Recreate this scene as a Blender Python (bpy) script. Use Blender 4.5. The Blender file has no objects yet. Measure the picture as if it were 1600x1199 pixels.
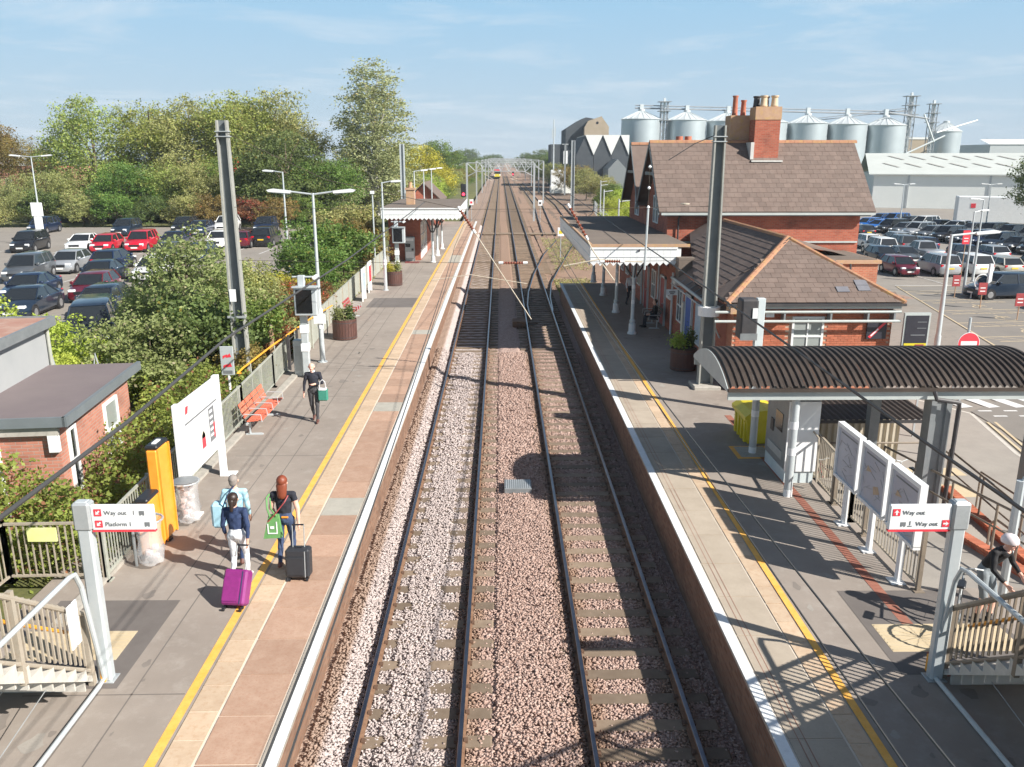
import bpy, math, random
import numpy as np
from mathutils import Vector, Matrix
R = math.radians
pi = math.pi
sc = bpy.context.scene
rng = np.random.default_rng(7)
random.seed(7)

# ---------------------------------------------------------------- camera
cam = bpy.data.objects.new('camera', bpy.data.cameras.new('camera'))
sc.collection.objects.link(cam)
cam.data.sensor_width = 36.0
cam.data.lens = 29.475
cam.data.clip_start = 0.1
cam.data.clip_end = 6000
cam.location = (0, 0, 8.17)
cam.rotation_euler = (R(90 - 15.06), 0, R(-0.76))
sc.camera = cam

# ---------------------------------------------------------------- light
SUN_AZ, SUN_EL = 122.0, 36.4
world = bpy.data.worlds.new('World'); sc.world = world; world.use_nodes = True
nt = world.node_tree; nt.nodes.clear()
N = nt.nodes.new; L = nt.links.new
out = N('ShaderNodeOutputWorld'); bg = N('ShaderNodeBackground'); bg.inputs['Strength'].default_value = 0.05
sky = N('ShaderNodeTexSky'); sky.sky_type = 'NISHITA'; sky.sun_disc = False
sky.sun_elevation = R(SUN_EL); sky.sun_rotation = R(SUN_AZ); sky.air_density = 1.15; sky.dust_density = 1.2; sky.ozone_density = 1.6; sky.altitude = 30
tc = N('ShaderNodeTexCoord'); sep = N('ShaderNodeSeparateXYZ'); L(tc.outputs['Generated'], sep.inputs[0])
zc = N('ShaderNodeMath'); zc.operation = 'MAXIMUM'; zc.inputs[1].default_value = 0.0; L(sep.outputs['Z'], zc.inputs[0])
za = N('ShaderNodeMath'); za.operation = 'ADD'; za.inputs[1].default_value = 0.06; L(zc.outputs[0], za.inputs[0])
dx = N('ShaderNodeMath'); dx.operation = 'DIVIDE'; L(sep.outputs['X'], dx.inputs[0]); L(za.outputs[0], dx.inputs[1])
dy = N('ShaderNodeMath'); dy.operation = 'DIVIDE'; L(sep.outputs['Y'], dy.inputs[0]); L(za.outputs[0], dy.inputs[1])
cmb = N('ShaderNodeCombineXYZ'); L(dx.outputs[0], cmb.inputs[0]); L(dy.outputs[0], cmb.inputs[1])
cn = N('ShaderNodeTexNoise'); cn.inputs['Scale'].default_value = 0.8; cn.inputs['Detail'].default_value = 8; cn.inputs['Roughness'].default_value = 0.62
cn.inputs['Distortion'].default_value = 0.4
L(cmb.outputs[0], cn.inputs['Vector'])
cr = N('ShaderNodeMapRange'); cr.inputs[1].default_value = 0.50; cr.inputs[2].default_value = 0.68; cr.inputs[3].default_value = 0.0; cr.inputs[4].default_value = 0.62
L(cn.outputs['Fac'], cr.inputs[0])
low = N('ShaderNodeMapRange'); low.inputs[1].default_value = 0.0; low.inputs[2].default_value = 0.55; low.inputs[3].default_value = 1.0; low.inputs[4].default_value = 0.25
L(zc.outputs[0], low.inputs[0])
cm = N('ShaderNodeMath'); cm.operation = 'MULTIPLY'; L(cr.outputs[0], cm.inputs[0]); L(low.outputs[0], cm.inputs[1])
veil = N('ShaderNodeMapRange'); veil.inputs[1].default_value = 0.17; veil.inputs[2].default_value = 0.5; veil.inputs[3].default_value = 0.9; veil.inputs[4].default_value = 0.0
L(zc.outputs[0], veil.inputs[0])
vg = N('ShaderNodeMapRange'); vg.inputs[1].default_value = 0.0; vg.inputs[2].default_value = 0.17; L(zc.outputs[0], vg.inputs[0])
vc = N('ShaderNodeMixRGB'); L(vg.outputs[0], vc.inputs['Fac']); vc.inputs['Color1'].default_value = (7.2, 8.8, 10.2, 1); vc.inputs['Color2'].default_value = (4.7, 8.0, 11.0, 1)
m0 = N('ShaderNodeMixRGB'); L(veil.outputs[0], m0.inputs['Fac']); L(sky.outputs[0], m0.inputs['Color1']); L(vc.outputs[0], m0.inputs['Color2'])
mx = N('ShaderNodeMixRGB'); L(cm.outputs[0], mx.inputs['Fac']); L(m0.outputs[0], mx.inputs['Color1']); mx.inputs['Color2'].default_value = (9.3, 10.3, 11.2, 1)
L(mx.outputs[0], bg.inputs['Color']); L(bg.outputs[0], out.inputs[0])

sd = Vector((-math.sin(R(SUN_AZ)) * math.cos(R(SUN_EL)), -math.cos(R(SUN_AZ)) * math.cos(R(SUN_EL)), -math.sin(R(SUN_EL))))
sun = bpy.data.objects.new('sun', bpy.data.lights.new('sun', 'SUN')); sc.collection.objects.link(sun)
sun.data.energy = 5.0; sun.data.angle = R(0.53); sun.data.color = (1.0, 0.945, 0.87)
sun.rotation_euler = sd.to_track_quat('-Z', 'Y').to_euler(); sun.location = (60, -50, 90)
sc.view_settings.view_transform = 'Standard'; sc.view_settings.look = 'None'
sc.view_settings.exposure = 0.72; sc.view_settings.gamma = 1; sc.view_settings.use_curve_mapping = False
sc.cycles.max_bounces = 6; sc.cycles.transparent_max_bounces = 8

# ---------------------------------------------------------------- materials
MATS = {}
def _nt(name):
    m = bpy.data.materials.new(name); m.use_nodes = True; MATS[name] = m
    return m, m.node_tree, m.node_tree.nodes['Principled BSDF']
def _bump(nt, b, src, strength, dist):
    bp = nt.nodes.new('ShaderNodeBump'); bp.inputs['Strength'].default_value = strength; bp.inputs['Distance'].default_value = dist
    nt.links.new(src, bp.inputs['Height']); nt.links.new(bp.outputs[0], b.inputs['Normal'])
def mat(name, c, rough=0.7, metal=0.0, c2=None, vs=1.5, c3=None, vs3=14.0, f3=0.35, bump=0.0, bs=40.0, bd=0.01, obj=False, stretch=None, coat=0.0, isl=0.0, objr=0.0):
    """noise-varied surface: c..c2 over broad noise vs, specks of c3 over fine noise vs3"""
    m, nt, b = _nt(name)
    if c2 is None: c2 = tuple(min(1, x * 1.22) for x in c)
    tcn = nt.nodes.new('ShaderNodeTexCoord'); geo = nt.nodes.new('ShaderNodeNewGeometry')
    v = tcn.outputs['Object'] if obj else geo.outputs['Position']
    if stretch:
        mp = nt.nodes.new('ShaderNodeMapping'); mp.inputs['Scale'].default_value = stretch; nt.links.new(v, mp.inputs[0]); v = mp.outputs[0]
    n1 = nt.nodes.new('ShaderNodeTexNoise'); n1.inputs['Scale'].default_value = vs; n1.inputs['Detail'].default_value = 6; n1.inputs['Roughness'].default_value = .65
    nt.links.new(v, n1.inputs['Vector'])
    mr = nt.nodes.new('ShaderNodeMapRange'); mr.inputs[1].default_value = .32; mr.inputs[2].default_value = .68
    nt.links.new(n1.outputs['Fac'], mr.inputs[0])
    mix = nt.nodes.new('ShaderNodeMixRGB'); mix.inputs['Color1'].default_value = (*c, 1); mix.inputs['Color2'].default_value = (*c2, 1)
    nt.links.new(mr.outputs[0], mix.inputs['Fac'])
    col = mix.outputs[0]
    if c3 is not None:
        n2 = nt.nodes.new('ShaderNodeTexNoise'); n2.inputs['Scale'].default_value = vs3; n2.inputs['Detail'].default_value = 5; n2.inputs['Roughness'].default_value = .7
        nt.links.new(v, n2.inputs['Vector'])
        m2 = nt.nodes.new('ShaderNodeMapRange'); m2.inputs[1].default_value = .5; m2.inputs[2].default_value = .72; m2.inputs[4].default_value = f3 * 2
        nt.links.new(n2.outputs['Fac'], m2.inputs[0])
        mx = nt.nodes.new('ShaderNodeMixRGB'); mx.inputs['Color2'].default_value = (*c3, 1)
        nt.links.new(m2.outputs[0], mx.inputs['Fac']); nt.links.new(col, mx.inputs['Color1']); col = mx.outputs[0]
    if isl or objr:
        hs = nt.nodes.new('ShaderNodeHueSaturation')
        a = nt.nodes.new('ShaderNodeMapRange'); a.inputs[3].default_value = 1 - (isl or objr); a.inputs[4].default_value = 1 + (isl or objr)
        if isl: nt.links.new(geo.outputs['Random Per Island'], a.inputs[0])
        else:
            oi = nt.nodes.new('ShaderNodeObjectInfo'); nt.links.new(oi.outputs['Random'], a.inputs[0])
        nt.links.new(a.outputs[0], hs.inputs['Value']); nt.links.new(col, hs.inputs['Color']); col = hs.outputs[0]
    nt.links.new(col, b.inputs['Base Color'])
    b.inputs['Roughness'].default_value = rough; b.inputs['Metallic'].default_value = metal
    if coat: b.inputs['Coat Weight'].default_value = coat; b.inputs['Coat Roughness'].default_value = .06
    if bump:
        n3 = nt.nodes.new('ShaderNodeTexNoise'); n3.inputs['Scale'].default_value = bs; n3.inputs['Detail'].default_value = 4
        nt.links.new(v, n3.inputs['Vector']); _bump(nt, b, n3.outputs['Fac'], bump, bd)
    return m

def brick_mat(name, ca, cb, mortar, scale=1.0, dirt=(.05, .04, .035)):
    m, nt, b = _nt(name)
    uv = nt.nodes.new('ShaderNodeUVMap')
    br = nt.nodes.new('ShaderNodeTexBrick'); br.inputs['Scale'].default_value = 1.0
    br.inputs['Brick Width'].default_value = .225 * scale; br.inputs['Row Height'].default_value = .075 * scale; br.inputs['Mortar Size'].default_value = .009
    br.inputs['Mortar Smooth'].default_value = .2; br.inputs['Bias'].default_value = 0
    br.inputs['Color1'].default_value = (*ca, 1); br.inputs['Color2'].default_value = (*cb, 1); br.inputs['Mortar'].default_value = (*mortar, 1)
    nt.links.new(uv.outputs[0], br.inputs['Vector'])
    n = nt.nodes.new('ShaderNodeTexNoise'); n.inputs['Scale'].default_value = 1.2; n.inputs['Detail'].default_value = 8; nt.links.new(uv.outputs[0], n.inputs['Vector'])
    mr = nt.nodes.new('ShaderNodeMapRange'); mr.inputs[1].default_value = .5; mr.inputs[2].default_value = .8; mr.inputs[4].default_value = .55; nt.links.new(n.outputs['Fac'], mr.inputs[0])
    mx = nt.nodes.new('ShaderNodeMixRGB'); nt.links.new(mr.outputs[0], mx.inputs['Fac']); nt.links.new(br.outputs['Color'], mx.inputs['Color1']); mx.inputs['Color2'].default_value = (*dirt, 1)
    nt.links.new(mx.outputs[0], b.inputs['Base Color']); b.inputs['Roughness'].default_value = .9
    inv = nt.nodes.new('ShaderNodeMath'); inv.operation = 'SUBTRACT'; inv.inputs[0].default_value = 1; nt.links.new(br.outputs['Fac'], inv.inputs[1])
    _bump(nt, b, inv.outputs[0], .6, .008)
    return m

def leaf_mat(name, c1, c2, c3=None, f3=.1, tr=.36):
    a_ = [1.3*(.66*x+.34*y) for x, y in zip(c1, c2)]; c2 = [1.25*(.85*y+.15*x) for x, y in zip(c1, c2)]; c1 = a_; f3 *= .6
    m, nt, b = _nt(name)
    geo = nt.nodes.new('ShaderNodeNewGeometry'); oi = nt.nodes.new('ShaderNodeObjectInfo')
    ramp = nt.nodes.new('ShaderNodeValToRGB'); e = ramp.color_ramp.elements
    e[0].position = 0; e[0].color = (*c1, 1); e[1].position = .85; e[1].color = (*c2, 1)
    if c3:
        x = e.new(1 - f3); x.color = (*c2, 1); y = e.new(min(1.0, 1 - f3 + .02)); y.color = (*c3, 1)
    nt.links.new(geo.outputs['Random Per Island'], ramp.inputs[0])
    n = nt.nodes.new('ShaderNodeTexNoise'); n.inputs['Scale'].default_value = .55; n.inputs['Detail'].default_value = 2; nt.links.new(geo.outputs['Position'], n.inputs['Vector'])
    a = nt.nodes.new('ShaderNodeMapRange'); a.inputs[1].default_value = .3; a.inputs[2].default_value = .7; a.inputs[3].default_value = .72; a.inputs[4].default_value = 1.3; nt.links.new(n.outputs['Fac'], a.inputs[0])
    hs = nt.nodes.new('ShaderNodeHueSaturation'); nt.links.new(a.outputs[0], hs.inputs['Value']); nt.links.new(ramp.outputs[0], hs.inputs['Color'])
    h2 = nt.nodes.new('ShaderNodeMapRange'); h2.inputs[3].default_value = .485; h2.inputs[4].default_value = .515; nt.links.new(oi.outputs['Random'], h2.inputs[0]); nt.links.new(h2.outputs[0], hs.inputs['Hue'])
    nt.links.new(hs.outputs[0], b.inputs['Base Color']); b.inputs['Roughness'].default_value = .55; b.inputs['Specular IOR Level'].default_value = .35
    t = nt.nodes.new('ShaderNodeBsdfTranslucent'); nt.links.new(hs.outputs[0], t.inputs['Color'])
    ms = nt.nodes.new('ShaderNodeMixShader'); ms.inputs[0].default_value = tr
    nt.links.new(b.outputs[0], ms.inputs[1]); nt.links.new(t.outputs[0], ms.inputs[2])
    nt.links.new(ms.outputs[0], nt.nodes['Material Output'].inputs['Surface'])
    return m

def glass_mat(name, c, rough=.06):
    m, nt, b = _nt(name); b.inputs['Base Color'].default_value = (*c, 1); b.inputs['Roughness'].default_value = rough; b.inputs['Specular IOR Level'].default_value = .8
    return m

# ---------------------------------------------------------------- mesh building
C = sc.collection
class MB:
    """collects faces; every face gets metre-scaled UVs from its own plane"""
    def __init__(s): s.v = []; s.f = []; s.m = []
    def face(s, pts, m=0):
        i = len(s.v); s.v += [tuple(p) for p in pts]; s.f.append(tuple(range(i, i + len(pts)))); s.m.append(m); return s
    def grid(s, pts, faces, m=0):
        i = len(s.v); s.v += [tuple(p) for p in pts]
        for f in faces: s.f.append(tuple(k + i for k in f)); s.m.append(m)
        return s
    def box(s, x0, x1, y0, y1, z0, z1, m=0, T=None, top=None):
        p = [(x0,y0,z0),(x1,y0,z0),(x1,y1,z0),(x0,y1,z0),(x0,y0,z1),(x1,y0,z1),(x1,y1,z1),(x0,y1,z1)]
        if T is not None: p = [tuple(T @ Vector(q)) for q in p]
        s.grid(p, [(0,3,2,1),(0,1,5,4),(1,2,6,5),(2,3,7,6),(3,0,4,7)], m)
        i = len(s.v) - 8; s.f.append((i+4,i+5,i+6,i+7)); s.m.append(m if top is None else top)
        return s
    def bbox(s, x0, x1, y0, y1, z0, z1, b=.01, m=0, T=None):
        """box with chamfered edges"""
        pts = []
        for x, sx in ((x0, 1), (x1, -1)):
            for y, sy in ((y0, 1), (y1, -1)):
                for z, sz in ((z0, 1), (z1, -1)):
                    pts += [(x, y + sy*b, z + sz*b), (x + sx*b, y, z + sz*b), (x + sx*b, y + sy*b, z)]
        import bmesh
        bm = bmesh.new(); vs = [bm.verts.new(p) for p in pts]; r = bmesh.ops.convex_hull(bm, input=vs)
        bmesh.ops.dissolve_limit(bm, angle_limit=.01, verts=bm.verts, edges=bm.edges)
        bm.verts.index_update()
        P = [tuple((T @ v.co) if T is not None else v.co) for v in bm.verts]
        s.grid(P, [tuple(v.index for v in f.verts) for f in bm.faces], m); bm.free(); return s
    def tube(s, a, b, r0, r1=None, n=8, m=0, cap=True):
        a = Vector(a); b = Vector(b); r1 = r0 if r1 is None else r1
        d = (b - a); d.normalize(); u = d.orthogonal().normalized(); w = d.cross(u)
        p = []
        for c, r in ((a, r0), (b, r1)):
            for k in range(n):
                t = 2 * math.pi * k / n; p.append(tuple(c + u * (math.cos(t) * r) + w * (math.sin(t) * r)))
        fs = [(k, (k+1) % n, n + (k+1) % n, n + k) for k in range(n)]
        if cap: fs += [tuple(range(n-1, -1, -1)), tuple(range(n, 2*n))]
        return s.grid(p, fs, m)
    def path(s, pts, r, n=6, m=0):
        """round bar through points, mitred"""
        pts = [Vector(p) for p in pts]; ring = []; prev = None
        for i, p in enumerate(pts):
            d = (pts[min(i+1, len(pts)-1)] - pts[max(i-1, 0)]).normalized()
            if prev is None: u = d.orthogonal().normalized()
            else: u = (prev - d * prev.dot(d)).normalized()
            prev = u; w = d.cross(u)
            ring += [tuple(p + u * (math.cos(2*math.pi*k/n) * r) + w * (math.sin(2*math.pi*k/n) * r)) for k in range(n)]
        fs = []
        for i in range(len(pts) - 1):
            for k in range(n): fs.append((i*n+k, i*n+(k+1) % n, (i+1)*n+(k+1) % n, (i+1)*n+k))
        fs += [tuple(range(n-1, -1, -1)), tuple(range((len(pts)-1)*n, len(pts)*n))]
        return s.grid(ring, fs, m)
    def lathe(s, prof, c=(0, 0, 0), n=16, m=0, T=None):
        p = []
        for r, z in prof:
            for k in range(n):
                t = 2*math.pi*k/n; q = Vector((c[0] + r*math.cos(t), c[1] + r*math.sin(t), c[2] + z)); p.append(tuple(T @ q if T is not None else q))
        fs = []
        for i in range(len(prof) - 1):
            for k in range(n): fs.append((i*n+k, i*n+(k+1) % n, (i+1)*n+(k+1) % n, (i+1)*n+k))
        fs += [tuple(range(n-1, -1, -1)), tuple(range((len(prof)-1)*n, len(prof)*n))]
        return s.grid(p, fs, m)
    def prism(s, poly, axis, a0, a1, m=0, cm=None):
        """poly of 2D points extruded along axis ('x': poly=(y,z), 'y': poly=(x,z), 'z': poly=(x,y))"""
        def P(q, a): return {'x': (a, q[0], q[1]), 'y': (q[0], a, q[1]), 'z': (q[0], q[1], a)}[axis]
        n = len(poly); p = [P(q, a0) for q in poly] + [P(q, a1) for q in poly]
        s.grid(p, [(k, (k+1) % n, n + (k+1) % n, n + k) for k in range(n)], m)
        i = len(s.v) - 2*n; s.f += [tuple(i + k for k in range(n-1, -1, -1)), tuple(i + n + k for k in range(n))]; s.m += [m if cm is None else cm]*2
        return s
    def mesh(s, name, mats, smooth=None):
        me = bpy.data.meshes.new(name); me.from_pydata(s.v, [], s.f)
        for m in (mats if isinstance(mats, (list, tuple)) else [mats]): me.materials.append(MATS[m] if isinstance(m, str) else m)
        me.polygons.foreach_set('material_index', np.array(s.m, dtype=np.int32))
        uvl = me.uv_layers.new(name='UVMap'); uv = np.zeros((len(me.loops), 2))
        k = 0
        for f in s.f:
            P = [s.v[i] for i in f]
            a = Vector(P[1]) - Vector(P[0]); bb = Vector(P[2]) - Vector(P[1]); nn = a.cross(bb)
            ax, ay, az = abs(nn.x), abs(nn.y), abs(nn.z)
            for q in P:
                if az >= ax and az >= ay: uv[k] = (q[0], q[1])
                elif ay >= ax: uv[k] = (q[0], q[2])
                else: uv[k] = (q[1], q[2])
                k += 1
        uvl.data.foreach_set('uv', uv.ravel())
        if smooth is not None:
            import bmesh
            bm = bmesh.new(); bm.from_mesh(me); bmesh.ops.remove_doubles(bm, verts=bm.verts, dist=1e-5); bmesh.ops.recalc_face_normals(bm, faces=bm.faces); bm.to_mesh(me); bm.free()
            me.polygons.foreach_set('use_smooth', [True]*len(me.polygons)); me.set_sharp_from_angle(angle=R(smooth))
        else:
            import bmesh
            bm = bmesh.new(); bm.from_mesh(me); bmesh.ops.recalc_face_normals(bm, faces=bm.faces); bm.to_mesh(me); bm.free()
        me.update(); return me
    def build(s, name, mats, parent=None, smooth=None):
        return link(name, s.mesh(name, mats, smooth), parent)

def link(name, me, parent=None):
    o = bpy.data.objects.new(name, me); C.objects.link(o)
    if parent is not None: o.parent = parent
    return o
def tag(o, label=None, cat=None, group=None, kind=None):
    if label: o['label'] = label
    if cat: o['category'] = cat
    if group: o['group'] = group
    if kind: o['kind'] = kind
    return o
def thing(name, label, cat, loc=(0, 0, 0), rz=0, group=None):
    o = bpy.data.objects.new(name, None); C.objects.link(o); o.location = loc; o.rotation_euler = (0, 0, rz)
    return tag(o, label, cat, group)
def dup(root, loc, rz=0, label=None, group=None, scale=None, hide=()):
    kids = {}
    for o in root.children: kids[o.name] = o
    r = root.copy(); C.objects.link(r); r.location = loc; r.rotation_euler = (0, 0, rz)
    if label: r['label'] = label
    if group: r['group'] = group
    if scale is not None: r.scale = scale if isinstance(scale, (tuple, list)) else (scale,)*3
    for ch in list(root.children):
        c = ch.copy(); C.objects.link(c); c.parent = r
        for g in list(ch.children):
            d = g.copy(); C.objects.link(d); d.parent = c
    return r
def local(me_owner): return me_owner
def quadmesh(name, V, F, mats):
    """V (n,3) array, F (m,4) or (m,3) array"""
    me = bpy.data.meshes.new(name); V = np.ascontiguousarray(V, dtype=np.float32); F = np.ascontiguousarray(F, dtype=np.int32)
    me.vertices.add(len(V)); me.vertices.foreach_set('co', V.ravel())
    k = F.shape[1]; me.loops.add(F.size); me.loops.foreach_set('vertex_index', F.ravel())
    me.polygons.add(len(F)); me.polygons.foreach_set('loop_start', np.arange(0, F.size, k, dtype=np.int32)); me.polygons.foreach_set('loop_total', np.full(len(F), k, dtype=np.int32))
    for m in (mats if isinstance(mats, (list, tuple)) else [mats]): me.materials.append(MATS[m] if isinstance(m, str) else m)
    me.update(calc_edges=True); return me
# surfaces
mat('asphalt_platform', (.25,.213,.182), .9, c2=(.335,.29,.25), vs=.45, c3=(.37,.33,.29), vs3=3.2, f3=.3, bump=.7, bs=110, bd=.006)
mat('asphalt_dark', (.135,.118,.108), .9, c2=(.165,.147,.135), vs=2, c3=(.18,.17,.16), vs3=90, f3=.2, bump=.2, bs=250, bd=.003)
mat('asphalt_road', (.20,.185,.165), .9, c2=(.24,.22,.195), vs=.5, c3=(.2,.195,.185), vs3=50, f3=.25)
mat('asphalt_park', (.25,.225,.195), .9, c2=(.30,.27,.235), vs=.35, c3=(.14,.135,.13), vs3=3, f3=.25)
mat('paving_pale', (.30,.275,.245), .9, c2=(.36,.33,.29), vs=1.2, c3=(.25,.23,.2), vs3=30, f3=.3)
mat('asphalt_seamless', (.205,.178,.155), .9, c2=(.24,.21,.185), vs=3)
mat('seam', (.15,.132,.118), .95)
mat('yellow_line', (.82,.40,.06), .75, c2=(.9,.50,.12), vs=6, c3=(.5,.3,.1), vs3=25, f3=.25)
mat('white_line', (.62,.63,.62), .7, c2=(.8,.8,.78), vs=4, c3=(.45,.44,.42), vs3=22, f3=.2)
mat('white_edge', (.74,.77,.78), .6, c2=(.85,.87,.87), vs=3, c3=(.55,.56,.55), vs3=18, f3=.2)
mat('coping', (.40,.36,.30), .9, c2=(.5,.45,.38), vs=5)
mat('slab_red', (.37,.235,.165), .88, c2=(.44,.30,.22), vs=5, c3=(.33,.16,.10), vs3=28, f3=.3, bump=.35, bs=160, bd=.004, objr=.16)
mat('slab_pale', (.38,.36,.31), .88, c2=(.45,.43,.37), vs=5, c3=(.30,.28,.24), vs3=40, f3=.2, bump=.2, bs=160, bd=.004, objr=.06)
mat('slab_buff', (.50,.37,.255), .88, c2=(.58,.45,.32), vs=4, c3=(.42,.25,.14), vs3=10, f3=.3, bump=.25, bs=160, bd=.004, objr=.09)
mat('slab_grey', (.38,.32,.25), .9, c2=(.45,.385,.305), vs=2.5, c3=(.31,.27,.23), vs3=30, f3=.25, bump=.2, bs=150, bd=.004, objr=.05)
mat('mortar', (.56,.50,.42), .95)
mat('mortar_dark', (.22,.17,.13), .95)
mat('tactile_buff', (.52,.42,.27), .85, c2=(.6,.5,.34), vs=3)
mat('red_brick_strip', (.28,.10,.07), .9, c2=(.35,.15,.1), vs=8)
mat('concrete', (.36,.34,.30), .9, c2=(.46,.43,.38), vs=2.5, c3=(.25,.24,.21), vs3=9, f3=.3, bump=.2, bs=60, bd=.004)
mat('concrete_light', (.50,.48,.43), .88, c2=(.6,.57,.51), vs=2.5, c3=(.36,.34,.30), vs3=6, f3=.25)
mat('earth', (.10,.075,.05), 1, c2=(.15,.12,.08), vs=1.5, c3=(.06,.07,.025), vs3=3, f3=.5)
mat('grass_ground', (.10,.115,.03), 1, c2=(.17,.16,.06), vs=.25, c3=(.07,.09,.025), vs3=2, f3=.5, bump=.5, bs=8, bd=.05)
mat('far_ground', (.10,.12,.045), 1, c2=(.16,.16,.07), vs=.02)
mat('ballast_dirt', (.17,.115,.08), 1, c2=(.22,.16,.12), vs=1.5, bump=.5, bs=30, bd=.02)
mat('sleeper_concrete', (.19,.14,.098), .9, c2=(.26,.2,.145), vs=5, c3=(.18,.13,.085), vs3=20, f3=.35, bump=.2, bs=80, bd=.003, objr=.24)
mat('rail_rust', (.16,.085,.05), .85, c2=(.25,.15,.09), vs=6, c3=(.11,.05,.03), vs3=30, f3=.3)
mat('rail_top', (.22,.22,.25), .33, metal=1.0, c2=(.32,.31,.34), vs=3)
mat('clip_rust', (.12,.07,.045), .8)
# paint and metal
mat('galv', (.42,.45,.46), .5, metal=.35, c2=(.5,.53,.54), vs=4, c3=(.33,.36,.37), vs3=18, f3=.25)
mat('mast_grey', (.31,.315,.29), .6, c2=(.38,.385,.35), vs=2, c3=(.24,.24,.22), vs3=9, f3=.3)
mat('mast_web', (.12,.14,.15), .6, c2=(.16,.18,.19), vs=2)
mat('galv_dark', (.22,.24,.25), .5, metal=.3, c2=(.28,.3,.31), vs=4)
mat('lamp_grey', (.48,.53,.55), .45, metal=.2, c2=(.56,.6,.61), vs=4)
mat('pale_blue_paint', (.52,.60,.62), .5, c2=(.62,.68,.69), vs=3)
mat('white_paint', (.74,.77,.77), .45, c2=(.82,.84,.84), vs=2.5, c3=(.62,.63,.62), vs3=7, f3=.2)
mat('white_board', (.80,.82,.83), .4, c2=(.85,.86,.86), vs=2)
mat('fence_beige', (.35,.31,.245), .6, c2=(.42,.37,.30), vs=3, c3=(.25,.19,.13), vs3=12, f3=.25)
mat('fence_green_grey', (.34,.36,.31), .6, c2=(.42,.43,.38), vs=3, c3=(.27,.26,.2), vs3=8, f3=.3)
mat('rail_brown', (.20,.165,.125), .55, c2=(.27,.22,.17), vs=3)
mat('iron_dark', (.045,.045,.05), .5, c2=(.07,.065,.065), vs=5)
mat('black_plastic', (.018,.019,.022), .4)
mat('rubber', (.018,.018,.02), .85)
mat('wire', (.05,.05,.05), .6)
mat('wire_copper', (.09,.075,.06), .5, metal=.4)
mat('yellow_plastic', (.62,.52,.02), .42, c2=(.72,.6,.04), vs=3)
mat('orange_plastic', (.86,.30,.025), .42, c2=(.92,.38,.05), vs=4)
mat('orange_rail', (.75,.33,.03), .5)
mat('sign_red', (.72,.05,.07), .4)
mat('dark_red', (.30,.045,.05), .5, c2=(.4,.07,.07), vs=5)
mat('seat_orange', (.62,.13,.07), .5, c2=(.7,.2,.12), vs=5)
mat('barrel_wood', (.075,.035,.03), .6, c2=(.13,.06,.045), vs=5, stretch=(6,6,1))
mat('text_black', (.04,.04,.045), .6)
mat('text_grey', (.16,.17,.18), .6)
mat('insul_brown', (.20,.06,.035), .3)
mat('blue_paint', (.03,.10,.35), .45)
mat('pub_dark', (.03,.03,.04), .4)
mat('poster_cream', (.6,.58,.5), .5)
mat('poster_blue', (.35,.45,.55), .5, c2=(.5,.58,.62), vs=6)
mat('map_grey', (.40,.41,.48), .35, c2=(.46,.47,.54), vs=2, c3=(.46,.42,.40), vs3=5, f3=.2)
mat('screen_black', (.01,.011,.014), .15)
# roofs and walls
brick_mat('brick_red', (.36,.085,.05), (.46,.135,.08), (.33,.19,.135))
brick_mat('brick_hip', (.44,.135,.07), (.52,.19,.105), (.46,.32,.23))
brick_mat('brick_platform', (.20,.10,.06), (.30,.17,.11), (.22,.16,.12))
brick_mat('brick_pink', (.45,.17,.115), (.53,.23,.16), (.42,.30,.25))
mat('brick_piece', (.43,.125,.065), .9, c2=(.51,.18,.1), vs=9, c3=(.36,.10,.06), vs3=26, f3=.25, objr=.14)
mat('brick_mortar', (.47,.35,.26), .95, c2=(.55,.42,.32), vs=4)
mat('slate', (.155,.112,.093), .8, c2=(.19,.143,.12), vs=3, c3=(.125,.095,.08), vs3=12, f3=.3, objr=.12, bump=.2, bs=30, bd=.003)
mat('slate_isl', (.155,.112,.093), .8, c2=(.19,.143,.12), vs=3, c3=(.125,.095,.08), vs3=12, f3=.3, isl=.12)
mat('slate_blue', (.16,.16,.18), .6, c2=(.2,.2,.22), vs=3)
mat('ridge_tile', (.36,.17,.10), .85, c2=(.42,.23,.14), vs=6, c3=(.45,.30,.07), vs3=3, f3=.3)
mat('flat_roof', (.15,.12,.098), .9, c2=(.19,.155,.125), vs=.8, c3=(.16,.13,.11), vs3=5, f3=.3)
mat('felt_roof', (.165,.135,.14), .9, c2=(.195,.162,.162), vs=.8, c3=(.17,.145,.14), vs3=3, f3=.3)
mat('roof_rusty', (.34,.17,.13), .9, c2=(.42,.26,.2), vs=1.0, c3=(.45,.36,.3), vs3=2, f3=.3)
mat('render_grey', (.33,.345,.35), .9, c2=(.38,.39,.39), vs=1.0)
mat('chimney_pale', (.42,.26,.17), .9, c2=(.5,.33,.22), vs=4, c3=(.52,.34,.08), vs3=5, f3=.35)
mat('terracotta', (.45,.13,.08), .8, c2=(.52,.2,.12), vs=6)
mat('buff_pot', (.55,.42,.28), .8)
mat('lead', (.50,.50,.47), .6, c2=(.62,.61,.58), vs=4)
mat('tin_brown', (.045,.034,.028), .6, c2=(.078,.058,.045), vs=2, c3=(.05,.04,.035), vs3=8, f3=.3, metal=.1)
mat('tin_cream', (.50,.44,.34), .6, c2=(.58,.52,.42), vs=2)
mat('gutter_pale', (.42,.46,.45), .5, c2=(.5,.54,.52), vs=3)
mat('barge_grey', (.14,.16,.17), .6)
mat('window_frame', (.7,.72,.71), .5)
glass_mat('glass_dark', (.02,.024,.028))
glass_mat('glass_blue', (.10,.14,.17))
glass_mat('glass_curtain', (.30,.33,.32), .25)
mat('silo', (.46,.52,.55), .42, metal=.45, c2=(.52,.58,.61), vs=.3)
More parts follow.
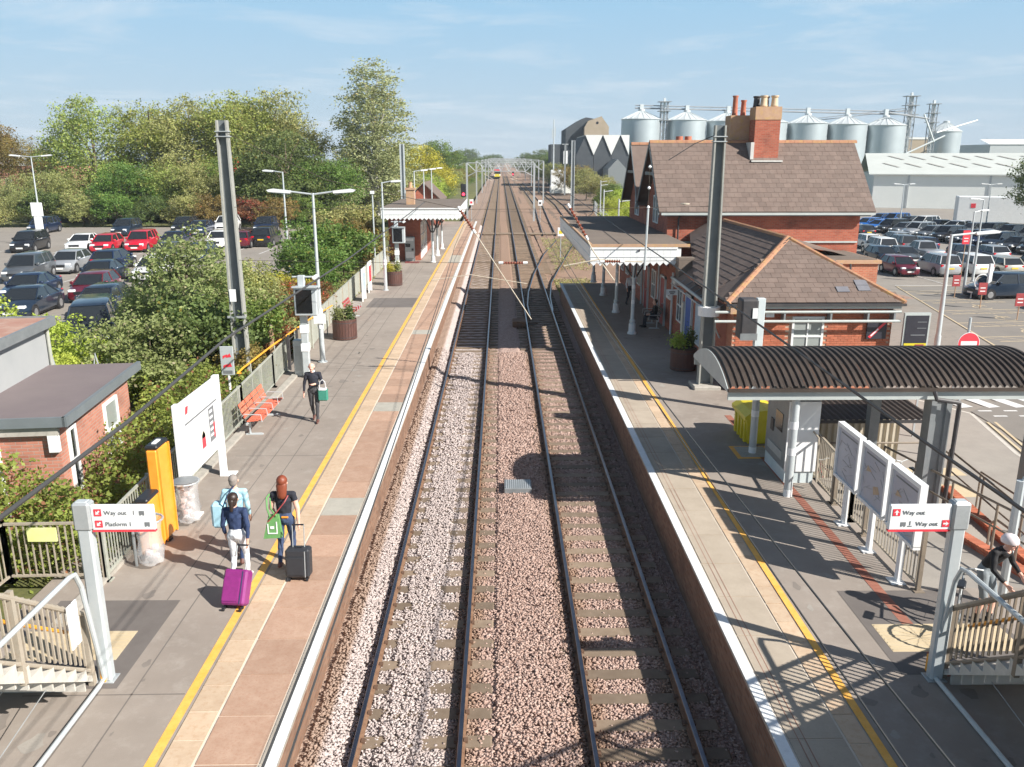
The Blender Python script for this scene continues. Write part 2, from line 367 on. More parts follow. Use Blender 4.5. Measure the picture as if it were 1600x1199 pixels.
mat('silo_roof', (.58,.63,.64), .5, metal=.2, c2=(.64,.68,.69), vs=.3)
mat('steel_frame', (.24,.26,.28), .6)
mat('warehouse_wall', (.72,.75,.72), .7, c2=(.78,.8,.77), vs=.2)
mat('warehouse_roof', (.50,.53,.50), .7, c2=(.56,.59,.56), vs=.3)
mat('rooflight', (.33,.32,.29), .6)
mat('mill_dark', (.05,.06,.07), .8, c2=(.07,.08,.09), vs=.5)
mat('mill_tan', (.34,.28,.20), .8, c2=(.4,.33,.25), vs=.5)
mat('zig_white', (.66,.68,.66), .7, c2=(.74,.75,.73), vs=.3)
mat('bark', (.12,.09,.065), .95, c2=(.19,.15,.11), vs=6, obj=True)
mat('bark_birch', (.42,.40,.36), .9, c2=(.6,.58,.54), vs=4, c3=(.1,.09,.08), vs3=6, f3=.4, obj=True)
mat('twig', (.17,.11,.07), .9)
leaf_mat('leaf_yellow', (.16,.21,.045), (.31,.36,.10), (.37,.30,.09), .1)
leaf_mat('leaf_olive', (0.175,0.201,0.061), (0.333,0.333,0.131), (0.420,0.350,0.158), .1)
leaf_mat('leaf_green', (0.060,0.128,0.027), (0.165,0.240,0.053), (0.285,0.255,0.060), .08)
leaf_mat('leaf_dark', (0.053,0.090,0.027), (0.128,0.173,0.053), (0.240,0.210,0.045), .06)
leaf_mat('leaf_hazel', (0.128,0.173,0.053), (0.285,0.323,0.128), (0.420,0.375,0.225), .12)
leaf_mat('leaf_bramble', (0.090,0.150,0.027), (0.255,0.300,0.068), (0.300,0.150,0.075), .14)
leaf_mat('leaf_lime', (0.240,0.330,0.045), (0.420,0.495,0.090))
leaf_mat('leaf_gold', (.30,.29,.03), (.44,.40,.06))
leaf_mat('leaf_orange', (.13,.12,.04), (.26,.18,.06), (.40,.13,.05), .3)
leaf_mat('leaf_red', (0.120,0.060,0.030), (0.255,0.135,0.060), (0.600,0.060,0.045), .14)
leaf_mat('leaf_birch', (0.193,0.219,0.096), (0.367,0.376,0.193), (0.473,0.367,0.158), .08)
mat('notice_yellow', (.75,.8,.3), .5, c2=(.8,.85,.4), vs=3)
mat('blue_sign', (.02,.22,.75), .4)
mat('helmet_pale', (.75,.68,.68), .4)
mat('dark_core', (.025,.03,.012), 1)

def stone_mat(name, mesh_stones):
    m, nt, b = _nt(name)
    geo = nt.nodes.new('ShaderNodeNewGeometry'); sp = nt.nodes.new('ShaderNodeSeparateXYZ'); nt.links.new(geo.outputs['Position'], sp.inputs[0])
    # dirt mask falls off from each rail: brake dust on the stones
    def absdiff(c):
        a = nt.nodes.new('ShaderNodeMath'); a.operation = 'SUBTRACT'; nt.links.new(sp.outputs['X'], a.inputs[0]); a.inputs[1].default_value = c
        d = nt.nodes.new('ShaderNodeMath'); d.operation = 'ABSOLUTE'; nt.links.new(a.outputs[0], d.inputs[0]); return d.outputs[0]
    def mn(a, bb):
        q = nt.nodes.new('ShaderNodeMath'); q.operation = 'MINIMUM'; nt.links.new(a, q.inputs[0]); nt.links.new(bb, q.inputs[1]); return q.outputs[0]
    d = mn(absdiff(-.60), mn(absdiff(1.366), absdiff(2.90)))
    n = nt.nodes.new('ShaderNodeTexNoise'); n.inputs['Scale'].default_value = 1.6; n.inputs['Detail'].default_value = 4; nt.links.new(geo.outputs['Position'], n.inputs['Vector'])
    ad = nt.nodes.new('ShaderNodeMath'); ad.operation = 'MULTIPLY_ADD'; nt.links.new(n.outputs['Fac'], ad.inputs[0]); ad.inputs[1].default_value = .5; nt.links.new(d, ad.inputs[2])
    rust = nt.nodes.new('ShaderNodeMapRange'); rust.inputs[1].default_value = .36; rust.inputs[2].default_value = .6; rust.inputs[3].default_value = .75; rust.inputs[4].default_value = 0; nt.links.new(ad.outputs[0], rust.inputs[0])
    # old stone between and right of the tracks is pinker than the fresh stone on the left
    pk = nt.nodes.new('ShaderNodeMapRange'); pk.inputs[1].default_value = -.95; pk.inputs[2].default_value = -.45; nt.links.new(sp.outputs['X'], pk.inputs[0])
    edge = nt.nodes.new('ShaderNodeMapRange'); edge.inputs[1].default_value = -2.66; edge.inputs[2].default_value = -2.58; edge.inputs[3].default_value = 1; edge.inputs[4].default_value = 0; nt.links.new(sp.outputs['X'], edge.inputs[0])
    far = nt.nodes.new('ShaderNodeMapRange'); far.inputs[1].default_value = 44; far.inputs[2].default_value = 60; nt.links.new(sp.outputs['Y'], far.inputs[0])
    ramp = nt.nodes.new('ShaderNodeValToRGB'); e = ramp.color_ramp.elements
    e[0].color = (.42,.35,.33,1); e[1].color = (.58,.51,.485,1); x = e.new(.5); x.color = (.50,.43,.405,1)
    ramp2 = nt.nodes.new('ShaderNodeValToRGB'); e = ramp2.color_ramp.elements
    e[0].color = (.37,.245,.20,1); e[1].color = (.54,.40,.34,1); x = e.new(.5); x.color = (.45,.32,.27,1)
    if mesh_stones: r = geo.outputs['Random Per Island']
    else:
        vo = nt.nodes.new('ShaderNodeTexVoronoi'); vo.inputs['Scale'].default_value = 19; nt.links.new(geo.outputs['Position'], vo.inputs['Vector'])
        sc_ = nt.nodes.new('ShaderNodeSeparateColor'); nt.links.new(vo.outputs['Color'], sc_.inputs[0]); r = sc_.outputs[0]
        _bump(nt, b, vo.outputs['Distance'], .9, -.04)
    nt.links.new(r, ramp.inputs[0]); nt.links.new(r, ramp2.inputs[0])
    m1 = nt.nodes.new('ShaderNodeMixRGB'); nt.links.new(pk.outputs[0], m1.inputs[0]); nt.links.new(ramp.outputs[0], m1.inputs[1]); nt.links.new(ramp2.outputs[0], m1.inputs[2])
    mxr = nt.nodes.new('ShaderNodeMath'); mxr.operation = 'MAXIMUM'; nt.links.new(rust.outputs[0], mxr.inputs[0]); 
    e2 = nt.nodes.new('ShaderNodeMath'); e2.operation = 'MULTIPLY'; e2.inputs[1].default_value = .75; nt.links.new(edge.outputs[0], e2.inputs[0]); nt.links.new(e2.outputs[0], mxr.inputs[1])
    f2 = nt.nodes.new('ShaderNodeMath'); f2.operation = 'MULTIPLY'; nt.links.new(far.outputs[0], f2.inputs[0]); nt.links.new(pk.outputs[0], f2.inputs[1])
    f3 = nt.nodes.new('ShaderNodeMath'); f3.operation = 'MULTIPLY'; f3.inputs[1].default_value = .8; nt.links.new(f2.outputs[0], f3.inputs[0])
    mx3 = nt.nodes.new('ShaderNodeMath'); mx3.operation = 'MAXIMUM'; nt.links.new(mxr.outputs[0], mx3.inputs[0]); nt.links.new(f3.outputs[0], mx3.inputs[1])
    m2 = nt.nodes.new('ShaderNodeMixRGB'); nt.links.new(mx3.outputs[0], m2.inputs[0]); nt.links.new(m1.outputs[0], m2.inputs[1]); m2.inputs[2].default_value = (.29,.185,.12,1)
    nt.links.new(m2.outputs[0], b.inputs['Base Color']); b.inputs['Roughness'].default_value = .95
stone_mat('stone_mesh', True); stone_mat('stone_flat', False)
# ================================================================ SETTING
PZ = 0.70      # platform level, rail head is 0
TZ = -0.20     # rail head
LG = 0.40      # left car park level
RG = -0.90     # right car park level
def sheet(name, x0, x1, y0, y1, z, m, kind='structure', parent=None):
    o = MB().face([(x0,y0,z),(x1,y0,z),(x1,y1,z),(x0,y1,z)]).build(name, m, parent)
    if parent is None: o['kind'] = kind
    return o
def polysheet(name, pts, z, m, parent=None, kind='structure'):
    o = MB().face([(p[0], p[1], p[2] if len(p) > 2 else z) for p in pts]).build(name, m, parent)
    if parent is None: o['kind'] = kind
    return o
def bumpy(name, x0, x1, y0, y1, nx, ny, zf, m):
    xs = np.linspace(x0, x1, nx); ys = np.linspace(y0, y1, ny); X, Y = np.meshgrid(xs, ys)
    V = np.stack([X, Y, zf(X, Y)], -1).reshape(-1, 3)
    i = np.arange((ny-1)*(nx-1)); r = i // (nx-1); c = i % (nx-1); a = r*nx + c
    o = link(name, quadmesh(name, V, np.stack([a, a+1, a+nx+1, a+nx], 1), m)); o['kind'] = 'structure'; return o
sheet('far_ground', -4000, 4000, -300, 6000, -1.3, 'far_ground')
# left side: rough grass bank behind the fence, falling gently to the car park
bumpy('grass_bank', -140, -8.25, -5, 420, 90, 120, lambda X, Y: np.where(X > -10, .45, .36) + .05*np.sin(X*1.3+Y*.7) - .04, 'grass_ground')
bumpy('rough_verge', -60, -5.6, 106, 900, 40, 90, lambda X, Y: .1 + .12*np.sin(X*.9)*np.cos(Y*.05) + np.clip((-X-8)*.05, 0, 1.2), 'grass_ground')
polysheet('car_park_left', [(-13.6,24),(-15,50),(-14.4,80),(-19,98),(-75,98),(-75,24)], LG+.09, 'asphalt_park')
# right side
bumpy('rough_ground_right', 3.9, 24, 92, 900, 20, 90, lambda X, Y: -.45 + .1*np.sin(X*2.1)*np.cos(Y*.07), 'ballast_dirt')
sheet('station_yard', 7.5, 140, -10, 175, RG-.02, 'asphalt_park')
polysheet('road', [(17.0,20),(17.4,29.5),(23.2,34),(28.9,60.8),(33.0,61.2),(60,61.2),(60,20)], RG, 'asphalt_road')
polysheet('pavement', [(11.5,5),(16.1,5),(16.1,24.6),(17.0,28.9),(15.4,31.5),(15.4,34),(11.5,34)], RG+.1, 'paving_pale')
kb = MB()
for a, b in (((16.1,5),(16.1,24.6)), ((16.1,24.6),(17.0,28.9)), ((17.0,28.9),(15.4,31.5))):
    d = Vector((b[0]-a[0], b[1]-a[1])).normalized(); nrm = Vector((d.y, -d.x))*.13
    kb.grid([(a[0],a[1],RG-.02),(b[0],b[1],RG-.02),(b[0]+nrm.x,b[1]+nrm.y,RG-.02),(a[0]+nrm.x,a[1]+nrm.y,RG-.02),(a[0],a[1],RG+.104),(b[0],b[1],RG+.104),(b[0]+nrm.x,b[1]+nrm.y,RG+.104),(a[0]+nrm.x,a[1]+nrm.y,RG+.104)], [(0,1,5,4),(1,2,6,5),(2,3,7,6),(3,0,4,7),(4,5,6,7)])
o = kb.build('kerb', 'concrete_light'); o['kind'] = 'structure'
# painted markings on the yard
mk = MB(); my = MB()
def stripe(mb, a, b, w, z=RG+.006):
    d = Vector((b[0]-a[0], b[1]-a[1])).normalized(); n = Vector((-d.y, d.x))*w*.5
    mb.face([(a[0]-n.x,a[1]-n.y,z),(b[0]-n.x,b[1]-n.y,z),(b[0]+n.x,b[1]+n.y,z),(a[0]+n.x,a[1]+n.y,z)])
for k in range(7): stripe(mk, (17.55+k*1.02, 30.0), (17.15+k*1.02, 31.6), .5)
for k in range(6):
    stripe(mk, (17.7+k*.95, 29.55), (18.2+k*.95, 29.55), .12); stripe(mk, (17.9+k*.95, 28.9), (18.4+k*.95, 28.9), .12)
for k in range(5): stripe(mk, (19.5+k*.9, 27.9), (20.3+k*.9, 26.4), .14)
stripe(my, (17.28,28.2), (16.38,23.9), .1); stripe(my, (17.55,28.2), (16.65,23.9), .1); stripe(my, (16.38,23.9), (16.38,5), .1); stripe(my, (16.65,23.9), (16.65,5), .1)
stripe(mk, (28.95,61.0), (60,61.2), .12); stripe(my, (23.3,34), (28.9,60.6), .1)
for k in range(7):
    y0 = 58.3-k*3.9; x0 = 28.4-(58.3-y0)*.205
    stripe(my, (x0,y0), (x0+5.2,y0+.5), .1); stripe(my, (x0+.3,y0-1.1), (x0+5.3,y0-.6), .1)
    for q in range(5): stripe(my, (x0+q*1.05,y0-.05), (x0+q*1.05+.9,y0-1.0), .06)
    cx, cy = x0+2.7, y0-2.6
    for q in range(10):
        a = 2*math.pi*q/10*.8+.6; b = 2*math.pi*(q+1)/10*.8+.6
        stripe(my, (cx+.55*math.cos(a), cy+.55*math.sin(a)), (cx+.55*math.cos(b), cy+.55*math.sin(b)), .09)
    stripe(my, (cx,cy+.1), (cx-.1,cy+1.0), .12); stripe(my, (cx-.05,cy+.7), (cx+.5,cy+.6), .09)
stripe(my, (28.9,60.6), (34,61), .1); stripe(my, (33.6,52.5), (34.4,31), .1)
for k in range(8): stripe(mk, (33.0+k*2.45, 61.2), (33.0+k*2.45, 66), .08)
stripe(mk, (33.8,55.8),(36,55.2),.1); stripe(mk, (32.4,46),(36,49.4),.1)
mk.build('white_marking', 'white_line')['kind'] = 'structure'; my.build('yellow_marking', 'tactile_buff')['kind'] = 'structure'
ml = MB()
for k in range(14): stripe(ml, (-50+k*2.5, 70), (-50+k*2.5, 75), .08, LG+.096)
for k in range(9): stripe(ml, (-38+k*2.5, 52), (-38+k*2.5, 57), .08, LG+.096)
ml.build('bay_marking', 'white_line')['kind'] = 'structure'

# ---------------------------------------------------------------- track bed
o = bumpy('ballast_bed', -3.4, 3.95, 4, 110, 110, 420, lambda X, Y: TZ-.205 + .02*np.sin(X*9+Y*3)*np.sin(Y*7) + .25*np.clip((-2.3-X)/.35, 0, 1) - .06*(X > 3.35) + .045*((X > -.05) & (X < .8)) , 'stone_flat')
o = bumpy('ballast_far', -5.4, 12.5, 109.9, 1500, 30, 200, lambda X, Y: TZ-.21 + 0*X, 'stone_flat')
o = bumpy('siding_ground', 3.9, 26, 51.9, 135, 50, 90, lambda X, Y: TZ-.2 + .05*np.sin(X*3.1)*np.sin(Y*1.3), 'stone_flat')
SP = .666
def stones(n, x0, x1, y0, y1, zf, s0, s1, keep):
    x = rng.uniform(x0, x1, n); y = y0 + (y1-y0)*rng.random(n); k = keep(x, y); x = x[k]; y = y[k]; n = len(x)
    z = zf(x, y) + rng.uniform(-.012, .02, n); s = rng.uniform(s0, s1, n)
    base = np.array([[1,0,0],[-1,0,0],[0,1,0],[0,-1,0],[0,0,1],[0,0,-1]], float)
    V = base[None]*(1 + rng.uniform(-.45, .45, (n, 6, 1))) + rng.uniform(-.3, .3, (n, 6, 3))
    V *= (s[:, None, None]*np.stack([rng.uniform(.9, 1.5, n), rng.uniform(.8, 1.3, n), rng.uniform(.4, .65, n)], 1)[:, None, :])
    a = rng.uniform(0, 6.28, n); t = rng.uniform(-.7, .7, n); ca, sa, ct, st = np.cos(a), np.sin(a), np.cos(t), np.sin(t)
    X = V[..., 0]; Y = V[..., 1]; Z = V[..., 2]
    Y, Z = Y*ct[:, None]-Z*st[:, None], Y*st[:, None]+Z*ct[:, None]; X, Y = X*ca[:, None]-Y*sa[:, None], X*sa[:, None]+Y*ca[:, None]
    V = np.stack([X+x[:, None], Y+y[:, None], Z+z[:, None]], -1).reshape(-1, 3)
    F = np.array([[0,2,4],[2,1,4],[1,3,4],[3,0,4],[2,0,5],[1,2,5],[3,1,5],[0,3,5]])
    return V, (F[None] + (np.arange(n)*6)[:, None, None]).reshape(-1, 3)
def zst(x, y):
    z = np.full_like(x, -.185)
    z = np.where((x > -2.66) & (x < -2.25), -.145, z); z = np.where((x > -1.9) & (x < -1.2), -.15, z)
    z = np.where((x > -.1) & (x < 1.25), -.15 + .03*np.sin((x+.1)/1.35*3.14), z)
    z = np.where(x < -2.3, -.145+.25*np.clip((-2.3-x)/.35, 0, 1), z); z = np.where(x > 3.35, -.23, z); return z + TZ
def keep(x, y):
    ph = np.abs(((y - 8.2 + SP/2) % SP) - SP/2); ph2 = np.abs(((y - 8.55 + SP/2) % SP) - SP/2)
    v1 = ((x > -1.15+.12*np.sin(y*2.3)) & (x < -.12)) | ((x > -2.14) & (x < -1.85+.08*np.sin(y*3.1)))
    v2 = (x > 1.3) & (x < 3.33)
    k = ~(v1 & (ph < .135) & (rng.random(len(x)) > .10)) & ~(v2 & (ph2 < .135) & (rng.random(len(x)) > .05))
    for c in (-2.181, -.628, 1.366, 2.90): k &= np.abs(x - c) > .075
    return k
V1, F1 = stones(84000, -2.84, 3.58, 8.1, 22, zst, .019, .032, keep)
V2, F2 = stones(40000, -2.84, 3.58, 22, 37, zst, .026, .040, keep)
me = quadmesh('ballast', np.concatenate([V1, V2]), np.concatenate([F1, F2 + len(V1)]), 'stone_mesh')
link('ballast', me)['kind'] = 'stuff'

# ---------------------------------------------------------------- tracks
def rail_profile(): return [(-.07,-.162),(.07,-.162),(.07,-.15),(.014,-.13),(.014,-.045),(.035,-.035),(.035,-.006),(.028,0),(-.028,0),(-.035,-.006),(-.035,-.035),(-.014,-.045),(-.014,-.13),(-.07,-.15)]
def rail_poly(pts, name, parent, z=0.0):
    z += TZ
    """rail along a polyline"""
    prof = rail_profile(); n = len(prof); V = []; mb = MB()
    P = [Vector((p[0], p[1])) for p in pts]
    for i, p in enumerate(P):
        d = (P[min(i+1, len(P)-1)] - P[max(i-1, 0)]).normalized(); s = Vector((d.y, -d.x))
        V += [(p.x + s.x*q[0], p.y + s.y*q[0], q[1] + z) for q in prof]
    i0 = len(mb.v); mb.v += V
    for i in range(len(P)-1):
        for k in range(n):
            mb.f.append((i*n+k, i*n+(k+1) % n, (i+1)*n+(k+1) % n, (i+1)*n+k)); mb.m.append(1 if k in (6, 7, 8) else 0)
    return mb.build(name, ['rail_rust', 'rail_top'], parent)
slb = MB()
slb.prism([(-1.25,-.30),(1.25,-.30),(1.25,-.185),(1.22,-.165),(-1.22,-.165),(-1.25,-.185)], 'y', -.13, .13)
sleeper_me = slb.mesh('sleeper', 'sleeper_concrete')
def far_sleepers(cx, y0, y1, parent):
    mb = MB(); y = y0
    while y < y1: mb.box(cx-1.27, cx+1.27, y-.13, y+.13, TZ-.25, TZ-.168); y += SP
    mb.build('far_sleeper', 'sleeper_concrete', parent)['kind'] = 'stuff'
for cx, ph, lab in ((-1.4045, 8.2, 'railway track beside the red slabbed platform, pale clean ballast between its rails'), (2.133, 8.55, 'railway track beside the grey slabbed platform, half in shadow with its sleepers bare')):
    t = thing('railway_track', lab, 'railway track', (0, 0, 0))
    for x in (cx-.7765, cx+.7765): rail_poly([(x, 3), (x, 40), (x, 110), (x, 1500)], 'rail', t)
    n = 130
    for k in range(n):
        s = link('sleeper', sleeper_me, t); s.location = (cx + random.uniform(-.01, .01), ph - SP*2 + SP*k, TZ+random.uniform(-.004, .002)); s.rotation_euler.z = random.uniform(-.004, .004)
    far_sleepers(cx, ph + SP*(n-2), 420, t)
    mb = MB()
    for k in range(70):
        y = ph + SP*k
        for x in (cx-.7765, cx+.7765):
            for s in (-1, 1): mb.box(x+s*.075-.03, x+s*.075+.03, y-.045, y+.045, TZ-.166, TZ-.125)
    mb.build('rail_clip', 'clip_rust', t)['kind'] = 'stuff'
# siding that leaves the right-hand track on the right
t = thing('railway_track', 'rusty siding curving away to the right behind the white canopy', 'railway track')
ca = [(1.60,45.5),(1.56,49),(1.78,54),(2.5,63),(3.9,76),(6.0,90),(8.0,100),(10.4,112),(13.8,130),(17.0,150)]
cb = [(2.95,47),(3.08,52),(3.5,58),(4.6,66),(6.6,80),(8.4,92),(10.2,102),(12.4,114),(15.6,131),(18.7,150)]
rail_poly(ca, 'rail', t, -.002); rail_poly(cb, 'rail', t, -.002)
mb = MB()
for i in range(len(ca)-1):
    a0, a1, b0, b1 = Vector(ca[i]), Vector(ca[i+1]), Vector(cb[i]), Vector(cb[i+1]); m = int((a1-a0).length/.7)
    if a0.y < 55: continue
    for k in range(m):
        p = (a0.lerp(a1, k/m) + b0.lerp(b1, k/m))/2; d = (a1-a0).normalized(); T = Matrix.Translation((p.x, p.y, TZ)) @ Matrix.Rotation(math.atan2(d.y, d.x)-math.pi/2, 4, 'Z')
        mb.box(-1.3, 1.3, -.12, .12, -.25, -.166, 0, T)
mb.build('sleeper_row', 'sleeper_concrete', t)['kind'] = 'stuff'
for j, off in enumerate((6.3, 10.2)):
    t = thing('railway_track', ('disused siding in the yard beside the lit signal', 'outermost yard siding next to the white cabin')[j], 'railway track')
    for s in (0, 1.45): rail_poly([(off+s-1.5, 96),(off+s-1.0, 120),(off+s, 160),(off+s, 300)], 'rail', t, -.01)
    far_sleepers(off+.4, 150, 300, t)
# foot crossing boards
t = thing('board_crossing', 'dark boarded foot crossing over both tracks beyond the platforms', 'crossing', (0, 0, 0))
for x0, x1 in ((-3.6,-2.25), (-2.02,-.74), (-.5,1.2), (1.46,2.7), (2.95,9.2)): MB().bbox(x0, x1, 97.2, 98.6, TZ-.12, TZ-.01, .01).build('board', 'sleeper_concrete', t)
# rodding box between the tracks
t = thing('cable_cover', 'grey ribbed metal cover lying between the two tracks', 'cover', (.43, 20.8, TZ-.13))
mb = MB().bbox(-.36, .36, -.33, .33, 0, .14, .01); mb.build('lid', 'galv_dark', t)
for k in range(12): MB().box(-.32+k*.056, -.295+k*.056, -.3, .3, .138, .152).build('rib', 'galv', t)
t = thing('point_motor', 'rusty brown point motor box between the tracks in front of the shadow', 'machine', (.95, 43.4, TZ-.15))
MB().bbox(-.35, .35, -.5, .5, 0, .3, .03).build('case', 'rail_rust', t); MB().bbox(-.15, .15, -.75, -.5, 0, .2, .02).build('gearbox', 'clip_rust', t); MB().tube((.3,.1,.1),(1.0,.1,.1),.03).build('rod', 'clip_rust', t)

# ---------------------------------------------------------------- platforms
def platform(name, body, extra=()):
    mb = MB()
    for b in (body,) + tuple(extra): mb.box(*b)
    return tag(mb.build(name, 'brick_platform'), kind='structure')
pl = platform('platform_left', (-8.25, -2.95, 3, 104, -1.0, PZ-.06))
pr = platform('platform_right', (3.68, 7.5, 3, 51.6, -1.2, PZ-.06), ((7.5, 9.62, 3, 13.5, -1.2, PZ-.06),))
sheet('asphalt', -8.25, -4.38, 3, 104, PZ, 'asphalt_platform', parent=pl)
mb = MB().face([(5.0,3,PZ),(9.62,3,PZ),(9.62,13.5,PZ),(7.5,13.5,PZ),(7.5,51.6,PZ),(5.0,51.6,PZ)]); mb.build('asphalt', 'asphalt_platform', pr)
sheet('bedding', -4.38, -3.0, 3, 104, PZ-.012, 'mortar', parent=pl); sheet('bedding', 3.7, 5.0, 3, 51.6, PZ-.012, 'mortar', parent=pr)
sheet('yellow_line', -4.56, -4.42, 3, 104, PZ+.004, 'yellow_line', parent=pl); sheet('yellow_line', 4.90, 5.02, 3, 51.6, PZ+.004, 'yellow_line', parent=pr)
def slabs(parent, nm, x0, x1, y0, y1, step, mfun, gap=.022, lim=400):
    n = int((y1-y0)/step)
    cache = {}
    for k in range(n):
        m = mfun(k, y0+k*step)
        if m not in cache: cache[m] = MB().box(x0+gap/2, x1-gap/2, gap/2, step-gap/2, -.05, 0).mesh(nm, m)
        s = link(nm, cache[m], parent); s.location = (0, y0+k*step, PZ+random.uniform(-.0025, .0015)); s.rotation_euler.z = random.uniform(-.0006, .0006)
pale = {9, 17, 34, 35, 36}
slabs(pl, 'slab', -3.93, -3.12, 7.18, 104, .966, lambda k, y: 'slab_pale' if k in (10, 18) or 56 < k < 62 or k == 30 else 'slab_red')
slabs(pl, 'paver', -4.385, -3.955, 7.18, 60, .6, lambda k, y: 'slab_buff')
MB().box(-4.385, -3.955, 59.98, 104, PZ-.05, PZ).build('paver_strip', 'slab_buff', pl)
slabs(pl, 'coping_stone', -3.11, -2.86, 7.18, 104, 1.932, lambda k, y: 'coping')
sheet('white_edge', -3.06, -2.875, 3, 104, PZ+.004, 'white_edge', parent=pl)
slabs(pr, 'slab', 3.80, 4.56, 7.0, 51.6, 1.25, lambda k, y: 'slab_grey')
slabs(pr, 'paver', 4.575, 4.885, 7.0, 51.6, .6, lambda k, y: 'slab_buff')
slabs(pr, 'coping_stone', 3.595, 3.79, 7.0, 51.6, 1.9, lambda k, y: 'coping')
sheet('white_edge', 3.61, 3.775, 3, 51.6, PZ+.004, 'white_edge', parent=pr)
for x in (3.93, 4.02): sheet('groove', x, x+.008, 7, 51.6, PZ+.003, 'red_brick_strip', parent=pr)
sm = MB()
for x in (-5.32, -5.82): sm.face([(x,3,PZ+.003),(x+.022,3,PZ+.003),(x+.022-.25,60,PZ+.003),(x-.25,60,PZ+.003)])
for y in (10.55, 20.6, 26.2, 29.6, 33.0, 47): sm.face([(-6.9,y,PZ+.003),(-4.58,y+.02,PZ+.003),(-4.58,y+.04,PZ+.003),(-6.9,y+.02,PZ+.003)])
sm.build('asphalt_seam', 'seam', pl)
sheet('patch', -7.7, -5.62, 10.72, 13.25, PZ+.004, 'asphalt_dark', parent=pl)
polysheet('patch', [(-7.0,43),(-4.6,43),(-4.6,46),(-7.0,46)], PZ+.004, 'asphalt_dark', pl)
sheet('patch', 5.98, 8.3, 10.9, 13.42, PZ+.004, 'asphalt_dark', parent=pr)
def tactile(parent, x0, x1, y0, y1):
    tagm = MB().box(x0, x1, y0, y1, PZ-.02, PZ+.008)
    for k in range(int((y1-y0)/.1)):
        y = y0+.05+k*.1; tagm.box(x0+.02, x1-.02, y-.015, y+.015, PZ+.006, PZ+.014)
    tagm.build('tactile_paving', 'tactile_buff', parent)
tactile(pl, -7.7, -5.95, 11.44, 12.26); tactile(pr, 6.12, 8.2, 11.5, 12.3)
for par, xa, xb, n_ in ((pl, -7.0, -4.7, 26), (pr, 5.1, 7.2, 20)):
    for mm, kk in (('asphalt_seamless', .35), ('paving_pale', .3)):
        mb = MB()
        for k in range(n_):
            cx, cy = random.uniform(xa, xb), 9+28*random.random()**1.6; r0 = random.uniform(.03, .12) if k % 4 else random.uniform(.1, .22); el = random.uniform(.4, 1.0)
            mb.face([(cx+r0*el*math.cos(a)*(1+.35*math.sin(3*a+k)), cy+r0*math.sin(a)*(1+.3*math.cos(2*a+k)), PZ+(.0015 if mm == 'slab_pale' else .0025)) for a in np.linspace(0, 6.0, 11)])
        mb.build('surface_stain', mm, par)['kind'] = 'stuff'
# drain of red bricks let into the right-hand platform
bm_ = MB().box(-.095, .095, -.05, .05, -.03, 0).mesh('drain_brick', 'red_brick_strip')
y = 10.9; k = 0
while y < 24:
    b = link('drain_brick', bm_, pr); b.location = (6.72 + (y-11)*.006, y, PZ+.006); y += .106
# landing edge kerb at the back of the left platform
MB().box(-7.42, -7.2, 12.4, 30, PZ-.02, PZ+.07).build('back_kerb', 'concrete', pl)

# ---------------------------------------------------------------- ramps on the right
rp = tag(MB().build('ramp', 'paving_pale'), kind='structure') if False else None
mb = MB()
mb.face([(7.5,13.5,PZ),(9.62,13.5,PZ),(9.62,20.0,-.1),(7.5,20.0,-.1)])
mb.face([(7.5,20.0,-.1),(11.3,20.0,-.1),(11.3,20.9,-.1),(7.5,20.9,-.1)])
mb.face([(9.84,20.0,-.1),(9.84,10,RG+.1),(11.3,10,RG+.1),(11.3,20.0,-.1)])
mb.face([(11.3,20.0,-.1),(11.3,20.9,-.1),(11.3,20.9,-1.3),(11.3,20.0,-1.3)]); mb.face([(7.5,20.9,-.1),(11.3,20.9,-.1),(11.3,20.9,-1.3),(7.5,20.9,-1.3)])
tag(mb.build('ramp', 'paving_pale'), kind='structure')
def rwall(x0, x1, y0, y1, za, zb, lab):
    t = thing('ramp_wall', lab, 'wall')
    MB().grid([(x0,y0,-1.4),(x1,y0,-1.4),(x1,y1,-1.4),(x0,y1,-1.4),(x0,y0,za-.06),(x1,y0,za-.06),(x1,y1,zb-.06),(x0,y1,zb-.06)], [(0,1,5,4),(1,2,6,5),(2,3,7,6),(3,0,4,7),(4,5,6,7)]).build('body', 'brick_red', t)
    n = int((y1-y0)/.112)
    me = MB().box(x0-.01, x1+.01, 0, .1, -.06, 0).mesh('brick', 'brick_piece')
    for k in range(n):
        b = link('brick', me, t); b.location = (0, y0+k*.112, za+(zb-za)*k/n+.005); 
    return t
rwall(9.62, 9.84, 13.5, 20.0, PZ+.12, .05, 'low red brick ramp wall nearer the platform railings')
rwall(11.3, 11.52, 10.0, 20.0, RG+.25, .05, 'low red brick ramp wall farther from the platform')
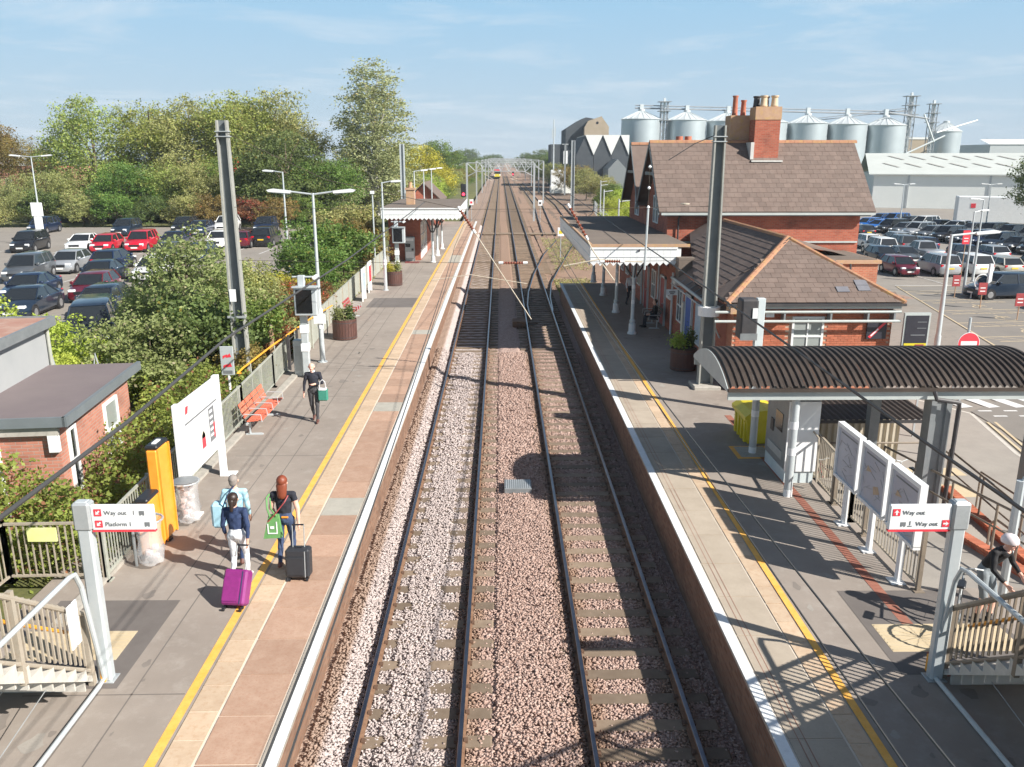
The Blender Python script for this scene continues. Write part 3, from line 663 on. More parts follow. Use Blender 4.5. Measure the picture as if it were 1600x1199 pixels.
# ================================================================ tiles and bricks that can be told apart
def tiles(parent, O, U, V, nu, nv, tu, tv, thick, m, name, lim=300, m_isl=None, inside=None, bond=True, lap=1.12, jit=.004, order=1):
    """courses of pieces: O corner, U along the course, V up the slope; nearest courses become single objects"""
    O = Vector(O); U = Vector(U).normalized(); V = Vector(V).normalized(); Nn = U.cross(V)
    me = MB().box(.004, tu-.004, 0, tv*lap, 0, thick).mesh(name, m)
    cells = []
    for j in (range(nv) if order > 0 else range(nv-1, -1, -1)):
        off = -tu/2 if (bond and j % 2) else 0
        for i in range(nu + (1 if off else 0)):
            u0 = i*tu + off; v0 = j*tv
            if inside and not inside(u0 + tu/2, v0 + tv/2): continue
            fu = 1.0
            if off and not inside and i in (0, nu): fu = .5; u0 = max(u0, 0.0)
            cells.append((u0, v0, fu))
    rest = MB(); R3 = Matrix((U, V, Nn)).transposed().to_4x4()
    for c, (u0, v0, fu) in enumerate(cells):
        P = O + U*u0 + V*v0 + Nn*(random.uniform(0, jit))
        tilt = Matrix.Rotation(-(thick*.9/tv) if lap > 1 else 0, 4, 'X') @ Matrix.Rotation(random.uniform(-.012, .012), 4, 'Z')
        T = Matrix.Translation(P) @ R3 @ tilt if lap <= 1 else Matrix.Translation(P + Nn*thick*.9) @ R3 @ tilt
        if fu != 1: T = T @ Matrix.Scale(fu, 4, (1, 0, 0))
        if c < lim:
            o = link(name, me, parent); o.matrix_basis = T
        else: rest.box(.004, tu-.004, 0, tv*lap, 0, thick, 0, T)
    if rest.v: rest.build(name + '_field', m_isl or m, parent)['kind'] = 'stuff'

def valance(parent, a, b, ztop, depth, w=.28, tooth=.14, m='white_paint', th=.03):
    a = Vector(a); b = Vector(b); L_ = (b-a).length; n = round(L_/w); w = L_/n; d = (b-a).normalized(); ang = math.atan2(d.y, d.x)
    me = MB().prism([(.003,0),(w-.003,0),(w-.003,-depth+tooth),(w/2,-depth),(.003,-depth+tooth)], 'y', 0, th).mesh('valance_board', m)
    for k in range(n):
        o = link('valance_board', me, parent); o.location = (a.x + d.x*w*k, a.y + d.y*w*k, ztop); o.rotation_euler.z = ang
    T = Matrix.Translation((a.x, a.y, 0)) @ Matrix.Rotation(ang, 4, 'Z')
    MB().box(-.02, L_+.02, -.035, -.002, ztop-.09, ztop+.03, 0, T).box(-.02, L_+.02, -.02, -.002, ztop-depth*.5-.02, ztop-depth*.5+.02, 0, T).build('valance_moulding', m, parent)

def sash(parent, x0, x1, z0, z1, y, face=-1, glass='glass_dark', bars=1, axis='y', nm='window'):
    """window lying in a wall plane; axis 'y' = wall faces the camera, 'x' = wall faces the tracks; frame > pane"""
    def P(a, b, c0, c1, z_0, z_1, mb):
        if axis == 'y': mb.box(a, b, c0, c1, z_0, z_1)
        else: mb.box(c0, c1, a, b, z_0, z_1)
    fr = MB(); f = .07; o0, o1 = sorted((y, y + face*.06))
    P(x0, x0+f, o0, o1, z0, z1, fr); P(x1-f, x1, o0, o1, z0, z1, fr); P(x0+f, x1-f, o0, o1, z0, z0+f, fr); P(x0+f, x1-f, o0, o1, z1-f, z1, fr)
    zm = (z0+z1)/2; P(x0+f, x1-f, o0, o1, zm-.03, zm+.03, fr)
    for k in range(bars):
        xm = x0 + (x1-x0)*(k+1)/(bars+1); P(xm-.02, xm+.02, o0, o1, z0+f, zm-.03, fr); P(xm-.02, xm+.02, o0, o1, zm+.03, z1-f, fr)
    w = fr.build(nm, 'window_frame', parent)
    for za, zb in ((z0+f, zm-.03), (zm+.03, z1-f)):
        g = MB(); q0, q1 = sorted((y + face*.015, y + face*.03)); P(x0+f, x1-f, q0, q1, za, zb, g); g.build('pane', glass, w)
    return w

# ================================================================ MAIN STATION BUILDING
t = thing('station_building', 'two-storey red brick station building with steep slate M-shaped roof and twin chimneys', 'building')
wx0, wx1 = 7.85, 16.95
mb = MB()
mb.box(wx0, wx1, 40, 52, -1.2, 5.66)
mb.prism([(40.02,5.66),(45.98,5.66),(43.0,8.72)], 'x', wx0+.02, wx1-.02); mb.prism([(46.02,5.66),(51.98,5.66),(49.0,8.72)], 'x', wx0+.02, wx1-.02)
mb.build('wall', 'brick_red', t)
rx0, rx1 = 7.36, 17.5
slope = Vector((0, 3.38, 3.2)); sl = slope.length
for y0, yr, nm in ((39.62, 43.0, 0), (45.9, 49.0, 1)):
    rf = MB(); zt = 8.95; ze = 5.76
    ya = y0; yb = 2*yr - y0
    for a, b in (((ya, ze), (yr, zt)), ((yr, zt), (yb, ze))):
        rf.grid([(rx0,a[0],a[1]-.07),(rx1,a[0],a[1]-.07),(rx1,b[0],b[1]-.07),(rx0,b[0],b[1]-.07),(rx0,a[0],a[1]),(rx1,a[0],a[1]),(rx1,b[0],b[1]),(rx0,b[0],b[1])], [(0,1,2,3),(4,5,6,7),(0,1,5,4),(1,2,6,5),(2,3,7,6),(3,0,4,7)])
    roof = rf.build('roof', 'slate', t)
    if nm == 0:
        tiles(roof, (rx0, y0-.02, ze-.02), (1, 0, 0), slope, 29, 15, .35, .305, .012, 'slate', 'slate', 300, 'slate_isl')
    rd = MB()
    k = 0; x = rx0
    me = MB().prism([(-.13,-.09),(-.09,.02),(0,.055),(.09,.02),(.13,-.09)], 'x', .004, .44).mesh('ridge_tile', 'ridge_tile')
    while x < rx1-.3:
        o = link('ridge_tile', me, roof); o.location = (x, yr, zt+.02); x += .447
    for s in (-1, 1):
        bb = MB(); ye = yr + s*(yr-y0)
        bb.grid([(rx0-.03,ye,ze-.02),(rx0-.03,yr,zt-.0),(rx0-.03,yr,zt-.25),(rx0-.03,ye,ze-.27),(rx0+.02,ye,ze-.02),(rx0+.02,yr,zt-.0),(rx0+.02,yr,zt-.25),(rx0+.02,ye,ze-.27)], [(0,1,2,3),(4,5,6,7),(0,1,5,4),(1,2,6,5),(2,3,7,6),(3,0,4,7)])
        bb.build('barge_board', 'barge_grey', t)
    MB().box(rx0+.03, rx0+.10, yr-1.15, yr+1.15, 7.35, 7.5).build('collar_beam', 'barge_grey', t)
    sash(t, yr-.62, yr-.1, 5.0, 6.35, wx0, -1, 'glass_dark', 0, 'x'); sash(t, yr+.1, yr+.62, 5.0, 6.35, wx0, -1, 'glass_dark', 0, 'x')
MB().box(rx0+.1, rx1-.05, 39.5, 39.62, 5.6, 5.7).build('gutter', 'gutter_pale', t)
MB().box(rx0+.3, rx1-.2, 39.66, 39.98, 5.54, 5.6).build('soffit', 'barge_grey', t)
MB().path([(8.35,39.6,5.6),(8.35,39.9,5.4),(8.35,39.9,3.0)], .04).build('downpipe', 'iron_dark', t)
MB().box(8.0, 16.9, 39.93, 39.998, 4.28, 4.36).build('string_course', 'gutter_pale', t)
# chimneys
def stack(parent, x0, x1, y0, y1, zb, zt, capz, m, mc):
    s = MB().box(x0, x1, y0, y1, zb, capz).build('chimney', m, parent)
    MB().box(x0-.025, x1+.025, y0-.025, y1+.025, capz, zt-.12).box(x0-.02, x1+.02, y0-.02, y1+.02, zt-.12, zt).build('chimney_cap', mc, s)
    return s
s1 = stack(t, 12.3, 13.52, 42.15, 43.1, 7.2, 10.55, 9.95, 'brick_red', 'chimney_pale')
MB().box(12.15, 13.67, 41.85, 42.13, 7.98, 8.06).box(12.12, 12.28, 42.0, 42.9, 8.1, 8.9).build('flashing', 'lead', s1)
for x, y, m in ((12.72,42.42,'buff_pot'), (13.24,42.42,'buff_pot'), (12.5,42.85,'iron_dark'), (12.95,42.88,'iron_dark')):
    MB().lathe([(.17,0),(.19,.05),(.17,.1),(.15,.42),(.19,.46),(.19,.52),(.13,.52)], (x, y, 10.55), 10).build('chimney_pot', m, s1, 40)
s2 = stack(t, 11.4, 12.4, 43.25, 44.2, 7.2, 10.2, 9.6, 'chimney_pale', 'chimney_pale')
for x, h in ((11.68, .95), (12.1, .74)):
    MB().lathe([(.15,0),(.14,.1),(.12,h-.1),(.15,h-.05),(.15,h),(.1,h)], (x, 43.7, 10.2), 10).build('chimney_pot', 'terracotta', s2, 40)
# rear block chimney pots just over the ridge
for x in (10.15, 10.65): MB().lathe([(.2,0),(.2,.75),(.14,.75)], (x, 49.4, 8.6), 10).build('chimney_pot', 'terracotta', t, 40)

# annexe to the right
t = thing('brick_annexe', 'flat-roofed low brick annexe between the station building and the crimson parked car', 'building')
MB().box(13.9, 16.35, 36.2, 39.9, -1.2, 3.75).build('wall', 'brick_hip', t)
MB().box(13.8, 16.45, 36.1, 39.95, 3.75, 3.9).build('parapet', 'chimney_pale', t)
MB().box(13.95, 16.3, 36.25, 39.9, 3.9, 3.93).build('roof', 'flat_roof', t)
MB().grid([(12.4,37.6,4.5),(15.6,37.6,4.0),(15.6,39.9,4.0),(12.4,39.9,4.9)], [(0,1,2,3)]).build('lean_to_roof', 'slate', t)
MB().path([(15.1,36.1,3.75),(15.1,36.02,3.4),(15.05,36.02,1.2)], .045).build('downpipe', 'iron_dark', t)
MB().box(15.25, 15.55, 36.14, 36.19, 2.6, 2.85).build('vent', 'galv', t)
MB().path([(13.9,36.0,2.25),(16.3,36.0,2.3)], .05).build('pipe', 'white_paint', t)

# ================================================================ HIPPED BLOCK
t = thing('booking_office', 'single-storey brick block with a hipped slate roof and white sash window', 'building')
hx0, hx1, hy = 7.53, 12.72, 26.7
MB().box(hx0, hx1, hy+.03, 37.5, -1.2, 3.6).build('wall', 'brick_mortar', t)
MB().box(hx0-.002, hx0+.02, hy, 37.5, -1.2, 3.6).build('side_wall', 'brick_hip', t)
MB().box(hx1-.02, hx1+.002, hy, 37.5, -1.2, 3.6).build('side_wall', 'brick_hip', t)
MB().box(hx0, hx1, hy-.001, hy+.03, -1.2, 1.85).build('plinth', 'brick_hip', t)
win = (9.46, 10.5, 1.9, 3.2)
def inb(u, v):
    x, z = hx0 + u, 1.85 + v
    return hx0+.08 < x < hx1-.08 and z < 3.6 and not (win[0]-.1 < x < win[1]+.1 and z < win[3]+.02)
tiles(t, (hx0, hy+.028, 1.85), (1, 0, 0), (0, 0, 1), 23, 23, .2305, .0755, .018, 'brick_piece', 'brick', 300, 'brick_piece', inb, lap=.86, jit=.002, order=-1)
sash(t, *win, hy+.03, -1, 'glass_curtain', 1)
MB().box(win[0]-.06, win[1]+.06, hy-.03, hy+.02, win[2]-.1, win[2]).build('window_sill', 'concrete_light', t)
cu = MB()
for k in range(12): cu.box(win[0]+.1+k*.073, win[0]+.13+k*.073, hy+.012, hy+.018, win[2]+.1, win[3]-.08)
cu.build('vertical_blind', 'poster_cream', t)
# roof: hipped in front, ridge running back to the main building
ex0, ex1, ey, ez, ax, ay, az = 7.2, 12.95, 26.4, 3.70, 10.07, 29.6, 5.47
A = (ax, ay, az); B = (ax, 39.9, az); c0 = (ex0, ey, ez); c1 = (ex1, ey, ez); d0 = (ex0, 39.9, ez); d1 = (ex1, 39.9, ez)
rf = MB().face([c0, c1, A]).face([c0, A, B, (8.9, 39.9, ez+1.7*(az-ez)/(ax-ex0)), (ex0, 31.0, ez)]).face([c1, d1, B, A]).face([(c0[0],c0[1],ez-.05),(c1[0],c1[1],ez-.05),(d1[0],d1[1],ez-.05),(8.9,39.9,ez-.05),(ex0,31.0,ez-.05)])
roof = rf.build('roof', 'slate', t)
Vh = Vector((0, ay-ey, az-ez)); lh = Vh.length; hw = (ex1-ex0)/2
tiles(roof, (ex0, ey-.01, ez), (1, 0, 0), Vh, 18, 14, .32, lh/14, .012, 'slate', 'slate', 300, 'slate_isl', lambda u, v: abs(u - (ax-ex0)) < hw*(1 - v/lh) + .02)
Vl = Vector((ax-ex0, 0, az-ez)); ll = Vl.length
tiles(roof, (ex0, 37.6, ez), (0, -1, 0), Vl, 28, 13, .32, ll/13, .012, 'slate', 'slate', 120, 'slate_isl', lambda u, v: u < (37.6-ey) - (ay-ey)*v/ll + .05 and (37.6-u < 31 or v*(ax-ex0)/ll > (6.6-u)*.191+.1))
def hip(parent, a, b, nm='hip_tile'):
    a = Vector(a); b = Vector(b); d = b-a; n = int(d.length/.33); 
    me = MB().prism([(-.12,-.06),(-.08,.03),(0,.06),(.08,.03),(.12,-.06)], 'y', .004, .326).mesh(nm, 'ridge_tile')
    q = d.to_track_quat('Y', 'Z').to_matrix().to_4x4()
    for k in range(n):
        o = link(nm, me, parent); o.matrix_basis = Matrix.Translation(a + d*(k/n) + Vector((0, 0, .02))) @ q
hip(roof, c0, A); hip(roof, c1, A); hip(roof, A, (ax, 38.2, az), 'ridge_tile')
for u, v in ((3.5,-.0),): pass
for px in ((11.1,26.95),(11.8,27.0),(11.8,27.26)):
    k = (px[1]-ey)/(ay-ey); MB().box(-.2, .2, -.14, .14, 0, .012, T=Matrix.Translation((px[0], px[1], ez+k*(az-ez)+.045)) @ Matrix.Rotation(math.atan2(az-ez, ay-ey), 4, 'X')).build('patched_slate', 'slate_blue', roof)
MB().box(ex0, ex1, ey-.1, ey-.0, ez-.1, ez-.02).build('gutter', 'iron_dark', t)
MB().box(ex0+.1, ex1-.1, ey+.02, ey+.06, ez-.2, ez-.02).build('fascia', 'gutter_pale', t)
for z, y in ((3.40, 26.42), (3.10, 26.4)):
    MB().path([(6.85, y, z), (12.85, y, z)], .045, 8).build('cable_pipe', 'gutter_pale', t)
for x in (7.8, 9.1, 10.6, 11.8, 12.65):
    MB().box(x-.03, x+.03, 26.4, 26.7, 3.05, 3.44).build('pipe_bracket', 'galv_dark', t)
MB().box(8.55, 8.82, 26.58, 26.68, 3.2, 3.34).build('alarm_box', 'white_paint', t)
MB().box(hx0-.2, hx0+.35, 26.34, 26.9, 3.35, 3.68).build('corbel', 'chimney_pale', t)

s = thing('wall_sign', 'small black sign with a red diagonal band right of the sash window', 'sign')
MB().box(11.9, 12.54, 26.63, 26.685, 2.47, 3.06).build('panel', 'pub_dark', s)
MB().grid([(11.95,26.625,2.54),(12.03,26.625,2.49),(12.52,26.625,3.0),(12.45,26.625,3.04)], [(0,1,2,3)]).build('red_band', 'sign_red', s)
MB().grid([(12.02,26.62,2.58),(12.05,26.62,2.55),(12.28,26.62,2.79),(12.25,26.62,2.82)], [(0,1,2,3)]).build('white_mark', 'white_board', s)
s = thing('poster_case', 'tall poster case with a dark, yellow-footed poster at the brick block corner', 'notice board', (12.93, 26.3, RG))
MB().box(0, .84, 0, .1, 2.92, 4.28).build('frame', 'gutter_pale', s)
MB().box(.06, .78, -.02, -.002, 3.3, 4.2).build('poster', 'pub_dark', s); MB().box(.06, .78, -.02, -.002, 2.97, 3.295).build('poster_foot', 'yellow_plastic', s)
MB().box(.42, .7, -.03, -.022, 3.03, 3.26).build('poster_square', 'dark_red', s); MB().box(.24,.7,-.028,-.022,3.55,3.58).box(.42,.72,-.028,-.022,3.78,3.8).box(.42,.72,-.028,-.022,3.98,4.0).build('poster_line', 'text_grey', s)['kind'] = 'stuff'
for x in (.03, .75): MB().box(x, x+.06, .04, .1, 0, 2.92).build('post', 'galv', s)

# ================================================================ PLATFORM RANGE under and before the canopy
t = thing('platform_range', 'low brick range along the grey platform with doors, posters and a lean-to slate roof', 'building')
MB().box(7.52, 8.9, 27.4, 53.0, .6, 3.42).build('wall', 'brick_red', t)
MB().grid([(7.22,27.2,3.28),(7.22,35,3.36),(8.6,35,4.35),(8.6,30.5,4.3),(7.9,27.2,3.5)], [(0,1,2,3,4)]).build('roof', 'slate', t)
MB().box(7.3, 8.9, 34.4, 35.0, 3.4, 4.2).build('parapet', 'flat_roof', t)
for k in range(9):
    y = 27.6 + k*.85; MB().path([(7.2, y, 3.3), (8.2, y, 3.95)], .02, 5).build('glazing_bar', 'galv_dark', t)
MB().path([(7.16,27.2,3.25),(7.16,35,3.33)], .06, 8).build('gutter', 'gutter_pale', t)
MB().path([(7.16,27.2,3.02),(7.16,35,3.08)], .035, 8).build('cable_pipe', 'galv', t)
for y in (36.0, 39.3, 44.0): MB().path([(7.42,y,3.4),(7.42,y,PZ)], .05, 8).build('downpipe', 'pale_blue_paint', t)
for y, w in ((32.4, 1.0), (37.9, 1.0), (42.4, 1.0), (46.6, 1.0)):
    dr = MB().box(7.46, 7.52, y, y+w, PZ, 2.85).build('door', ('blue_paint' if y < 34 else 'dark_red'), t)
    MB().box(7.43, 7.53, y-.08, y, PZ, 2.95).box(7.43, 7.53, y+w, y+w+.08, PZ, 2.95).box(7.43, 7.53, y-.08, y+w+.08, 2.85, 2.95).build('door_frame', 'pale_blue_paint', dr)
    MB().tube((7.45,y+.15,1.7),(7.38,y+.15,1.7),.025).build('handle', 'galv', dr)
for y in (34.2, 40.4, 44.9, 49.2, 51.2): sash(t, y, y+1.0, 1.5, 2.9, 7.52, -1, 'glass_dark', 1, 'x')
MB().box(7.3, 7.5, 34.9, 35.4, 3.0, 3.3).build('light_box', 'white_paint', t)
for y in (28.1, 29.2): MB().path([(7.3,y,3.3),(7.3,y,2.6),(7.5,y-.0,2.2)], .03).build('bracket', 'pale_blue_paint', t)
s = thing('wall_map', 'tall pale blue framed map poster on the shaded brick wall behind the right mast', 'poster')
MB().box(7.42, 7.5, 30.2, 31.55, 1.3, 2.9).build('frame', 'pale_blue_paint', s); MB().box(7.40, 7.418, 30.3, 31.45, 1.4, 2.8).build('sheet', 'poster_blue', s)
s = thing('toilet_sign', 'small white sign plate sticking out over the narrow noticeboard beside the downpipe', 'sign')
MB().box(7.0, 7.5, 35.2, 35.23, 2.55, 2.8).build('plate', 'white_board', s); MB().box(7.12, 7.38, 35.19, 35.198, 2.67, 2.71).box(7.16, 7.34, 35.19, 35.198, 2.60, 2.63).build('lettering', 'text_black', s)
s = thing('noticeboard', 'narrow framed noticeboard on the shaded wall under the white sign plate', 'notice board')
MB().box(7.44, 7.5, 33.7, 34.1, 1.2, 2.5).build('frame', 'galv', s); MB().box(7.42, 7.438, 33.74, 34.06, 1.25, 2.45).build('sheet', 'poster_cream', s)
s = thing('wall_sign', 'long white sign on the shaded brick wall under the canopy end', 'sign')
MB().box(7.45, 7.5, 36.6, 37.5, 2.1, 2.45).build('panel', 'white_board', s); MB().box(7.44, 7.448, 36.75, 37.35, 2.24, 2.31).build('lettering', 'text_grey', s)

# ================================================================ RIGHT CANOPY
t = thing('platform_canopy', 'white canopy with pointed valance boards in front of the two-storey station building', 'canopy')
MB().box(3.74, 7.85, 35.0, 53.0, 4.56, 4.68).build('roof', 'flat_roof', t)
MB().box(3.70, 3.80, 34.96, 53.04, 4.6, 4.72).box(3.70, 7.85, 34.93, 35.02, 4.6, 4.72).build('roof_edge', 'chimney_pale', t)
valance(t, (3.72, 34.97), (7.33, 34.97), 4.6, .78); valance(t, (3.70, 53.0), (3.70, 35.0), 4.6, .78, .3)
MB().box(7.33, 7.5, 35.0, 35.1, 3.9, 4.6).build('end_bracket', 'white_paint', t)
for y in (36.1, 41.4, 46.8, 51.9):
    c = MB().lathe([(.2,0),(.2,.06),(.15,.1),(.15,.45),(.11,.5),(.13,.55),(.13,.62),(.085,.66),(.075,2.4),(.11,2.45),(.11,2.52),(.075,2.56),(.07,3.0),(.13,3.05),(.13,3.85)], (5.75, y, PZ), 12).build('column', 'pale_blue_paint', t, 40)
    MB().lathe([(.205,0),(.205,.07),(.155,.11),(.155,.44)], (5.75, y, PZ+.002), 12).build('column_foot', 'white_paint', c, 40)
    for z in (1.35, 2.0): MB().lathe([(.084,0),(.084,.16)], (5.75, y, PZ+z), 12).build('band', 'white_paint', c, 40)
    for d in ((1,0),(-1,0),(0,1),(0,-1)):
        MB().path([(5.75+d[0]*.1, y+d[1]*.1, 3.2), (5.75+d[0]*.5, y+d[1]*.5, 3.9), (5.75+d[0]*1.2, y+d[1]*1.2, 4.5)], .035, 5).build('bracket', 'iron_dark', c)
for y in np.arange(36.1, 53, 1.76): MB().box(3.8, 7.5, y-.04, y+.04, 4.42, 4.55).build('rafter', 'white_paint', t)
MB().box(3.85, 7.3, 35.2, 52.8, 4.38, 4.42).build('ceiling_boarding', 'galv_dark', t) if False else None

# ================================================================ LEFT PLATFORM BUILDING
t = thing('waiting_room', 'small brick waiting room with white pointed valance canopy on the far left platform', 'building')
MB().box(-8.4, -6.05, 63.7, 73.5, .6, 4.6).build('wall', 'brick_red', t)
MB().box(-8.5, -2.95, 60.35, 73.8, 4.66, 4.78).build('roof', 'flat_roof', t)
valance(t, (-8.45, 60.3), (-2.95, 60.3), 4.74, .82, .3); valance(t, (-2.92, 60.3), (-2.92, 73.8), 4.74, .82, .3)
ch = MB().box(-7.1, -6.5, 64.6, 65.3, 4.7, 5.85).box(-7.17, -6.43, 64.53, 65.37, 5.85, 6.0).build('chimney', 'chimney_pale', t)
MB().lathe([(.17,0),(.13,.4),(.16,.42),(.1,.42)], (-6.8, 64.95, 6.0), 10).build('chimney_pot', 'chimney_pale', ch, 40)
for y in (62.25, 66.7, 71.9):
    c = MB().lathe([(.2,0),(.2,.06),(.14,.1),(.14,.4),(.1,.5),(.08,.6),(.07,2.4),(.12,2.45),(.07,2.55),(.12,3.0),(.12,3.9)], (-5.0, y, PZ), 12).build('column', 'pale_blue_paint', t, 40)
    MB().lathe([(.21,0),(.21,.07),(.15,.11),(.15,.42)], (-5.0, y, PZ+.002), 12).build('column_foot', 'white_paint', c, 40)
    for d in ((1,0),(-1,0),(0,1),(0,-1)):
        MB().path([(-5+d[0]*.08, y+d[1]*.08, 2.9), (-5+d[0]*.4, y+d[1]*.4, 3.7), (-5+d[0]*1.0, y+d[1]*1.0, 4.55)], .05, 5).build('bracket', 'iron_dark', c)
MB().box(-6.05, -6.0, 63.9, 69, PZ+.1, 1.5).build('panel', 'white_paint', t)
sash(t, 64.1, 66.4, 1.6, 3.5, -6.05, 1, 'glass_blue', 1, 'x'); sash(t, 66.8, 68.9, 1.6, 3.5, -6.05, 1, 'glass_blue', 1, 'x')
s = thing('ticket_machine', 'pale grey ticket machine under the small waiting room canopy', 'ticket machine')
MB().bbox(-7.15, -6.45, 63.1, 63.6, PZ, 2.5, .03).build('cabinet', 'galv', s); MB().box(-7.1, -6.75, 63.08, 63.1, 1.75, 2.0).build('screen', 'screen_black', s)
MB().box(-7.1, -6.5, 63.07, 63.1, 2.2, 2.4).build('header', 'white_board', s); MB().box(-6.65, -6.5, 63.0, 63.1, 1.5, 1.65).build('card_slot', 'iron_dark', s)
MB().box(-7.1, -6.5, 63.085, 63.1, .95, 1.4).build('tray', 'white_paint', s)
s = thing('drain_grate', 'reddish slotted grate on the platform in front of the ticket machine', 'grate')
for k in range(9): MB().box(-7.05+k*.12, -6.99+k*.12, 61.9, 62.5, PZ, PZ+.05).build('bar', 'dark_red', s)
# brick lodge behind it
t = thing('brick_lodge', 'small brick lodge with a slate gable roof behind the far left platform', 'building')
MB().box(-10.5, -7.0, 98, 106, .3, 3.6).prism([(-10.5,3.6),(-7.0,3.6),(-8.75,5.3)], 'y', 98, 106).build('wall', 'brick_red', t)
for s in (-1, 1):
    MB().grid([(-8.75,97.5,5.5),(-8.75+s*2.1,97.5,3.5),(-8.75+s*2.1,106.5,3.5),(-8.75,106.5,5.5),(-8.75,97.5,5.4),(-8.75+s*2.1,97.5,3.4),(-8.75+s*2.1,106.5,3.4),(-8.75,106.5,5.4)], [(0,1,2,3),(4,5,6,7),(0,1,5,4),(1,2,6,5),(2,3,7,6)]).build('roof', 'slate', t)
sash(t, -9.4, -8.3, 1.6, 3.0, 98, -1)

# ================================================================ LEFT FRONT BRICK BUILDING
th = math.radians(6.0)
t = thing('brick_outbuilding', 'pinkish brick outbuilding with a flat brown felt roof left of the platform fence', 'building', (-9.08, 16.6, 0), th)
MB().box(-6.5, -.15, .15, 4.6, -.6, 2.78).build('wall', 'brick_pink', t)
MB().box(-6.7, .05, 0, 4.85, 2.86, 3.0).build('roof', 'felt_roof', t)
MB().box(-6.7, .1, -.07, .0, 2.82, 3.03).box(.05, .14, -.07, 4.9, 2.82, 3.03).build('roof_edge', 'barge_grey', t)
MB().box(-6.5, -.1, .02, .13, 2.62, 2.84).build('fascia', 'concrete', t)
MB().path([(-1.35,-.05,2.95),(-1.35,-.05,2.5),(-1.35,.08,2.4),(-1.35,.08,.3)], .055, 8).build('downpipe', 'white_paint', t)
MB().box(-.32, -.12, .02, .14, 2.25, 2.62).build('hopper', 'white_paint', t)
sash(t, 2.7, 3.6, 1.1, 2.5, -.15, 1, 'glass_curtain', 0, 'x'); sash(t, .55, .95, 1.1, 2.6, -.15, 1, 'glass_dark', 0, 'x')
for x in (-2.05, .02-1.0): 
    MB().path([(x-.12,4.9,2.6),(x,4.95,3.25),(x+.12,4.9,2.6)], .03, 5).build('roof_prop', 'galv', t)
t = thing('rendered_building', 'taller pale rendered building with a rusty red flat roof at the left edge', 'building', (-11.7, 21.3, 0), th)
MB().box(-5.5, 0, -4.5, 0, -.6, 4.05).build('wall', 'render_grey', t)
MB().box(-5.6, .12, -4.6, .12, 4.1, 4.2).build('roof', 'roof_rusty', t); MB().box(.12, .2, -4.6, .2, 4.0, 4.24).box(-5.6, .12, .12, .2, 4.0, 4.24).build('roof_edge', 'galv_dark', t)
MB().path([(.06,-.05,4.0),(.06,-.05,0)], .045, 8).build('downpipe', 'fence_green_grey', t)
# ================================================================ helpers for lettering
def text(parent, s, loc, size, m, rot=(math.pi/2, 0, 0), name='lettering', ext=.003):
    cu = bpy.data.curves.new('t', 'FONT'); cu.body = s; cu.size = size; cu.extrude = ext; cu.resolution_u = 2
    tmp = bpy.data.objects.new('t', cu); C.objects.link(tmp)
    me = bpy.data.meshes.new_from_object(tmp.evaluated_get(bpy.context.evaluated_depsgraph_get()))
    bpy.data.objects.remove(tmp); bpy.data.curves.remove(cu)
    me.materials.clear(); me.materials.append(MATS[m])
    o = link(name, me, parent); o.location = loc; o.rotation_euler = rot; return o

# ================================================================ overhead line masts and wires
def mast(x, y, zb, h, w0, w1, label, plate=False):
    t = thing('catenary_mast', label, 'mast', (x, y, zb))
    d0, d1 = .17, .12
    def flange(sx):
        mb = MB(); a0, a1 = sx*w0/2, sx*w1/2; s = -sx*.05
        p = [(a0,-d0,0),(a0+s,-d0,0),(a0+s,d0,0),(a0,d0,0),(a1,-d1,h),(a1+s,-d1,h),(a1+s,d1,h),(a1,d1,h)]
        return mb.grid(p, [(0,1,2,3),(4,5,6,7),(0,1,5,4),(1,2,6,5),(2,3,7,6),(3,0,4,7)])
    flange(-1).build('flange', 'mast_grey', t); flange(1).build('flange', 'mast_grey', t)
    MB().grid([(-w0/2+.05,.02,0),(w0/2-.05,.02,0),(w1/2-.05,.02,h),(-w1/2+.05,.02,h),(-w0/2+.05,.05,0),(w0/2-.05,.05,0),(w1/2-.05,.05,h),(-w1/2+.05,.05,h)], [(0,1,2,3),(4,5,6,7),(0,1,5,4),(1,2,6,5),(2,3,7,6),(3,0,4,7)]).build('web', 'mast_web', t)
    for z in (h-.35, h-.5): MB().box(-w1/2-.04, w1/2+.04, -d1-.03, d1+.03, z, z+.03).build('clamp', 'galv', t)
    MB().box(-w0/2-.05, w0/2+.05, -d0-.04, -d0-.01, 2.55, 2.62).build('clamp', 'galv', t)
    if plate: MB().box(-.16, .04, -d0-.06, -d0-.03, 3.1, 3.5).build('number_plate', 'white_board', t)
    MB().bbox(-.45, .45, -.45, .45, -.1, .12, .03).build('base', 'concrete', t)
    return t
ML = mast(-8.66, 27.4, .55, 8.75, .50, .34, 'tall grey steel catenary mast rising behind the left platform fence', True)
MR = mast(6.86, 27.25, PZ, 8.45, .48, .35, 'tall grey steel catenary mast standing on the grey platform before the brick range')
MB().lathe([(.36,0),(.36,.3)], (0, 0, 2.45), 16).build('white_band', 'white_board', MR)
def insulator(t, a, b, r=.06, n=9):
    a = Vector(a); b = Vector(b); d = b-a; q = d.to_track_quat('Z', 'Y').to_matrix().to_4x4(); prof = [(.02, 0)]
    for k in range(n):
        z = d.length*(k+.5)/n; prof += [(.03, z-d.length*.3/n), (r, z), (.03, z+d.length*.3/n)]
    prof += [(.02, d.length)]
    MB().lathe(prof, n=8, T=Matrix.Translation(a) @ q).build('insulator', 'insul_brown', t, 60)
    MB().tube(a - d.normalized()*.12, a + d.normalized()*.03, .045, .045).build('cap', 'white_paint', t); MB().tube(b - d.normalized()*.03, b + d.normalized()*.12, .045).build('cap', 'white_paint', t)
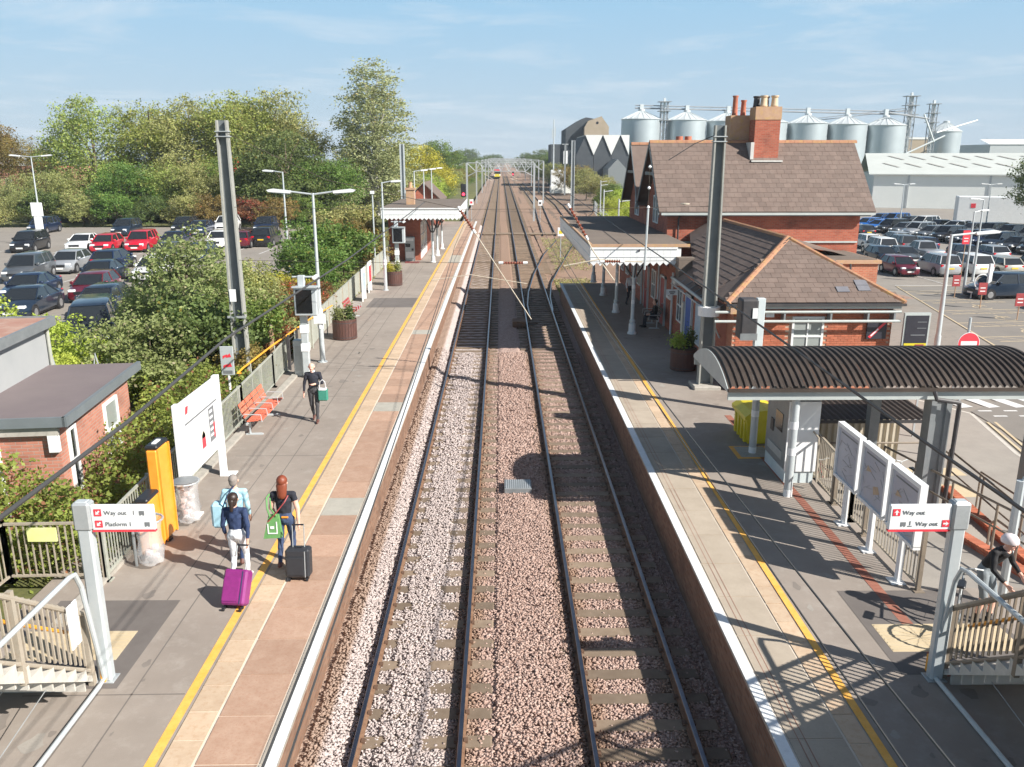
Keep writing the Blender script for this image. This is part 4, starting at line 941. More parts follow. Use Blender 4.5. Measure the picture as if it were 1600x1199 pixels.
def wire(name, pts, r, label, m='wire'):
    o = MB().path(pts, r, 5).build(name, m); tag(o, label, 'wire'); return o
t = thing('headspan', 'span wires with brown insulators stretched across the tracks between the two masts', 'span wire', (0, 0, 0))
y = 27.3
MB().path([(-8.5,y,6.66),(-3,y,6.58),(3,y,6.6),(6.8,y,6.68)], .007, 5).build('cross_wire', 'wire_copper', t)
MB().path([(-8.5,y,4.98),(-4,y,4.9),(.8,y,4.88),(6.8,y,4.96)], .007, 5).build('cross_wire', 'wire_copper', t)
MB().path([(-8.5,y,8.9),(-5.5,y,7.5),(-1.4,y,6.62)], .01, 5).build('cross_wire', 'wire_copper', t)
MB().path([(6.7,y,8.85),(6.1,y,8.6),(5.3,y,8.1)], .014, 5).build('cross_wire', 'wire', t)
MB().path([(-1.31,y,6.59),(1.0,y,3.02)], .017, 6).build('registration_arm', 'tin_cream', t)
insulator(t, (-1.3,y,6.57), (-.88,y,5.93), .075, 9)
MB().path([(-2.25,y,4.32),(-1.0,y,4.5),(.85,y,4.2)], .012, 6).build('steady_arm', 'tin_cream', t)
insulator(t, (.05,y,4.88), (.75,y,4.88), .06, 8)
MB().path([(2.35,y,6.35),(3.0,y,5.25),(3.7,y,4.3)], .022, 6).build('registration_arm', 'tin_cream', t)
insulator(t, (2.2,y,6.65), (2.75,y,5.72), .07, 9)
insulator(t, (3.35,y,4.92), (3.9,y,4.92), .07, 7)
MB().path([(2.05,y,4.78),(3.15,y,4.98),(4.6,y,4.9)], .02, 6).build('steady_arm', 'tin_cream', t)
MB().path([(4.72,y,8.0),(4.72,y,6.6)], .008, 5).build('dropper', 'wire_copper', t); MB().path([(4.72,y,6.6),(4.68,y,4.65)], .035, 6).build('dropper_rod', 'lamp_grey', t)
for z in (7.85, 7.2, 6.6): MB().lathe([(.02,0),(.06,.04),(.02,.1)], (4.72, y, z), 8).build('clamp', 'white_paint', t)
MB().lathe([(.0,0),(.14,.02),(.14,.05),(0,.06)], n=16, T=Matrix.Translation((5.9, y, 6.72)) @ Matrix.Rotation(0, 4, 'X')).build('equaliser_ring', 'tin_cream', t)
def cat_wires(x, lab1, lab2):
    ys = [1, 27.3, 75, 118, 165, 215, 265, 330, 420]
    wire('contact_wire', [(x+.18*(-1)**i, yy, 5.02) for i, yy in enumerate(ys)], .0075, lab1)
    P = []
    for i in range(len(ys)-1):
        for k in range(8):
            f = k/8; yy = ys[i]+(ys[i+1]-ys[i])*f; P.append((x+.18*(-1)**i*(1-2*f), yy, 5.14 + (.3 if yy < 28 else .9)*(2*f-1)**2))
    wire('catenary_wire', P, .008, lab2)
cat_wires(2.02, 'thin contact wire running over the shaded right-hand track', 'sagging catenary wire above the shaded right-hand track')
cat_wires(-1.3, 'thin contact wire running over the pale ballast of the left-hand track', 'sagging catenary wire above the pale ballast of the left-hand track')
wire('feeder_cable', [(5.9,75,5.2),(5.5,42.3,5.05),(5.2,21.3,5.0),(5.03,14,5.0),(4.9,9.4,5.0),(4.8,4,5.0)], .021, 'thick dark cable crossing above the grey platform and the corrugated canopy')
wire('feeder_cable', [(-5.3,60,5.2),(-4.95,27,5.0),(-5.0,15,5.0),(-4.65,10,5.0),(-4.5,4,5.0)], .026, 'thick dark cable crossing in front of the white notice board and brambles')

# portals down the line
def portal(y, xl, xr, h, label):
    t = thing('catenary_portal', label, 'gantry', (xl, y, 0))
    w = xr - xl
    for x in (0, w): MB().box(x-.13, x+.13, -.1, .1, -.3, h).build('leg', 'galv', t)
    mb = MB().tube((0,0,h), (w,0,h), .055).tube((1.2,0,h-1.1), (w-1.2,0,h-1.1), .05).tube((0,0,h),(1.2,0,h-1.1),.06).tube((w,0,h),(w-1.2,0,h-1.1),.06)
    n = 6
    for k in range(n):
        a = 1.2+(w-2.4)*k/n; b = 1.2+(w-2.4)*(k+1)/n
        mb.tube((a,0,h-1.1),((a+b)/2,0,h),.05).tube(((a+b)/2,0,h),(b,0,h-1.1),.05)
    mb.tube((0,0,h-1.8),(1.4,0,h-1.1),.05).tube((w,0,h-1.8),(w-1.4,0,h-1.1),.05)
    mb.build('truss', 'galv', t)
    for x in (-1.3-xl, 2.05-xl): MB().tube((x-1.0,0,h-1.4),(x+.2,0,5.4),.03).tube((x-.8,0,5.5),(x+.2,0,5.1),.025).build('registration_arm', 'tin_cream', t)
for i, (yy, xl, xr, h) in enumerate(((118,-4.6,4.6,7.5), (165,-4.6,8.2,7.6), (215,-4.6,9.5,7.7), (265,-4.6,9.5,7.8), (330,-4.6,9.5,7.9), (420,-4.6,9.5,8.0))):
    portal(yy, xl, xr, h, ('nearest', 'second nearest', 'third', 'fourth', 'fifth', 'farthest')[i] + ' of the pale truss gantries spanning the line in the distance')

# ================================================================ lamps and poles
def lamp(x, y, zb, h, arms, label, m='lamp_grey', r=.075, sleeve=True, group=None, bands=()):
    t = thing('street_lamp', label, 'street lamp', (x, y, zb), 0, group)
    MB().tube((0,0,0),(0,0,h*.32),r*1.35,r*1.2,10).tube((0,0,h*.32),(0,0,h),r,r*.6,10).build('column', m, t, 40)
    MB().lathe([(r*2.4,0),(r*2.4,.03)], n=10).build('base_plate', m, t)
    for dx_, dy_ in arms:
        L_ = math.hypot(dx_, dy_); u = (dx_/L_, dy_/L_)
        MB().tube((0,0,h-.05),(u[0]*L_*.55,u[1]*L_*.55,h+.05),r*.45).build('arm', m, t)
        q = Matrix.Translation((u[0]*L_*.55, u[1]*L_*.55, h+.04)) @ Matrix.Rotation(math.atan2(u[1], u[0]), 4, 'Z') @ Matrix.Rotation(-.12, 4, 'Y')
        hd = MB().prism([(0,-.05),(L_*.45+.12,-.09),(L_*.5+.12,-.03),(L_*.45,.035),(0,.045)], 'y', -.11, .11).build('lamp_head', 'white_paint', t); hd.matrix_basis = q
        ln = MB().box(.05, L_*.45, -.08, .08, -.1, -.085).build('lens', 'galv', t); ln.matrix_basis = q
    for z in bands: MB().lathe([(r*1.5,0),(r*1.5,.28)], (0, 0, z), 10).build('white_band', 'white_board', t)
    return t
lamp(-6.76, 31.0, PZ, 6.25, [(1.35,0),(-1.45,0)], 'double-armed lamp post on the left platform near the walking man', bands=(1.3, 1.75))
MB().box(-.22, .22, -.14, -.1, 1.5, 1.85).build('notice_plate', 'white_board', [o for o in C.objects if o.name == 'street_lamp'][0])
lamp(-6.72, 48.8, PZ, 6.15, [(.95,0)], 'single-armed lamp post beside the farther barrel planter', bands=(1.5,))
lamp(-14.2, 56.5, LG, 6.9, [(-1.15,.1)], 'lamp post among shrubs at the edge of the left car park')
lamp(-41.6, 77.5, LG, 7.9, [(1.7,0),(-1.7,0)], 'far left car park lamp post with a pale sign box and two drooping heads')
lamp(18.15, 33.9, RG, 6.1, [(1.75,0)], 'big pale lamp post in front of the right-hand parking bays', r=.1)
for i, (x, y, h) in enumerate(((51.7,109.6,5.8), (62.9,109.5,5.8))):
    lamp(x, y, RG, h, [(1.2,0),(-1.2,0)], ('slim lamp post in the right car park nearest the silos side', 'slim lamp post in the right car park near the white container')[i])
lamp(35.9, 63.2, RG, 6.1, [(-.9,0)], 'slender lamp post standing behind the round white mirror')
lamp(31.8, 56.9, RG, 5.6, [(1.0,.4)], 'slender lamp post in front of the row of silver cars')
for i, (x, y, h) in enumerate(((-7.4,74,6.4), (-7.3,82,6.4), (-7.2,90,6.4))):
    lamp(x, y, PZ, h, [(1.0,.2)], 'platform lamp beyond the waiting room, ' + ('nearest', 'middle', 'farthest')[i] + ' of three', group='lamps beyond the waiting room')
for i, (x, y) in enumerate(((8.3,60),(11.2,96),(12.8,110),(9.4,78))):
    t = thing('steel_pole', 'slim grey pole along the yard fence beyond the canopy, ' + ('nearest', 'third', 'farthest', 'second')[i], 'pole', (x, y, -.2)); MB().tube((0,0,0),(0,0,5.6),.07,.05).build('shaft', 'lamp_grey', t); MB().tube((0,0,5.4),(.8,0,5.5),.04).build('arm', 'lamp_grey', t)
t = thing('camera_pole', 'thin pole with a small camera at the fence left of the farther planter', 'pole', (-8.35, 56, PZ)); MB().tube((0,0,0),(0,0,5.2),.06,.045).build('shaft', 'lamp_grey', t); MB().bbox(-.12,.12,-.25,.1,5.2,5.4,.02).build('camera', 'white_paint', t)
# distant masts and signal gear on the right of the line
t = thing('radio_mast', 'tall thin radio mast beside the white signal cabin down the line', 'mast', (13.2, 216, -.2)); MB().tube((0,0,0),(0,0,17.5),.22,.12).build('shaft', 'lamp_grey', t)
for dx_, dz in ((.35,13.5),(-.35,13.0),(0,15)): MB().box(dx_-.1,dx_+.1,-.1,.1,dz,dz+2.2).build('antenna', 'lamp_grey', t)
t = thing('catenary_mast', 'dark slim catenary mast right of the radio mast', 'mast', (14.9, 200, -.2)); MB().box(-.2,.2,-.2,.2,0,11.5).build('shaft', 'galv_dark', t); MB().box(-.7,.7,-.1,.1,11.3,11.5).build('crossarm', 'galv', t)
t = thing('catenary_mast', 'grey catenary mast beside the yard fence before the zigzag-roofed mill', 'mast', (11.3, 135, -.2)); MB().box(-.28,-.2,-.2,.2,0,11.0).box(.2,.28,-.2,.2,0,11.0).build('flange', 'lamp_grey', t); MB().box(-.2,.2,-.02,.02,0,11.0).build('web', 'galv_dark', t)
t = thing('catenary_mast', 'slim grey mast top showing above the waiting room chimney', 'mast', (-10.4, 92, .3)); MB().box(-.25,-.12,-.15,.15,0,9.3).box(.12,.25,-.15,.15,0,9.3).build('flange', 'lamp_grey', t); MB().box(-.12,.12,-.02,.02,0,9.3).build('web', 'galv_dark', t)
t = thing('signal_cabin', 'white equipment cabin under the radio mast beside the yard', 'cabin', (14.0, 212, -.2)); MB().bbox(-1.7,1.7,-1.5,1.5,0,5.5,.05).build('body', 'white_paint', t); MB().box(-1.8,3.6,-1.7,2.4,0,1.8).build('plinth', 'warehouse_wall', t); MB().box(-.5,.4,-1.53,-1.5,.2,2.3).build('door', 'galv', t); MB().bbox(1.2,2.2,-2.3,-2.0,7.0,10.0,.05).build('panel', 'white_board', t)
t = thing('railway_signal', 'black railway signal with a lit red lamp beyond the left platform', 'signal', (-5.0, 116, -.1)); MB().tube((0,0,0),(0,0,3.3),.08).build('post', 'galv', t)
MB().bbox(-.35,.35,-.25,.15,3.2,4.9,.05).build('head', 'black_plastic', t)
mr_ = bpy.data.materials.new('lamp_red'); mr_.use_nodes = True; b_ = mr_.node_tree.nodes['Principled BSDF']; b_.inputs['Base Color'].default_value = (.6,.02,.04,1); b_.inputs['Emission Color'].default_value = (1,.05,.1,1); b_.inputs['Emission Strength'].default_value = 2.0; MATS['lamp_red'] = mr_
MB().lathe([(.2,0),(.2,.06)], n=12, T=Matrix.Translation((0,-.32,3.55)) @ Matrix.Rotation(-math.pi/2, 4, 'X')).build('lens', 'lamp_red', t)
t = thing('railway_signal', 'small signal with a red lamp near the distant train', 'signal', (4.7, 330, -.1)); MB().tube((0,0,0),(0,0,1.6),.1).build('post', 'galv', t); MB().box(-.4,.4,-.2,.2,1.5,3.2).build('head', 'black_plastic', t); MB().lathe([(.3,0),(.3,.06)], n=10, T=Matrix.Translation((0,-.25,2.2)) @ Matrix.Rotation(-math.pi/2, 4, 'X')).build('lens', 'lamp_red', t)
for x, y, z0, lab in ((-3.9,114,.2,'white diamond marker board beside the left track beyond the platform'), (5.35,116,.0,'white marker board on a post in the rough ground right of the tracks'), (5.2,73.5,.0,'white and yellow marker board on a thin post before the canopy corner')):
    t = thing('marker_board', lab, 'sign', (x, y, z0-.3)); MB().tube((0,0,0),(0,0,1.9 if y<100 else 2.2),.04).build('post', 'galv', t); zz = 1.9 if y < 100 else 2.2
    MB().bbox(-.28,.28,-.05,0,zz,zz+.75,.02).build('board', 'white_board', t); MB().box(-.15,.15,-.06,-.05,zz+.22,zz+.5).build('symbol', 'yellow_plastic' if y < 100 else ('sign_red' if x < 0 else 'text_black'), t)

# ================================================================ boards, signs, bins on the left platform
t = thing('notice_board', 'large white station notice board with posters on two posts at the left fence', 'notice board', (-6.79, 18.1, PZ))
for y in (-1.25, 1.22): p = MB().bbox(-.07,.07,y-.09,y+.09,0,2.5,.01).build('post', 'white_board', t); MB().bbox(-.05,.3,y-.16,y+.16,0,.03,.005).build('foot', 'white_board', t)
MB().bbox(-.06,.05,-1.16,1.13,.78,2.46,.01).build('board', 'white_board', t)
MB().box(.052,.058,-1.0,1.0,1.95,1.99).build('header_line', 'text_grey', t)
MB().box(.052,.057,.42,.78,1.1,1.9).build('poster', 'text_grey', t)
for k in range(5): MB().box(.058,.061,.46,.66,1.22+k*.14,1.28+k*.14).build('poster_row', 'white_board', t)
MB().box(.058,.062,.68,.76,1.15,1.5).build('poster_mark', 'sign_red', t)
MB().grid([(.056,-.12,1.12),(.056,.12,1.12),(.056,.1,1.42),(.056,.0,1.52),(.056,-.1,1.42)], [(0,1,2,3,4)]).build('poster_mark', 'sign_red', t); MB().box(.054,.056,-.16,.14,1.35,1.6).build('poster_mark', 'poster_cream', t)
MB().grid([(.056,-.95,2.18),(.056,-.80,2.18),(.056,-.74,2.34),(.056,-.89,2.34)], [(0,1,2,3)]).build('rail_mark', 'sign_red', t)
def wayout(x, y, side, label, rows):
    t = thing('direction_sign', label, 'sign', (x, y, PZ))
    MB().bbox(-.1,.1,-.08,.08,0,2.85,.03).build('post', 'lamp_grey', t); MB().bbox(-.14,.14,-.12,.12,0,.02,.005).build('foot', 'galv', t)
    MB().bbox(-.125,.125,-.1,.1,2.42,2.84,.03).build('collar', 'galv', t)
    w = .88; x0 = .12 if side > 0 else -.12-w
    p = MB().bbox(x0,x0+w,-.06,0,2.42,2.8,.015).build('panel', 'white_board', t); MB().box(x0,x0+w,-.064,0,2.40,2.42).build('red_edge', 'sign_red', t)
    for z, items in zip((2.66, 2.49), rows):
        for kind, u, s in items:
            if kind == 'text': text(t, s, (x0+u, -.064, z), .088, 'text_grey')
            elif kind == 'arrow':
                MB().bbox(x0+u,x0+u+.105,-.067,-.06,z-.02,z+.085,.002).build('arrow_square', 'sign_red', t)
                cx, cz = x0+u+.0525, z+.0325; a = {'u':0, 'r':-math.pi/2, 'd':math.pi*.75}[s]
                P = [(-.012,-.038),(.012,-.038),(.012,.005),(.038,-.008),(.0,.04),(-.038,-.008),(-.012,.005)]
                MB().face([(cx+math.cos(a)*px-math.sin(a)*pz, -.0695, cz+math.sin(a)*px+math.cos(a)*pz) for px, pz in P]).build('arrow', 'white_board', t)
            elif kind == 'picto':
                mb = MB(); cx = x0+u
                if s == 'train': mb.box(cx,cx+.07,-.066,-.06,z,z+.055).box(cx+.005,cx+.02,-.066,-.06,z-.012,z).box(cx+.05,cx+.065,-.066,-.06,z-.012,z)
                elif s == 'bar': mb.box(cx,cx+.008,-.066,-.06,z,z+.06)
                else: mb.tube((cx+.03,-.062,z+.062),(cx+.03,-.066,z+.062),.01,n=8).box(cx+.024,cx+.036,-.066,-.06,z+.01,z+.05).box(cx,cx+.06,-.066,-.06,z-.012,z)
                mb.build('pictogram', 'text_grey', t)
    return t
wayout(-5.86, 10.96, 1, 'direction sign reading Way out and Platform 1 on a grey post by the left stairs', [[('arrow', .05, 'd'), ('text', .19, 'Way out'), ('picto', .6, 'bar'), ('picto', .68, 'train')], [('arrow', .05, 'd'), ('text', .19, 'Platform 1'), ('picto', .74, 'train')]])
wayout(6.42, 10.82, -1, 'direction sign reading Way out twice on a grey post by the right stairs', [[('arrow', .04, 'u'), ('text', .18, 'Way out')], [('picto', .17, 'train'), ('picto', .27, 'wheel'), ('text', .38, 'Way out'), ('arrow', .75, 'r')]])

def bag_bin(x, y, label, full):
    t = thing('litter_bin', label, 'litter bin', (x, y, PZ))
    MB().path([(.27*math.cos(a), .27*math.sin(a), .95) for a in np.linspace(0, 6.283, 15)], .022, 6).build('hoop', 'galv', t)
    MB().tube((-.3,0,0),(-.3,0,1.0),.03).build('post', 'galv', t); MB().lathe([(.26,.98),(.1,1.0)], n=14).build('lid', 'galv_dark', t) if full else None
    b = MB(); n = 18; V = []
    for j, (r, z) in enumerate(((.27,.96),(.22,.8),(.2,.55),(.25,.3),(.21,.1),(.08,.05))):
        for k in range(n):
            a = 2*math.pi*k/n; rr = r*(1+(.15 if full else .08)*math.sin(k*3.7+j*2.1)); V.append((rr*math.cos(a), rr*math.sin(a), z+.015*math.sin(k*5+j)))
    b.grid(V, [(j*n+k, j*n+(k+1) % n, (j+1)*n+(k+1) % n, (j+1)*n+k) for j in range(5) for k in range(n)])
    b.build('bag', 'bag_plastic', t, 50)
    b = MB()
    for k in range(14 if full else 4):
        a = k*2.4; b.bbox(.09*math.cos(a)-.06, .09*math.cos(a)+.06, .09*math.sin(a)-.05, .09*math.sin(a)+.05, .16+.05*k, .26+.05*k, .02)
    b.build('litter', 'litter', t)['kind'] = 'stuff'
m, nt_, b_ = _nt('bag_plastic'); b_.inputs['Base Color'].default_value = (.72,.74,.76,1); b_.inputs['Roughness'].default_value = .25; b_.inputs['Alpha'].default_value = .36
mat('litter', (.55,.42,.42), .7, c2=(.75,.72,.7), vs=14, c3=(.5,.08,.1), vs3=18, f3=.4)
bag_bin(-6.62, 14.55, 'empty clear-bag litter bin in front of the orange panels, nearest the sign', False); bag_bin(-6.6, 16.45, 'full clear-bag litter bin against the left leg of the white notice board', True)
for x, y, h, lab in ((-6.86, 15.2, 1.1, 'shorter orange ramp panel leaning behind the empty bag bin'), (-6.84, 15.85, 1.95, 'tall orange ramp panel with a black top standing against the fence')):
    t = thing('access_ramp', lab, 'access ramp', (x, y, PZ), .0)
    MB().bbox(-.12,.1,-.3,.28,0.02,h,.03).build('panel', 'orange_plastic', t); MB().bbox(-.14,.12,-.3,.28,h,h+.09,.03).build('top_edge', 'black_plastic', t)
    for yy in (-.28, .24): MB().box(.1,.13,yy,yy+.04,.02,h).build('side_rib', 'orange_plastic', t)
    MB().box(.02,.16,-.26,-.12,0,.05).build('foot', 'black_plastic', t); 
    if h > 1.5: MB().box(-.04,.04,-.16,.1,h+.09,h+.11).build('label_plate', 'white_board', t)

def bench(x, y, label, m, rz=0, seats=4):
    t = thing('platform_bench', label, 'bench', (x, y, PZ), rz)
    W = seats*.58
    MB().tube((0,-W/2,.38),(0,W/2,.38),.035).build('beam', 'lamp_grey', t)
    for yy in (-W/2+.25, W/2-.25):
        MB().path([(.32,yy,.02),(0,yy,.02),(0,yy,.38)], .035).build('leg', 'lamp_grey', t); MB().box(-.12,.36,yy-.05,yy+.05,0,.025).build('foot', 'lamp_grey', t)
    for k in range(seats):
        y0 = -W/2+k*.58+.04; y1 = y0+.5
        st = MB(); 
        for q in range(4):
            for r_ in range(3): st.bbox(-.02+q*.115,.08+q*.115,y0+r_*.17,y0+r_*.17+.155,.42+.012*q,.45+.012*q,.008)
        st.build('seat', m, t)
        bk = MB()
        for q in range(3):
            for r_ in range(3): bk.bbox(-.03,.0,y0+r_*.17,y0+r_*.17+.155,0,.12,.008,0,Matrix.Translation((-.06-.05*q,0,.53+.14*q)) @ Matrix.Rotation(-.32, 4, 'Y'))
        bk.build('backrest', m, t)
        if k < seats: MB().path([(.42,y0-.04,.44),(.4,y0-.04,.64),(-.05,y0-.04,.66),(-.12,y0-.04,.6)], .014, 6).build('armrest', 'lamp_grey', t)
    MB().path([(.42,W/2,.44),(.4,W/2,.64),(-.05,W/2,.66),(-.12,W/2,.6)], .014, 6).build('armrest', 'lamp_grey', t)
bench(-7.02, 23.3, 'orange perforated bench at the left fence behind the walking man', 'seat_orange')
bench(-7.25, 39.9, 'dark red bench at the left fence beyond the near barrel planter', 'dark_red', 0, 3)
bench(7.05, 37.9, 'dark bench in the shade under the right canopy', 'iron_dark', math.pi, 3)
def planter(x, y, label, h=.86, r=.5, plants=((-.15,0,.75),(.22,.1,.6))):
    t = thing('barrel_planter', label, 'planter', (x, y, PZ))
    n = 26; me = MB().prism([(-.056,-.012),(.056,-.012),(.056,.012),(-.056,.012)], 'z', .03, h).mesh('stave', 'barrel_wood')
    for k in range(n):
        a = 2*math.pi*k/n; o = link('stave', me, t)
        if 11 < (k+7) % n < 16 and (k % 2): o = (bpy.data.objects.remove(o), link('stave', MB().prism([(-.056,-.012),(.056,-.012),(.056,.012),(-.056,.012)], 'z', .03, h).mesh('stave', 'sign_red'), t))[1]
        o.location = (r*math.cos(a), r*math.sin(a), 0); o.rotation_euler.z = a+math.pi/2
    MB().lathe([(r*.97,0),(r*.97,h-.05),(0.0,h-.05)], n=20).build('liner', 'iron_dark', t); MB().lathe([(r*.93,h-.04),(.01,h-.03)], n=20).build('soil', 'earth', t)
    MB().lathe([(r+.02,.1),(r+.02,.13)], n=20).lathe([(r+.02,h-.14),(r+.02,h-.11)], n=20).build('hoop', 'iron_dark', t)
    return t
P1 = planter(-6.68, 35.3, 'near dark barrel planter with silvery and dark green plants on the left platform')
P2 = planter(-6.5, 50.9, 'farther barrel planter with yellowish plants beside the lamp post')
P3 = planter(6.65, 29.7, 'shaded barrel planter at the foot of the map poster on the grey platform', .8, .46)
def screen_post(x, y, label, hpost, h):
    t = thing('departure_screen', label, 'information screen', (x, y, PZ))
    MB().bbox(-.12,.12,-.1,.1,0,h,.02).build('post', 'lamp_grey', t)
    MB().bbox(-.22,.56,-.34,.04,h-1.35,h-.35,.03).build('housing', 'lamp_grey', t); MB().box(-.14,.40,-.36,-.34,h-1.25,h-.45).build('screen', 'screen_black', t)
    MB().box(-.25,.6,-.42,-.3,h-.38,h-.33).build('hood', 'lamp_grey', t)
    MB().tube((-.3,-.02,h-.05),(.62,-.02,h-.05),.03).build('camera_arm', 'lamp_grey', t); MB().tube((.5,-.25,h-.05),(.5,.1,h-.05),.07).build('camera', 'white_paint', t)
    for z in (.95, 1.6): MB().bbox(-.14,.14,-.12,.12,z,z+.28,.01).build('white_band', 'white_board', t)
    return t
screen_post(-6.83, 28.7, 'departure screen on a grey post with a small white camera near the walking man', 3, 3.6)
screen_post(-6.5, 52.9, 'departure screen on a post in front of the waiting room canopy', 3, 3.7)
t = thing('cabinet', 'narrow grey cabinet standing behind the departure screen post', 'cabinet', (-7.15, 29.0, PZ)); MB().bbox(-.16,.16,-.16,.16,0,1.3,.02).build('body', 'lamp_grey', t); MB().box(-.1,.1,-.165,-.16,.2,1.1).build('door', 'galv', t)
t = thing('departure_screen', 'back of a departure screen on a pale blue post rising behind the corrugated canopy', 'information screen', (7.62, 24.3, .25))
MB().bbox(-.11,.13,-.1,.1,0,3.95,.01).build('post', 'pale_blue_paint', t)
MB().bbox(-.62,-.12,-.3,.25,2.75,3.95,.05).build('housing', 'iron_dark', t); MB().box(-.62,-.12,-.33,-.3,2.75,2.95).build('hood', 'galv_dark', t); MB().box(-.3,-.15,-.33,-.3,3.4,3.7).build('bracket', 'white_paint', t)
for x, y, lab, mm in ((-7.42, 45.3, 'pale blue poster panel on the left fence, nearer of two', 'poster_blue'), (-7.55, 48.3, 'white and red poster panel on the left fence, farther of two', 'sign_red')):
    t = thing('fence_poster', lab, 'poster', (x, y, PZ)); MB().bbox(-.04,.03,-.55,.55,.1,1.75,.01).build('board', 'white_board', t); MB().box(.031,.036,-.4,.4,.6,1.5).build('sheet', mm, t)
    for yy in (-.5,.5): MB().box(-.03,.03,yy-.04,yy+.04,0,.1).build('foot', 'white_board', t)
# electrification warning on a post in the shrubs
t = thing('warning_sign', 'grey warning sign with two red zigzag flashes on a post left of the mast', 'sign', (-8.35, 25.0, .3))
MB().tube((0,0,0),(0,0,2.3),.04).build('post', 'white_board', t); MB().bbox(-.2,.2,-.05,-.01,1.45,2.35,.01).build('plate', 'lamp_grey', t)
for z in (1.72, 2.02): MB().face([(-.12,-.056,z-.06),(-.02,-.056,z+.02),(-.03,-.056,z-.02),(.14,-.056,z-.0),(.1,-.056,z+.12),(.02,-.056,z+.05),(.03,-.056,z+.09),(-.12,-.056,z+.04)]).build('zigzag', 'sign_red', t)
MB().box(-.14,.14,-.056,-.05,1.5,1.6).build('lettering_strip', 'text_grey', t)
t = thing('wooden_signpost', 'weathered wooden signpost with two pointers behind the left fence', 'sign', (-8.75, 31.4, .35)); MB().box(-.07,.07,-.07,.07,0,2.3).build('post', 'chimney_pale', t)
for z in (1.75, 2.02): MB().prism([(-.9,0),(-.8,.1),(.05,.1),(.05,-.1),(-.8,-.1)], 'y', -.03, .03).build('pointer', 'poster_cream', t).location = (0, -.08, z)

# ================================================================ fences
def pick_fence(label, pts, zb, h, m, pitch=.115, lim=200, postm=None, nm='railing_fence', sheetm=None):
    t = thing(nm, label, 'fence')
    n = 0; rest = MB(); me = MB().box(-.012,.012,-.008,.008,0,1).mesh('picket', m)
    for (x0, y0), (x1, y1) in zip(pts[:-1], pts[1:]):
        d = Vector((x1-x0, y1-y0)); L_ = d.length; a = math.atan2(d.y, d.x)
        MB().box(0, L_, -.025, .025, h-.04, h, 0, Matrix.Translation((x0,y0,zb)) @ Matrix.Rotation(a, 4, 'Z')).build('rail', m, t)
        MB().box(0, L_, -.02, .02, .1, .14, 0, Matrix.Translation((x0,y0,zb)) @ Matrix.Rotation(a, 4, 'Z')).build('rail', m, t)
        k = int(L_/pitch)
        for q in range(k+1):
            p = (x0+d.x*q/k, y0+d.y*q/k)
            if q % 20 == 0 or q == k:
                MB().box(-.035,.035,-.035,.035,0,h+.03,0,Matrix.Translation((p[0],p[1],zb))).box(-.09,.09,-.09,.09,0,.02,0,Matrix.Translation((p[0],p[1],zb))).build('post', postm or m, t)
            elif n < lim:
                o = link('picket', me, t); o.location = (p[0], p[1], zb+.12); o.scale = (1, 1, h-.14); o.rotation_euler.z = a; n += 1
            else: rest.box(-.012,.012,-.008,.008,.12,h-.02,0,Matrix.Translation((p[0],p[1],zb)) @ Matrix.Rotation(a, 4, 'Z'))
    if rest.v: rest.build('picket_row', m, t)['kind'] = 'stuff'
    return t
t = pick_fence('beige railing fence across the back corner beside the left stairs, with a yellow notice', [(-9.05, 11.0), (-8.95, 13.95), (-7.25, 14.0)], PZ, 1.16, 'fence_beige')
MB().box(-8.5,-7.98,13.9,13.93,PZ+.82,PZ+1.08).build('yellow_notice', 'notice_yellow', t) if 'notice_yellow' in MATS else None
pick_fence('pale green railing fence running from the orange panels past the bench', [(-7.22, 14.0), (-7.4, 18.5), (-7.52, 23.4), (-7.66, 27.4), (-7.78, 29.6)], PZ, 1.16, 'fence_green_grey', lim=150)
t = thing('panel_fence', 'long pale concrete panel fence behind the barrel planters and red bench', 'fence')
pts = [(-7.62,31.2),(-7.85,36),(-8.0,42),(-8.12,48),(-8.22,55),(-8.3,63.6)]
for (x0,y0),(x1,y1) in zip(pts[:-1], pts[1:]):
    n = max(1, round((y1-y0)/2.0))
    for k in range(n):
        a = (x0+(x1-x0)*k/n, y0+(y1-y0)*k/n); b = (x0+(x1-x0)*(k+1)/n, y0+(y1-y0)*(k+1)/n)
        L_ = math.dist(a, b); T = Matrix.Translation((a[0],a[1],PZ)) @ Matrix.Rotation(math.atan2(b[1]-a[1], b[0]-a[0]), 4, 'Z')
        MB().box(.06, L_-.01, -.02, .02, .05, 1.15, 0, T).build('panel', 'fence_green_grey', t); MB().box(-.05,.06,-.05,.05,0,1.2,0,T).build('post', 'fence_beige', t); MB().box(.06, L_-.01,-.035,.035,1.15,1.2,0,T).build('capping', 'fence_green_grey', t)
t = thing('access_gate', 'dark gate post and latch gap in the left fence beside the walking man', 'gate', (-7.7, 30.3, PZ))
MB().box(-.05,.05,-.6,-.5,0,1.3).box(-.05,.05,.7,.8,0,1.3).build('post', 'iron_dark', t); MB().path([(0,-.5,1.1),(0,.7,1.1),(0,.7,.15),(0,-.5,.15)], .025).build('frame', 'iron_dark', t)
t = thing('handrail', 'bright orange handrail running behind the left fence past the mast', 'handrail', (-7.9, 25, 0))
MB().path([(-.05,-.1,1.82),(-.05,-.4,1.9),(.02,-.1,1.98),(.1,3,2.0),(.25,8,1.95),(.35,12.2,1.8)], .032).build('rail', 'orange_rail', t)
for k in range(5): MB().tube((.05+.07*k, .6+2.6*k, .5),(.05+.07*k, .6+2.6*k, 1.96),.025).build('post', 'fence_green_grey', t)

